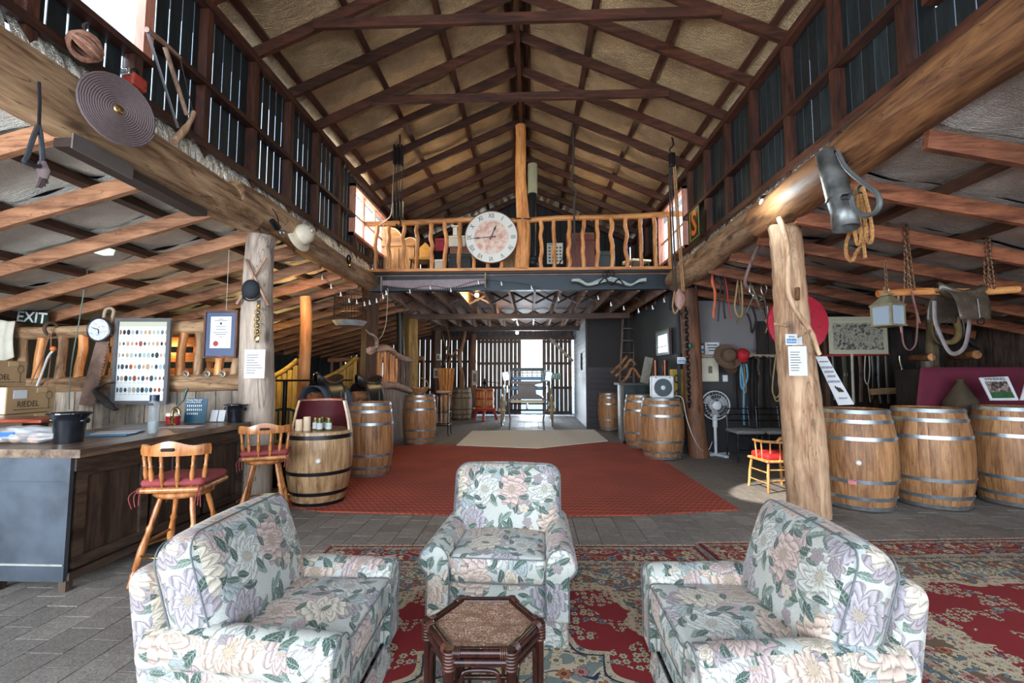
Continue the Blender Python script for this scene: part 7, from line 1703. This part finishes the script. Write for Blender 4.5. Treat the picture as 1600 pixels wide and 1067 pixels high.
for lab, pts, r, m_ in (('thin reddish strap looped below the left chain', [(1412, 462), (1409, 500), (1411, 535), (1420, 547), (1430, 538), (1433, 510), (1432, 490), (1424, 455)], .012, RST), ('second thin reddish strap ending in a buckle below the left chain', [(1404, 462), (1404, 490), (1409, 520)], .010, RST), ('short strap with a knob right of the looped strap', [(1425, 458), (1430, 480), (1437, 505)], .014, RST),
                        ('wide grey girth strap hanging in a loop from the saddle', [(1460, 470), (1461, 500), (1468, 520), (1482, 548), (1495, 552), (1508, 540), (1514, 510), (1515, 484)], .020, plain('pale_grey_girth', (.17, .145, .145), .5, 0, .3))):
    loopstrap(lab, pts, r, m_, flat=.4, Y=Ys-.06, n=5)
p = at(1387, 490, Y=4.45); t = thing('candle_lantern', 'small brass coloured glass lantern hanging from the left end of the pole', 'lantern', p, .35)
LBR = plain('pale_brass_sheet', (.42, .38, .24), .35, .7, .2); w2_ = .085
for sx in (-1, 1):
    for sy in (-1, 1): MB().box((sx*w2_, sy*w2_, -.02), (.018, .018, .20)).part('corner_post', LBR, t)
for z in (-.115, .075): MB().box((0, 0, z), (2*w2_+.03, 2*w2_+.03, .015)).part('plate', LBR, t)
m = MB(); q = w2_+.012; m.add([(-q, -q, .08), (q, -q, .08), (q, q, .08), (-q, q, .08), (-.03, -.03, .165), (.03, -.03, .165), (.03, .03, .165), (-.03, .03, .165)], [(0, 1, 5, 4), (1, 2, 6, 5), (2, 3, 7, 6), (3, 0, 4, 7), (4, 5, 6, 7)]).part('roof', LBR, t)
MB().box((0, 0, .18), (.07, .07, .02)).part('cap', LBR, t); MB().torus((0, 0, .225), .035, .005, (0, 1, 0), 16, 5).part('ring', LBR, t, True)
for sx, rz_ in ((-1, 0), (1, 0)): MB().box((0, sx*w2_, -.02), (2*w2_-.02, .004, .18)).part('glass', plain('lantern_glass', (.35, .42, .5), .1, 0, 0, alpha=.6), t); MB().box((sx*w2_, 0, -.02), (.004, 2*w2_-.02, .18)).part('glass', plain('lantern_glass', (.35, .42, .5), .1, 0, 0, alpha=.6), t)
MB().cyl((0, 0, -.11), (0, 0, -.0), .022, 10).part('candle', WHITE, t)
# horse collars, pegs and poles in the dark aisle
GOLDC = plain('ochre_collar_lining', (.20, .13, .045), .8, 0, .3)
def collar(label, px, py, Y, sx, sy, mat, r=.045):
    c = at(px, py, Y=Y); t = thing('horse_collar', label, 'collar', c, 0)
    MB().tube([(sx*math.sin(2*PI*k/28)*(1-.25*math.cos(2*PI*k/28)), .02*math.sin(4*PI*k/28), sy*math.cos(2*PI*k/28)) for k in range(28)], r, 8, closed=True).part('roll', mat, t, True)
    MB().tube([(sx*1.25*math.sin(2*PI*k/28)*(1-.25*math.cos(2*PI*k/28)), -.05, sy*1.15*math.cos(2*PI*k/28)) for k in range(3, 26)], r*.35, 6).part('hame', STL if r > .05 else BLK, t, True); return t
collar('ochre lined horse collar hanging beside the crooked post in the right aisle', 1478, 505, 6.7, .15, .28, GOLDC)
for k, (px, py) in enumerate(((1546, 500), (1565, 498), (1530, 505))): collar(['black horse collar hanging in the middle of the dark right wall', 'black horse collar nearest the right edge of the dark wall', 'thin black horse collar left of the other black collars'][k], px, py, 7.9-.1*k, .20, .38, LEATH)
logmesh([at(1452, 440, Y=6.9), at(1456, 500, Y=6.9), at(1458, 560, Y=6.9), (at(1460, 560, Y=6.9).x, 6.9, 0)], .07, .08, 61, 10, .05, .02).top('crooked_post', wood('mossy_brown_post', (.07, .05, .02), (.16, .12, .06), 'z', .8, .6, .1), 'crooked brown post standing in the dark right aisle', 'post', smooth=True)
MB().tube([(at(1448, 560, Y=6.8).x, 6.8, 0), at(1448, 556, Y=6.8)], .075, 10).top('stump_post', wood('dim_grey_post', (.08, .065, .05), (.17, .14, .11), 'z'), 'short grey stump post behind the middle barrel in the right aisle', 'post')
PEG = wood('orange_cut_end', (.42, .17, .05), (.62, .30, .10), 'y', .6)
for k, (px, py, Y, r) in enumerate(((1455, 558, 6.6, .05), (1526, 554, 6.9, .062), (1452, 486, 6.7, .04))):
    c = at(px, py, Y=Y); t = thing('peg_log', ['short log peg with an orange cut end on the stump post', 'long log with an orange cut end jutting out of the dark wall behind the barrels', 'small log peg with an orange cut end on the crooked post'][k], 'log', c, 0)
    MB().tube([(0, 0, 0), (.1, .35, .0), (.45, .9, .02)], r, 12).part('log', LOGR('y'), t, True); MB().tube([(0, -.004, 0), (0, .001, 0)], r*.97, 14).part('cut_end', PEG, t)
chainlike = [('pale rope hanging below the town engraving', [(1331, 553), (1332, 580), (1334, 630)], .022, plain('pale_white_rope', (.5, .45, .38), .8, 0, .2)), ('thin pale rope loop right of the pale rope', [(1352, 556), (1351, 590), (1356, 600), (1359, 580), (1358, 556)], .010, plain('pale_white_rope', (.5, .45, .38), .8, 0, .2)), ('thin pale cord hanging behind the leaning price list', [(1356, 600), (1360, 628)], .010, TANR),
             ('dark leather trace hanging below the right end of the engraving', [(1373, 556), (1374, 590), (1378, 630)], .035, LEATH), ('braided chain trace next to the dark leather trace', [(1384, 556), (1386, 590), (1389, 630)], .022, plain('dull_braid', (.12, .11, .09), .5, .4, .4, 40)),
             ('small metal bit hanging on the dark wall below the lantern', [(1406, 556), (1407, 566), (1410, 578), (1406, 580)], .016, STL), ('little metal buckle hanging on the dark wall', [(1418, 582), (1422, 583), (1421, 590), (1418, 589), (1418, 582)], .008, STL)]
for lab, pts, r, m_ in chainlike: loopstrap(lab, pts, r, m_, flat=.6, Y=7.62)
MB().bar(at(1360, 612, Y=7.3), at(1445, 608, Y=7.3), .05, .09).top('tan_board', wood('tan_board_wood', (.25, .15, .07), (.42, .28, .14), 'x'), 'tan board lying behind the two right barrels', 'board')
# sack behind middle barrel, cloth behind third barrel
p = at(1480, 628, Y=6.1); SK = plain('brown_hessian', (.075, .055, .032), .9, 0, .3, 9, .4)
MB().tube([(0, 0, -.20), (0, 0, -.12), (0, .0, .0), (0, .0, .12), (0, 0, .24), (0, 0, .27)], [.17, .19, .16, .10, .03, .05], 18, jit=.12).top('hessian_sack', SK, 'brown hessian sack tied at the neck behind the middle right barrel', 'sack', loc=(p.x, 5.90, 1.10), smooth=True)
MB().box((p.x, 5.92, .45), (.36, .26, .9)).top('dark_crate', DK, 'dark crate under the hessian sack behind the barrels', 'crate')
a = at(1530, 577, Y=6.15); MAR = plain('maroon_cloth', (.13, .012, .035), .9, 0, .2, 9, .3)
def fn(u, v): z = 1.52-1.5*v; x = 5.0+(1.6)*u-(.36*v if u < .5 else 0)*(1-u*2); return (x, 6.15-.10*v-.03*math.sin(18*u+2)*v, z)
c_ = MB().grid(fn, 30, 16).top('maroon_cloth', MAR, 'maroon cloth draped over a stand behind the barrel with the magazines', 'cloth', smooth=True); c_.modifiers.new('t', 'SOLIDIFY').thickness = .01
MB().box((5.85, 6.45, .75), (1.5, .5, 1.49)).top('draped_stand', DK, 'dark stand under the maroon cloth', 'stand')
# price list standing on barrel 1, magazines on barrel 3
def card_quad(name, label, cat, quad, Yt, Yb, mat, th=.006):
    P = [at(*quad[0], Y=Yt), at(*quad[1], Y=Yt), at(*quad[2], Y=Yb), at(*quad[3], Y=Yb)]; c = sum(P, Vector())/4; t = thing(name, label, cat, c, 0)
    L = [p-c for p in P]; nrm = (L[1]-L[0]).cross(L[3]-L[0]).normalized(); 
    if nrm.y > 0: nrm = -nrm
    m = MB().add([p for p in L]+[p-nrm*th for p in L], [(0, 1, 2, 3), (7, 6, 5, 4), (0, 4, 5, 1), (1, 5, 6, 2), (2, 6, 7, 3), (3, 7, 4, 0)]); m.part('board', mat, t)
    ex = (L[1]-L[0]+L[2]-L[3])/2; ez = (L[0]-L[3]+L[1]-L[2])/2; return t, L, ex, ez, nrm
t, L, ex, ez, nrm = card_quad('price_list', 'tall white price list leaning against the trunk post on the front right barrel', 'sign', [(1274, 557), (1292, 557), (1335, 632), (1310, 633)], 5.0, 5.22, WHITE)
MT = Matrix((ex.normalized(), ez.normalized(), nrm)).transposed(); er = MT.to_euler(); s_ = ex.length/.17
for k, (w_, f, hh) in enumerate(((.30, .40, .02), (.42, .29, .045), (.34, .20, .045), (.30, .11, .045), (.44, .0, .045), (.3, -.36, .02))): MB().bar(ez*f-ex*w_+nrm*.002, ez*f+ex*w_+nrm*.002, .002, ez.length*hh).part('print_line', plain('grey_print_line', (.30, .33, .38), .6, 0, .4, 60), t)
for k in range(3): MB().bar(ez*(-.10-.02*k)-ex*(.12-.12*k)+nrm*.002, ez*(-.22+.0*k)-ex*(-.02-.14*k)+nrm*.002, .002, .022).part('print_script', INK, t)
for f in (.40, -.34): MB().bar(ez*f-ex*.38+nrm*.002, ez*f+ex*.38+nrm*.002, .003, .002).part('rule_line', INK, t)
def mat_mag():
    n = NT('magazine_photo', .35); o = n.obj(); s = n.sep(o); a = n.noise(o, 22, 5, .7)
    c = n.ramp(a, [(.38, (.03, .02, .02)), (.5, (.14, .10, .09)), (.58, (.45, .36, .34)), (.66, (.1, .08, .1))]); n.set('Base Color', n.mix(n.ramp(s[2], [(-.07, 1), (-.04, 0)] if False else [(0, 0), (1, 0)]), c, (.06, .14, .05))); return n.m
t, L, ex, ez, nrm = card_quad('magazine', 'open white magazine headed WINERIES standing on the rightmost barrel', 'magazine', [(1530, 590), (1575, 588), (1592, 625), (1548, 625)], 5.62, 5.45, WHITE, .012)
MT = Matrix((ex.normalized(), ez.normalized(), nrm)).transposed(); er = MT.to_euler()
text('lettering', 'WINERIES', ex.length*.17, plain('grey_green_print2', (.12, .16, .14), .5, 0, 0), t, nrm*.003+ez*.40, er, bold=.001)
m = MB(); q = [nrm*.003+ex*a+ez*b for a, b in ((-.40, .30), (.38, .30), (.38, -.16), (-.40, -.16))]; m.add(q, [(0, 1, 2, 3)]).part('cover_photo', mat_mag(), t)
m = MB(); q = [nrm*.003+ex*a+ez*b for a, b in ((-.40, -.16), (.38, -.16), (.38, -.42), (-.40, -.42))]; m.add(q, [(0, 1, 2, 3)]).part('cover_lawn', plain('lawn_print', (.05, .13, .05), .4, 0, .3, 30), t)
t2, L, ex, ez, nrm = card_quad('magazine', 'second white magazine at the right picture edge leaning on the first', 'magazine', [(1606, 585), (1640, 590), (1620, 625), (1594, 625)], 5.62, 5.45, WHITE, .012)
# ------------------------------------------------------------------ fans, chairs, safe, mirror
WPL = plain('white_fan_plastic', (.62, .66, .70), .35, 0, .08, 6)
p = at(1117, 712, Z=0); t = thing('pedestal_fan', 'white pedestal fan with round grille on a cross base', 'fan', (p.x+.02, p.y, 0), .0)
for a in (.35, .35+PI/2): MB().rbox((0, 0, .025), (.56, .06, .05), .015, 2, M=Matrix.Rotation(a, 3, 'Z')).part('base_bar', WPL, t, True)
MB().cyl((0, 0, .03), (0, 0, .62), .026, 14).part('column', WPL, t, True); MB().cyl((0, 0, .5), (0, 0, .72), .042, 14).part('collar', WPL, t, True)
zc = at(1114, 637, Y=7.75).z; RF = .25; FM = Matrix.Rotation(PI/2, 3, 'X')
MB().ball((0, .06, zc), .085, 14, 10, (1, 1.3, 1)).part('motor', WPL, t, True); MB().cyl((0, .04, .7), (0, .04, zc), .03, 10).part('neck', WPL, t, True)
gr = MB()
for k in range(48):
    a = 2*PI*k/48; MB().tube([(.07*math.cos(a), -.12, zc+.07*math.sin(a)), (.17*math.cos(a), -.11, zc+.17*math.sin(a)), (RF*math.cos(a), -.05, zc+RF*math.sin(a))], .0018, 4).part('grille_wire', WPL, t) if k % 2 == 0 else None
for r, y in ((RF, -.05), (RF, -.02), (.19, -.098), (.12, -.115)): MB().torus((0, y, zc), r, .008 if r == RF else .003, (0, 1, 0), 40, 6).part('ring', WPL, t, True)
MB().lathe([(0, .012), (.06, .01), (.075, 0), (0, 0)], 24, M=FM, c=(0, -.115, zc)).part('hub_badge', WPL, t, True)
for k in range(3):
    a = 2*PI*k/3; MB().grid(lambda u, v, a=a: ((.05+.16*u)*math.cos(a+.9*v), -.05+.03*v, zc+(.05+.16*u)*math.sin(a+.9*v)), 6, 6).part('blade', plain('smoky_white_blade', (.40, .42, .44), .3, 0, 0, alpha=.7), t, True)
p4 = b4.location; zf_ = 1.02; p = at(1034, 603, Y=p4.y-.05); t = thing('box_fan', 'square white box fan with dark round grille standing on the oak barrel', 'fan', (p.x, p4.y-.05, zf_), 0)
MB().rbox((0, 0, .195), (.385, .16, .39), .04, 4).part('housing', WPL, t, True)
MB().lathe([(0, 0), (.158, 0), (.158, .005), (0, .005)], 32, M=FM, c=(0, -.08, .185)).part('dark_back', plain('dark_grille_void', (.03, .05, .06), .5, 0, 0), t)
MB().torus((0, -.086, .185), .160, .008, (0, 1, 0), 36, 6).part('ring', WPL, t, True)
for k in range(20): a = 2*PI*k/20; MB().tube([(.035*math.cos(a), -.092, .185+.035*math.sin(a)), (.155*math.cos(a+.25), -.092, .185+.155*math.sin(a+.25))], .0026, 4).part('grille_rib', plain('grey_rib', (.15, .22, .25), .4, 0, 0), t)
MB().lathe([(0, .008), (.035, .006), (.04, 0)], 20, M=FM, c=(0, -.09, .185)).part('hub', WPL, t, True)
for s in (-1, 1): MB().cyl((s*.12, -.09, .36), (s*.12, -.08, .36), .012, 10).part('knob', plain('grey_knob', (.15, .16, .17), .4, 0, 0), t)
MB().tube(curve_pts([(p.x+.2, p4.y+.0, 1.06), at(1066, 622, Y=p4.y-.1), at(1072, 650, Y=p4.y-.2), at(1082, 680, Y=7.9), at(1095, 702, Y=8.1), at(1106, 704, Y=8.2), at(1113, 690, Y=8.25)], 6), .006, 6).top('power_cord', WPL, 'white power cord trailing from the box fan down behind the pedestal fan', 'cord', smooth=True)
BLKW = plain('black_lacquered_wood', (.012, .012, .014), .25, 0, .1)
def blackchair(label, px, Y):
    x = at(px, 700, Y=Y).x; t = thing('padded_chair', label, 'chair', (x, Y, 0), 0, 'black chairs by the partition wall')
    for sx in (-.20, .20): MB().cyl((sx, -.2, 0), (sx*.95, -.19, .44), .014, 8).part('leg', BLKW, t, True); MB().tube([(sx, .24, 0), (sx*.95, .2, .45), (sx*.9, .26, .88)], .014, 8).part('leg', BLKW, t, True)
    for z in (.64, .74, .84): MB().tube([(-.19, .21+.05*(z-.6)/.3, z), (0, .26+.05*(z-.6)/.3, z), (.19, .21+.05*(z-.6)/.3, z)], .024, 8, flat=.45).part('back_rail', BLKW, t, True)
    MB().rbox((0, 0, .45), (.44, .42, .03), .012, 2).part('seat_frame', BLKW, t, True); MB().rbox((0, -.02, .49), (.46, .44, .06), .028, 4, (.02, .02, .02)).part('cushion', plain('grey_seat_cushion', (.26, .27, .27), .9, 0, .2, 20, .3), t, True)
    MB().cyl((-.2, -.19, .2), (.2, -.19, .2), .008, 6).part('stretcher', BLKW, t)
    return t
blackchair('black ladder back chair with a grey cushion right of the pedestal fan', 1164, 7.95)
blackchair('black ladder back chair with a grey cushion half behind the trunk post', 1212, 7.95)
# child's spindle chair in the beam of the added spot lamp
CHW = wood('orange_beech_chair', (.45, .19, .05), (.72, .42, .17), 'z', .35, .8, .05, .1)
cx_, cy_ = at(1210, 765, Z=0).x, 5.95
t = thing('spindle_armchair', 'small orange spindle back armchair with a bright red cushion beside the trunk post', 'chair', (at(1183, 770, Z=0).x+.32, at(1183, 770, Z=0).y+.2, 0), .12); t.scale = (1, 1, 1.08)
for sx in (-.20, .20):
    for sy in (-.18, .18): MB().tube([(sx*1.12, sy*1.1, 0), (sx*1.05, sy*1.03, .18), (sx*.95, sy*.95, .33)], [.014, .019, .015], 8).part('leg', CHW, t, True)
for z in (.10, .22):
    for sx in (-.21, .21): MB().cyl((sx, -.18, z), (sx, .18, z), .008, 6).part('stretcher', CHW, t, True)
    MB().cyl((-.21, -.18, z+.03), (.21, -.18, z+.03), .008, 6).part('stretcher', CHW, t, True)
MB().rbox((0, 0, .345), (.46, .42, .03), .014, 3).part('seat', CHW, t, True); MB().rbox((0, .0, .39), (.40, .36, .07), .03, 4, (.01, .01, .02)).part('cushion', plain('bright_red_velvet', (.55, .015, .02), .7, 0, .15, 20, .2), t, True)
arc = [(.235*math.sin(a), -.21*math.cos(a)+.0, .56+.0*a) for a in [-1.9+3.8*k/16 for k in range(17)]]
MB().tube(arc, .016, 8, flat=1).part('bow_rail', CHW, t, True)
for k in range(1, 16, 2): q = arc[k]; MB().cyl((q[0]*.92, q[1]*.92, .355), q, .009, 6).part('spindle', CHW, t, True)
MB().tube([(-.10, -.20, .57), (-.06, -.21, .60), (0, -.215, .615), (.06, -.21, .60), (.10, -.20, .57)], [.01, .02, .024, .02, .01], 8).part('crest', CHW, t, True)
# safe with stone top, ladder, mirror, posters
p = at(970, 684, Z=0); t = thing('iron_safe', 'dark green iron safe with a pale carved side strip and gnarled wood on top', 'safe', (2.24, 10.1, 0), 0)
MB().box((0, 0, .62), (.62, .7, 1.16)).part('body', plain('dark_green_iron', (.012, .03, .03), .4, .3, .2), t); MB().box((-.335, -.25, .62), (.06, .14, 1.2)).part('side_pilaster', plain('stone_grey_pilaster', (.14, .125, .105), .6, 0, .3), t)
MB().box((-.0, 0, 1.23), (.76, .8, .05)).part('top_slab', plain('grey_stone', (.06, .06, .055), .6, 0, .3), t); MB().box((0, -.36, .62), (.5, .02, 1.0)).part('door', plain('dark_green_iron2', (.02, .04, .04), .35, .3, .2), t); MB().ball((-.12, -.38, .68), .03, 8, 6).part('knob', BRASS, t, True); MB().box((0, 0, .03), (.7, .76, .06)).part('plinth', BLK, t)
for k, pp in enumerate((((955, 582), (968, 570), (980, 556)), ((962, 588), (975, 575), (986, 562), (992, 570)), ((968, 600), (980, 590), (988, 575), (1000, 590)))):
    MB().tube(curve_pts([at(x, y, Y=10.0-.1*k) for x, y in pp], 4), [.045, .04, .035, .03, .03, .035, .04, .035, .03][:9] if len(pp) == 3 else [.032]*13, 7, jit=.25).top('gnarled_root', LOGR('x'), ['thick gnarled root on top of the safe pointing up to the right', 'second gnarled root on top of the safe', 'dark bent root hanging over the front of the safe'][k], 'wood', smooth=True)
t = thing('wall_ladder', 'dark wooden ladder standing against the end wall beyond the safe', 'ladder', (0, 0, 0), 0)
for (a, b) in (((974, 480), (968, 600)), ((992, 480), (990, 600))): MB().bar(at(*a, Y=12.2), at(*b, Y=12.1), .05, .03).part('stile', wood('dim_ladder_wood', (.10, .07, .055), (.2, .15, .12), 'z'), t)
for k in range(6): y = 494+19*k; MB().cyl(at(973.5-.05*(y-480), y, Y=12.15), at(992, y, Y=12.15), .018, 6).part('rung', wood('dim_ladder_wood', (.10, .07, .055), (.2, .15, .12), 'x'), t)
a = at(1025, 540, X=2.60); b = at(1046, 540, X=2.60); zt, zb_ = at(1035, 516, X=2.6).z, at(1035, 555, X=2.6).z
t = thing('framed_glow_pane', 'small mirror-like pane with added glow in a dark frame on the blue grey wall', 'mirror', (2.62, (a.y+b.y)/2, (zt+zb_)/2), .0)
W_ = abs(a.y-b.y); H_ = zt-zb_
MB().box((0, 0, 0), (.05, W_, H_)).part('frame', plain('dark_mirror_frame', (.05, .025, .02), .4, 0, .1), t); MB().box((-.028, 0, 0), (.006, W_-.10, H_-.08)).part('pane', plain('pale_teal_pane', (.25, .36, .38), .2, 0, 0), t); MB().box((-.033, -.06, -.02), (.006, (W_-.10)*.72, (H_-.08)*.82)).part('bright_pane', plain('glowing_reflection', (.8, .88, .95), .3, 0, 0, emit=(.85, .93, 1), es=1.3), t); MB().box((-.038, -.06, -.08), (.006, (W_-.10)*.72, .014)).part('glazing_bar', BLK, t)  # added emission stands in for the bright reflection of a mirror
p = at(1012, 552, Y=9.6); t = thing('leaning_frame', 'narrow grey framed picture leaning on the safe under the mirror', 'picture', (p.x-.03, 9.6, 1.26), 0)
MB().box((0, 0, .26), (.17, .02, .54), rot=(0, .22, 0)).part('board', plain('faded_map', (.24, .23, .19), .6, 0, .4, 12), t); MB().box((.16, .05, .25), (.10, .02, .56), rot=(0, -.2, 0)).part('easel', BLK, t)
t = thing('yellow_sign', 'tall worn yellow enamel sign standing behind the barrel with the box fan', 'sign', (at(1054, 590, Y=8.55).x+.05, 8.6, 0), 0)
MB().box((0, 0, .9), (.24, .02, 1.25)).part('plate', plain('worn_yellow_enamel', (.45, .30, .03), .5, 0, .5, 7), t)
for k in range(3): MB().torus((.0, -.012, 1.35-.28*k), .055, .014, (0, 1, 0), 18, 5, .8, 1.2).part('black_figure', BLK, t)
for k, px in enumerate((1024, 1039)): 
    q = thing('copper_tube', ['short copper coloured canister behind the box fan, left', 'short copper coloured canister behind the box fan, right'][k], 'canister', (at(px, 580, Y=8.9).x, 8.9, 1.06), 0); MB().cyl((0, 0, 0), (0, 0, .62), .045, 14).part('body', plain('dull_copper', (.16, .065, .04), .35, .8, .2), q, True); MB().cyl((0, 0, .60), (0, 0, .64), .05, 14).part('lid', plain('dull_copper', (.16, .065, .04), .35, .8, .2), q, True)
    s_ = MB().box((at(px, 580, Y=8.9).x, 8.9, .53), (.16, .16, 1.05)).top('plinth_box', DK, ['dark plinth box under the left copper canister', 'dark plinth box under the right copper canister'][k], 'box')
# conduit, switches, chain and tools on the brown post
MB().cyl(at(1087, 440, Y=8.2), (at(1088, 700, Y=8.3).x, 8.25, .0), .014, 6).top('conduit', plain('grey_conduit', (.3, .3, .29), .5, 0, .1), 'thin grey conduit running down beside the brown round post', 'pipe')
for k, (px, py) in enumerate(((1088, 535), (1091, 605), (1133, 591))): MB().rbox((0, 0, 0), (.09, .03, .12), .008, 2).top('switch_box', WPL, ['small switch box high on the conduit beside the brown post', 'small power point low on the conduit beside the brown post', 'tiny pale socket on the dark wainscot under the hats'][k], 'switch', loc=at(px, py, Y=8.22 if k < 2 else 8.6))
chain('long dark chain hanging down the face of the brown round post', [at(1071, 480, Y=8.0), at(1074, 560, Y=8.0), at(1077, 636, Y=8.02)], .06, .010, BLK)
MB().ball(at(1078, 540, Y=8.0), .045, 10, 8, (.8, .8, 1.2)).top('teal_bell', plain('teal_patina', (.06, .16, .15), .5, .4, .2), 'small teal bell on the brown round post', 'bell', smooth=True)
# jars, candles, tray on the cut barrel
bx, by = b10.location.x, b10.location.y; zt = .797
paper_ = MB().prism([(-.10, -.20), (.24, -.16), (.24, .02), (.02, .04)], .004).top('paper_sheet', WHITE, 'white sheets lying under the olive jars on the cut-down barrel', 'paper', loc=(bx, by, zt+.003))
CAN = plain('ivory_wax', (.62, .50, .36), .5, 0, .05, emit=(1, .6, .3), es=.08)
for k, (dx, h) in enumerate(((-.19, .13), (-.10, .16))): 
    q = thing('pillar_candle', ['shorter ivory pillar candle on the cut-down barrel', 'taller ivory pillar candle on the cut-down barrel'][k], 'candle', (bx+dx, by-.12, zt+.001), 0); MB().lathe([(0, 0), (.038, 0), (.038, h), (.030, h-.006), (0, h-.012)], 20).part('wax', CAN, q, 40); MB().cyl((0, 0, h-.015), (0, 0, h+.01), .003, 5).part('wick', BLK, q)
JG = plain('olive_jar_glass', (.10, .09, .025), .1, 0, 0); JL = plain('jar_label', (.55, .60, .58), .5, 0, .05)
for k, (dx, dy) in enumerate(((-.03, -.06), (.02, .0), (.045, -.12), (.10, -.04), (.14, -.10))):
    q = thing('olive_jar', ['olive jar with pale label at the left of the group on the cut-down barrel', 'olive jar at the back left of the group on the cut-down barrel', 'olive jar in front of the group on the cut-down barrel', 'olive jar at the back right of the group on the cut-down barrel', 'olive jar at the right of the group on the cut-down barrel'][k], 'jar', (bx+dx, by+dy, zt+.006), 0, 'olive jars on the cut-down barrel')
    MB().lathe([(0, 0), (.030, 0), (.033, .01), (.033, .095), (.022, .12), (.022, .13), (0, .13)], 16).part('body', JG, q, True); MB().lathe([(.0335, .02), (.0335, .088)], 16, a0=PI, a1=2*PI).part('label', JL, q, True); MB().lathe([(.025, .122), (.025, .142), (0, .142)], 16).part('lid', plain('gold_lid', (.25, .18, .06), .3, .8, 0), q, 40)

p = at(1099, 558, Y=8.52); t = thing('spray_can', 'small blue and white spray can on the dado rail left of the white notice', 'can', (p.x, 8.585, 1.831), 0)
MB().cyl((0, 0, 0), (0, 0, .13), .035, 14).part('body', WPL, t, 40); MB().cyl((0, 0, .02), (0, 0, .07), .0355, 14).part('blue_band', BLUP, t, 40); MB().cyl((0, 0, .13), (0, 0, .17), .026, 12).part('cap', BLK, t, 40)

XB = ['black harness strap hanging first right of the leaning price list', 'black harness strap with a pale buckle right of the price list', 'dark leather breeching hanging below the middle of the engraving', 'dark trace strap hanging below the right half of the engraving']
for k, (lab, px, y1) in enumerate(zip(XB, (1302, 1318, 1343, 1364), (625, 622, 628, 624))):
    q0 = at(px, 556, Y=7.63); t = thing('harness_strap', lab, 'strap', q0, 0); r_ = .028+.006*(k % 2)
    MB().tube([(0, 0, 0), (.01, 0, -.25), (-.008*k, 0, at(px, y1, Y=7.63).z-q0.z)], r_, 6, flat=.3).part('strap', TACKC[(k+1) % 3], t, True); MB().torus((.01, -.02, -.30), .026, .006, (0, 1, 0), 14, 5).part('buckle', STL if k == 1 else BLK, t, True)
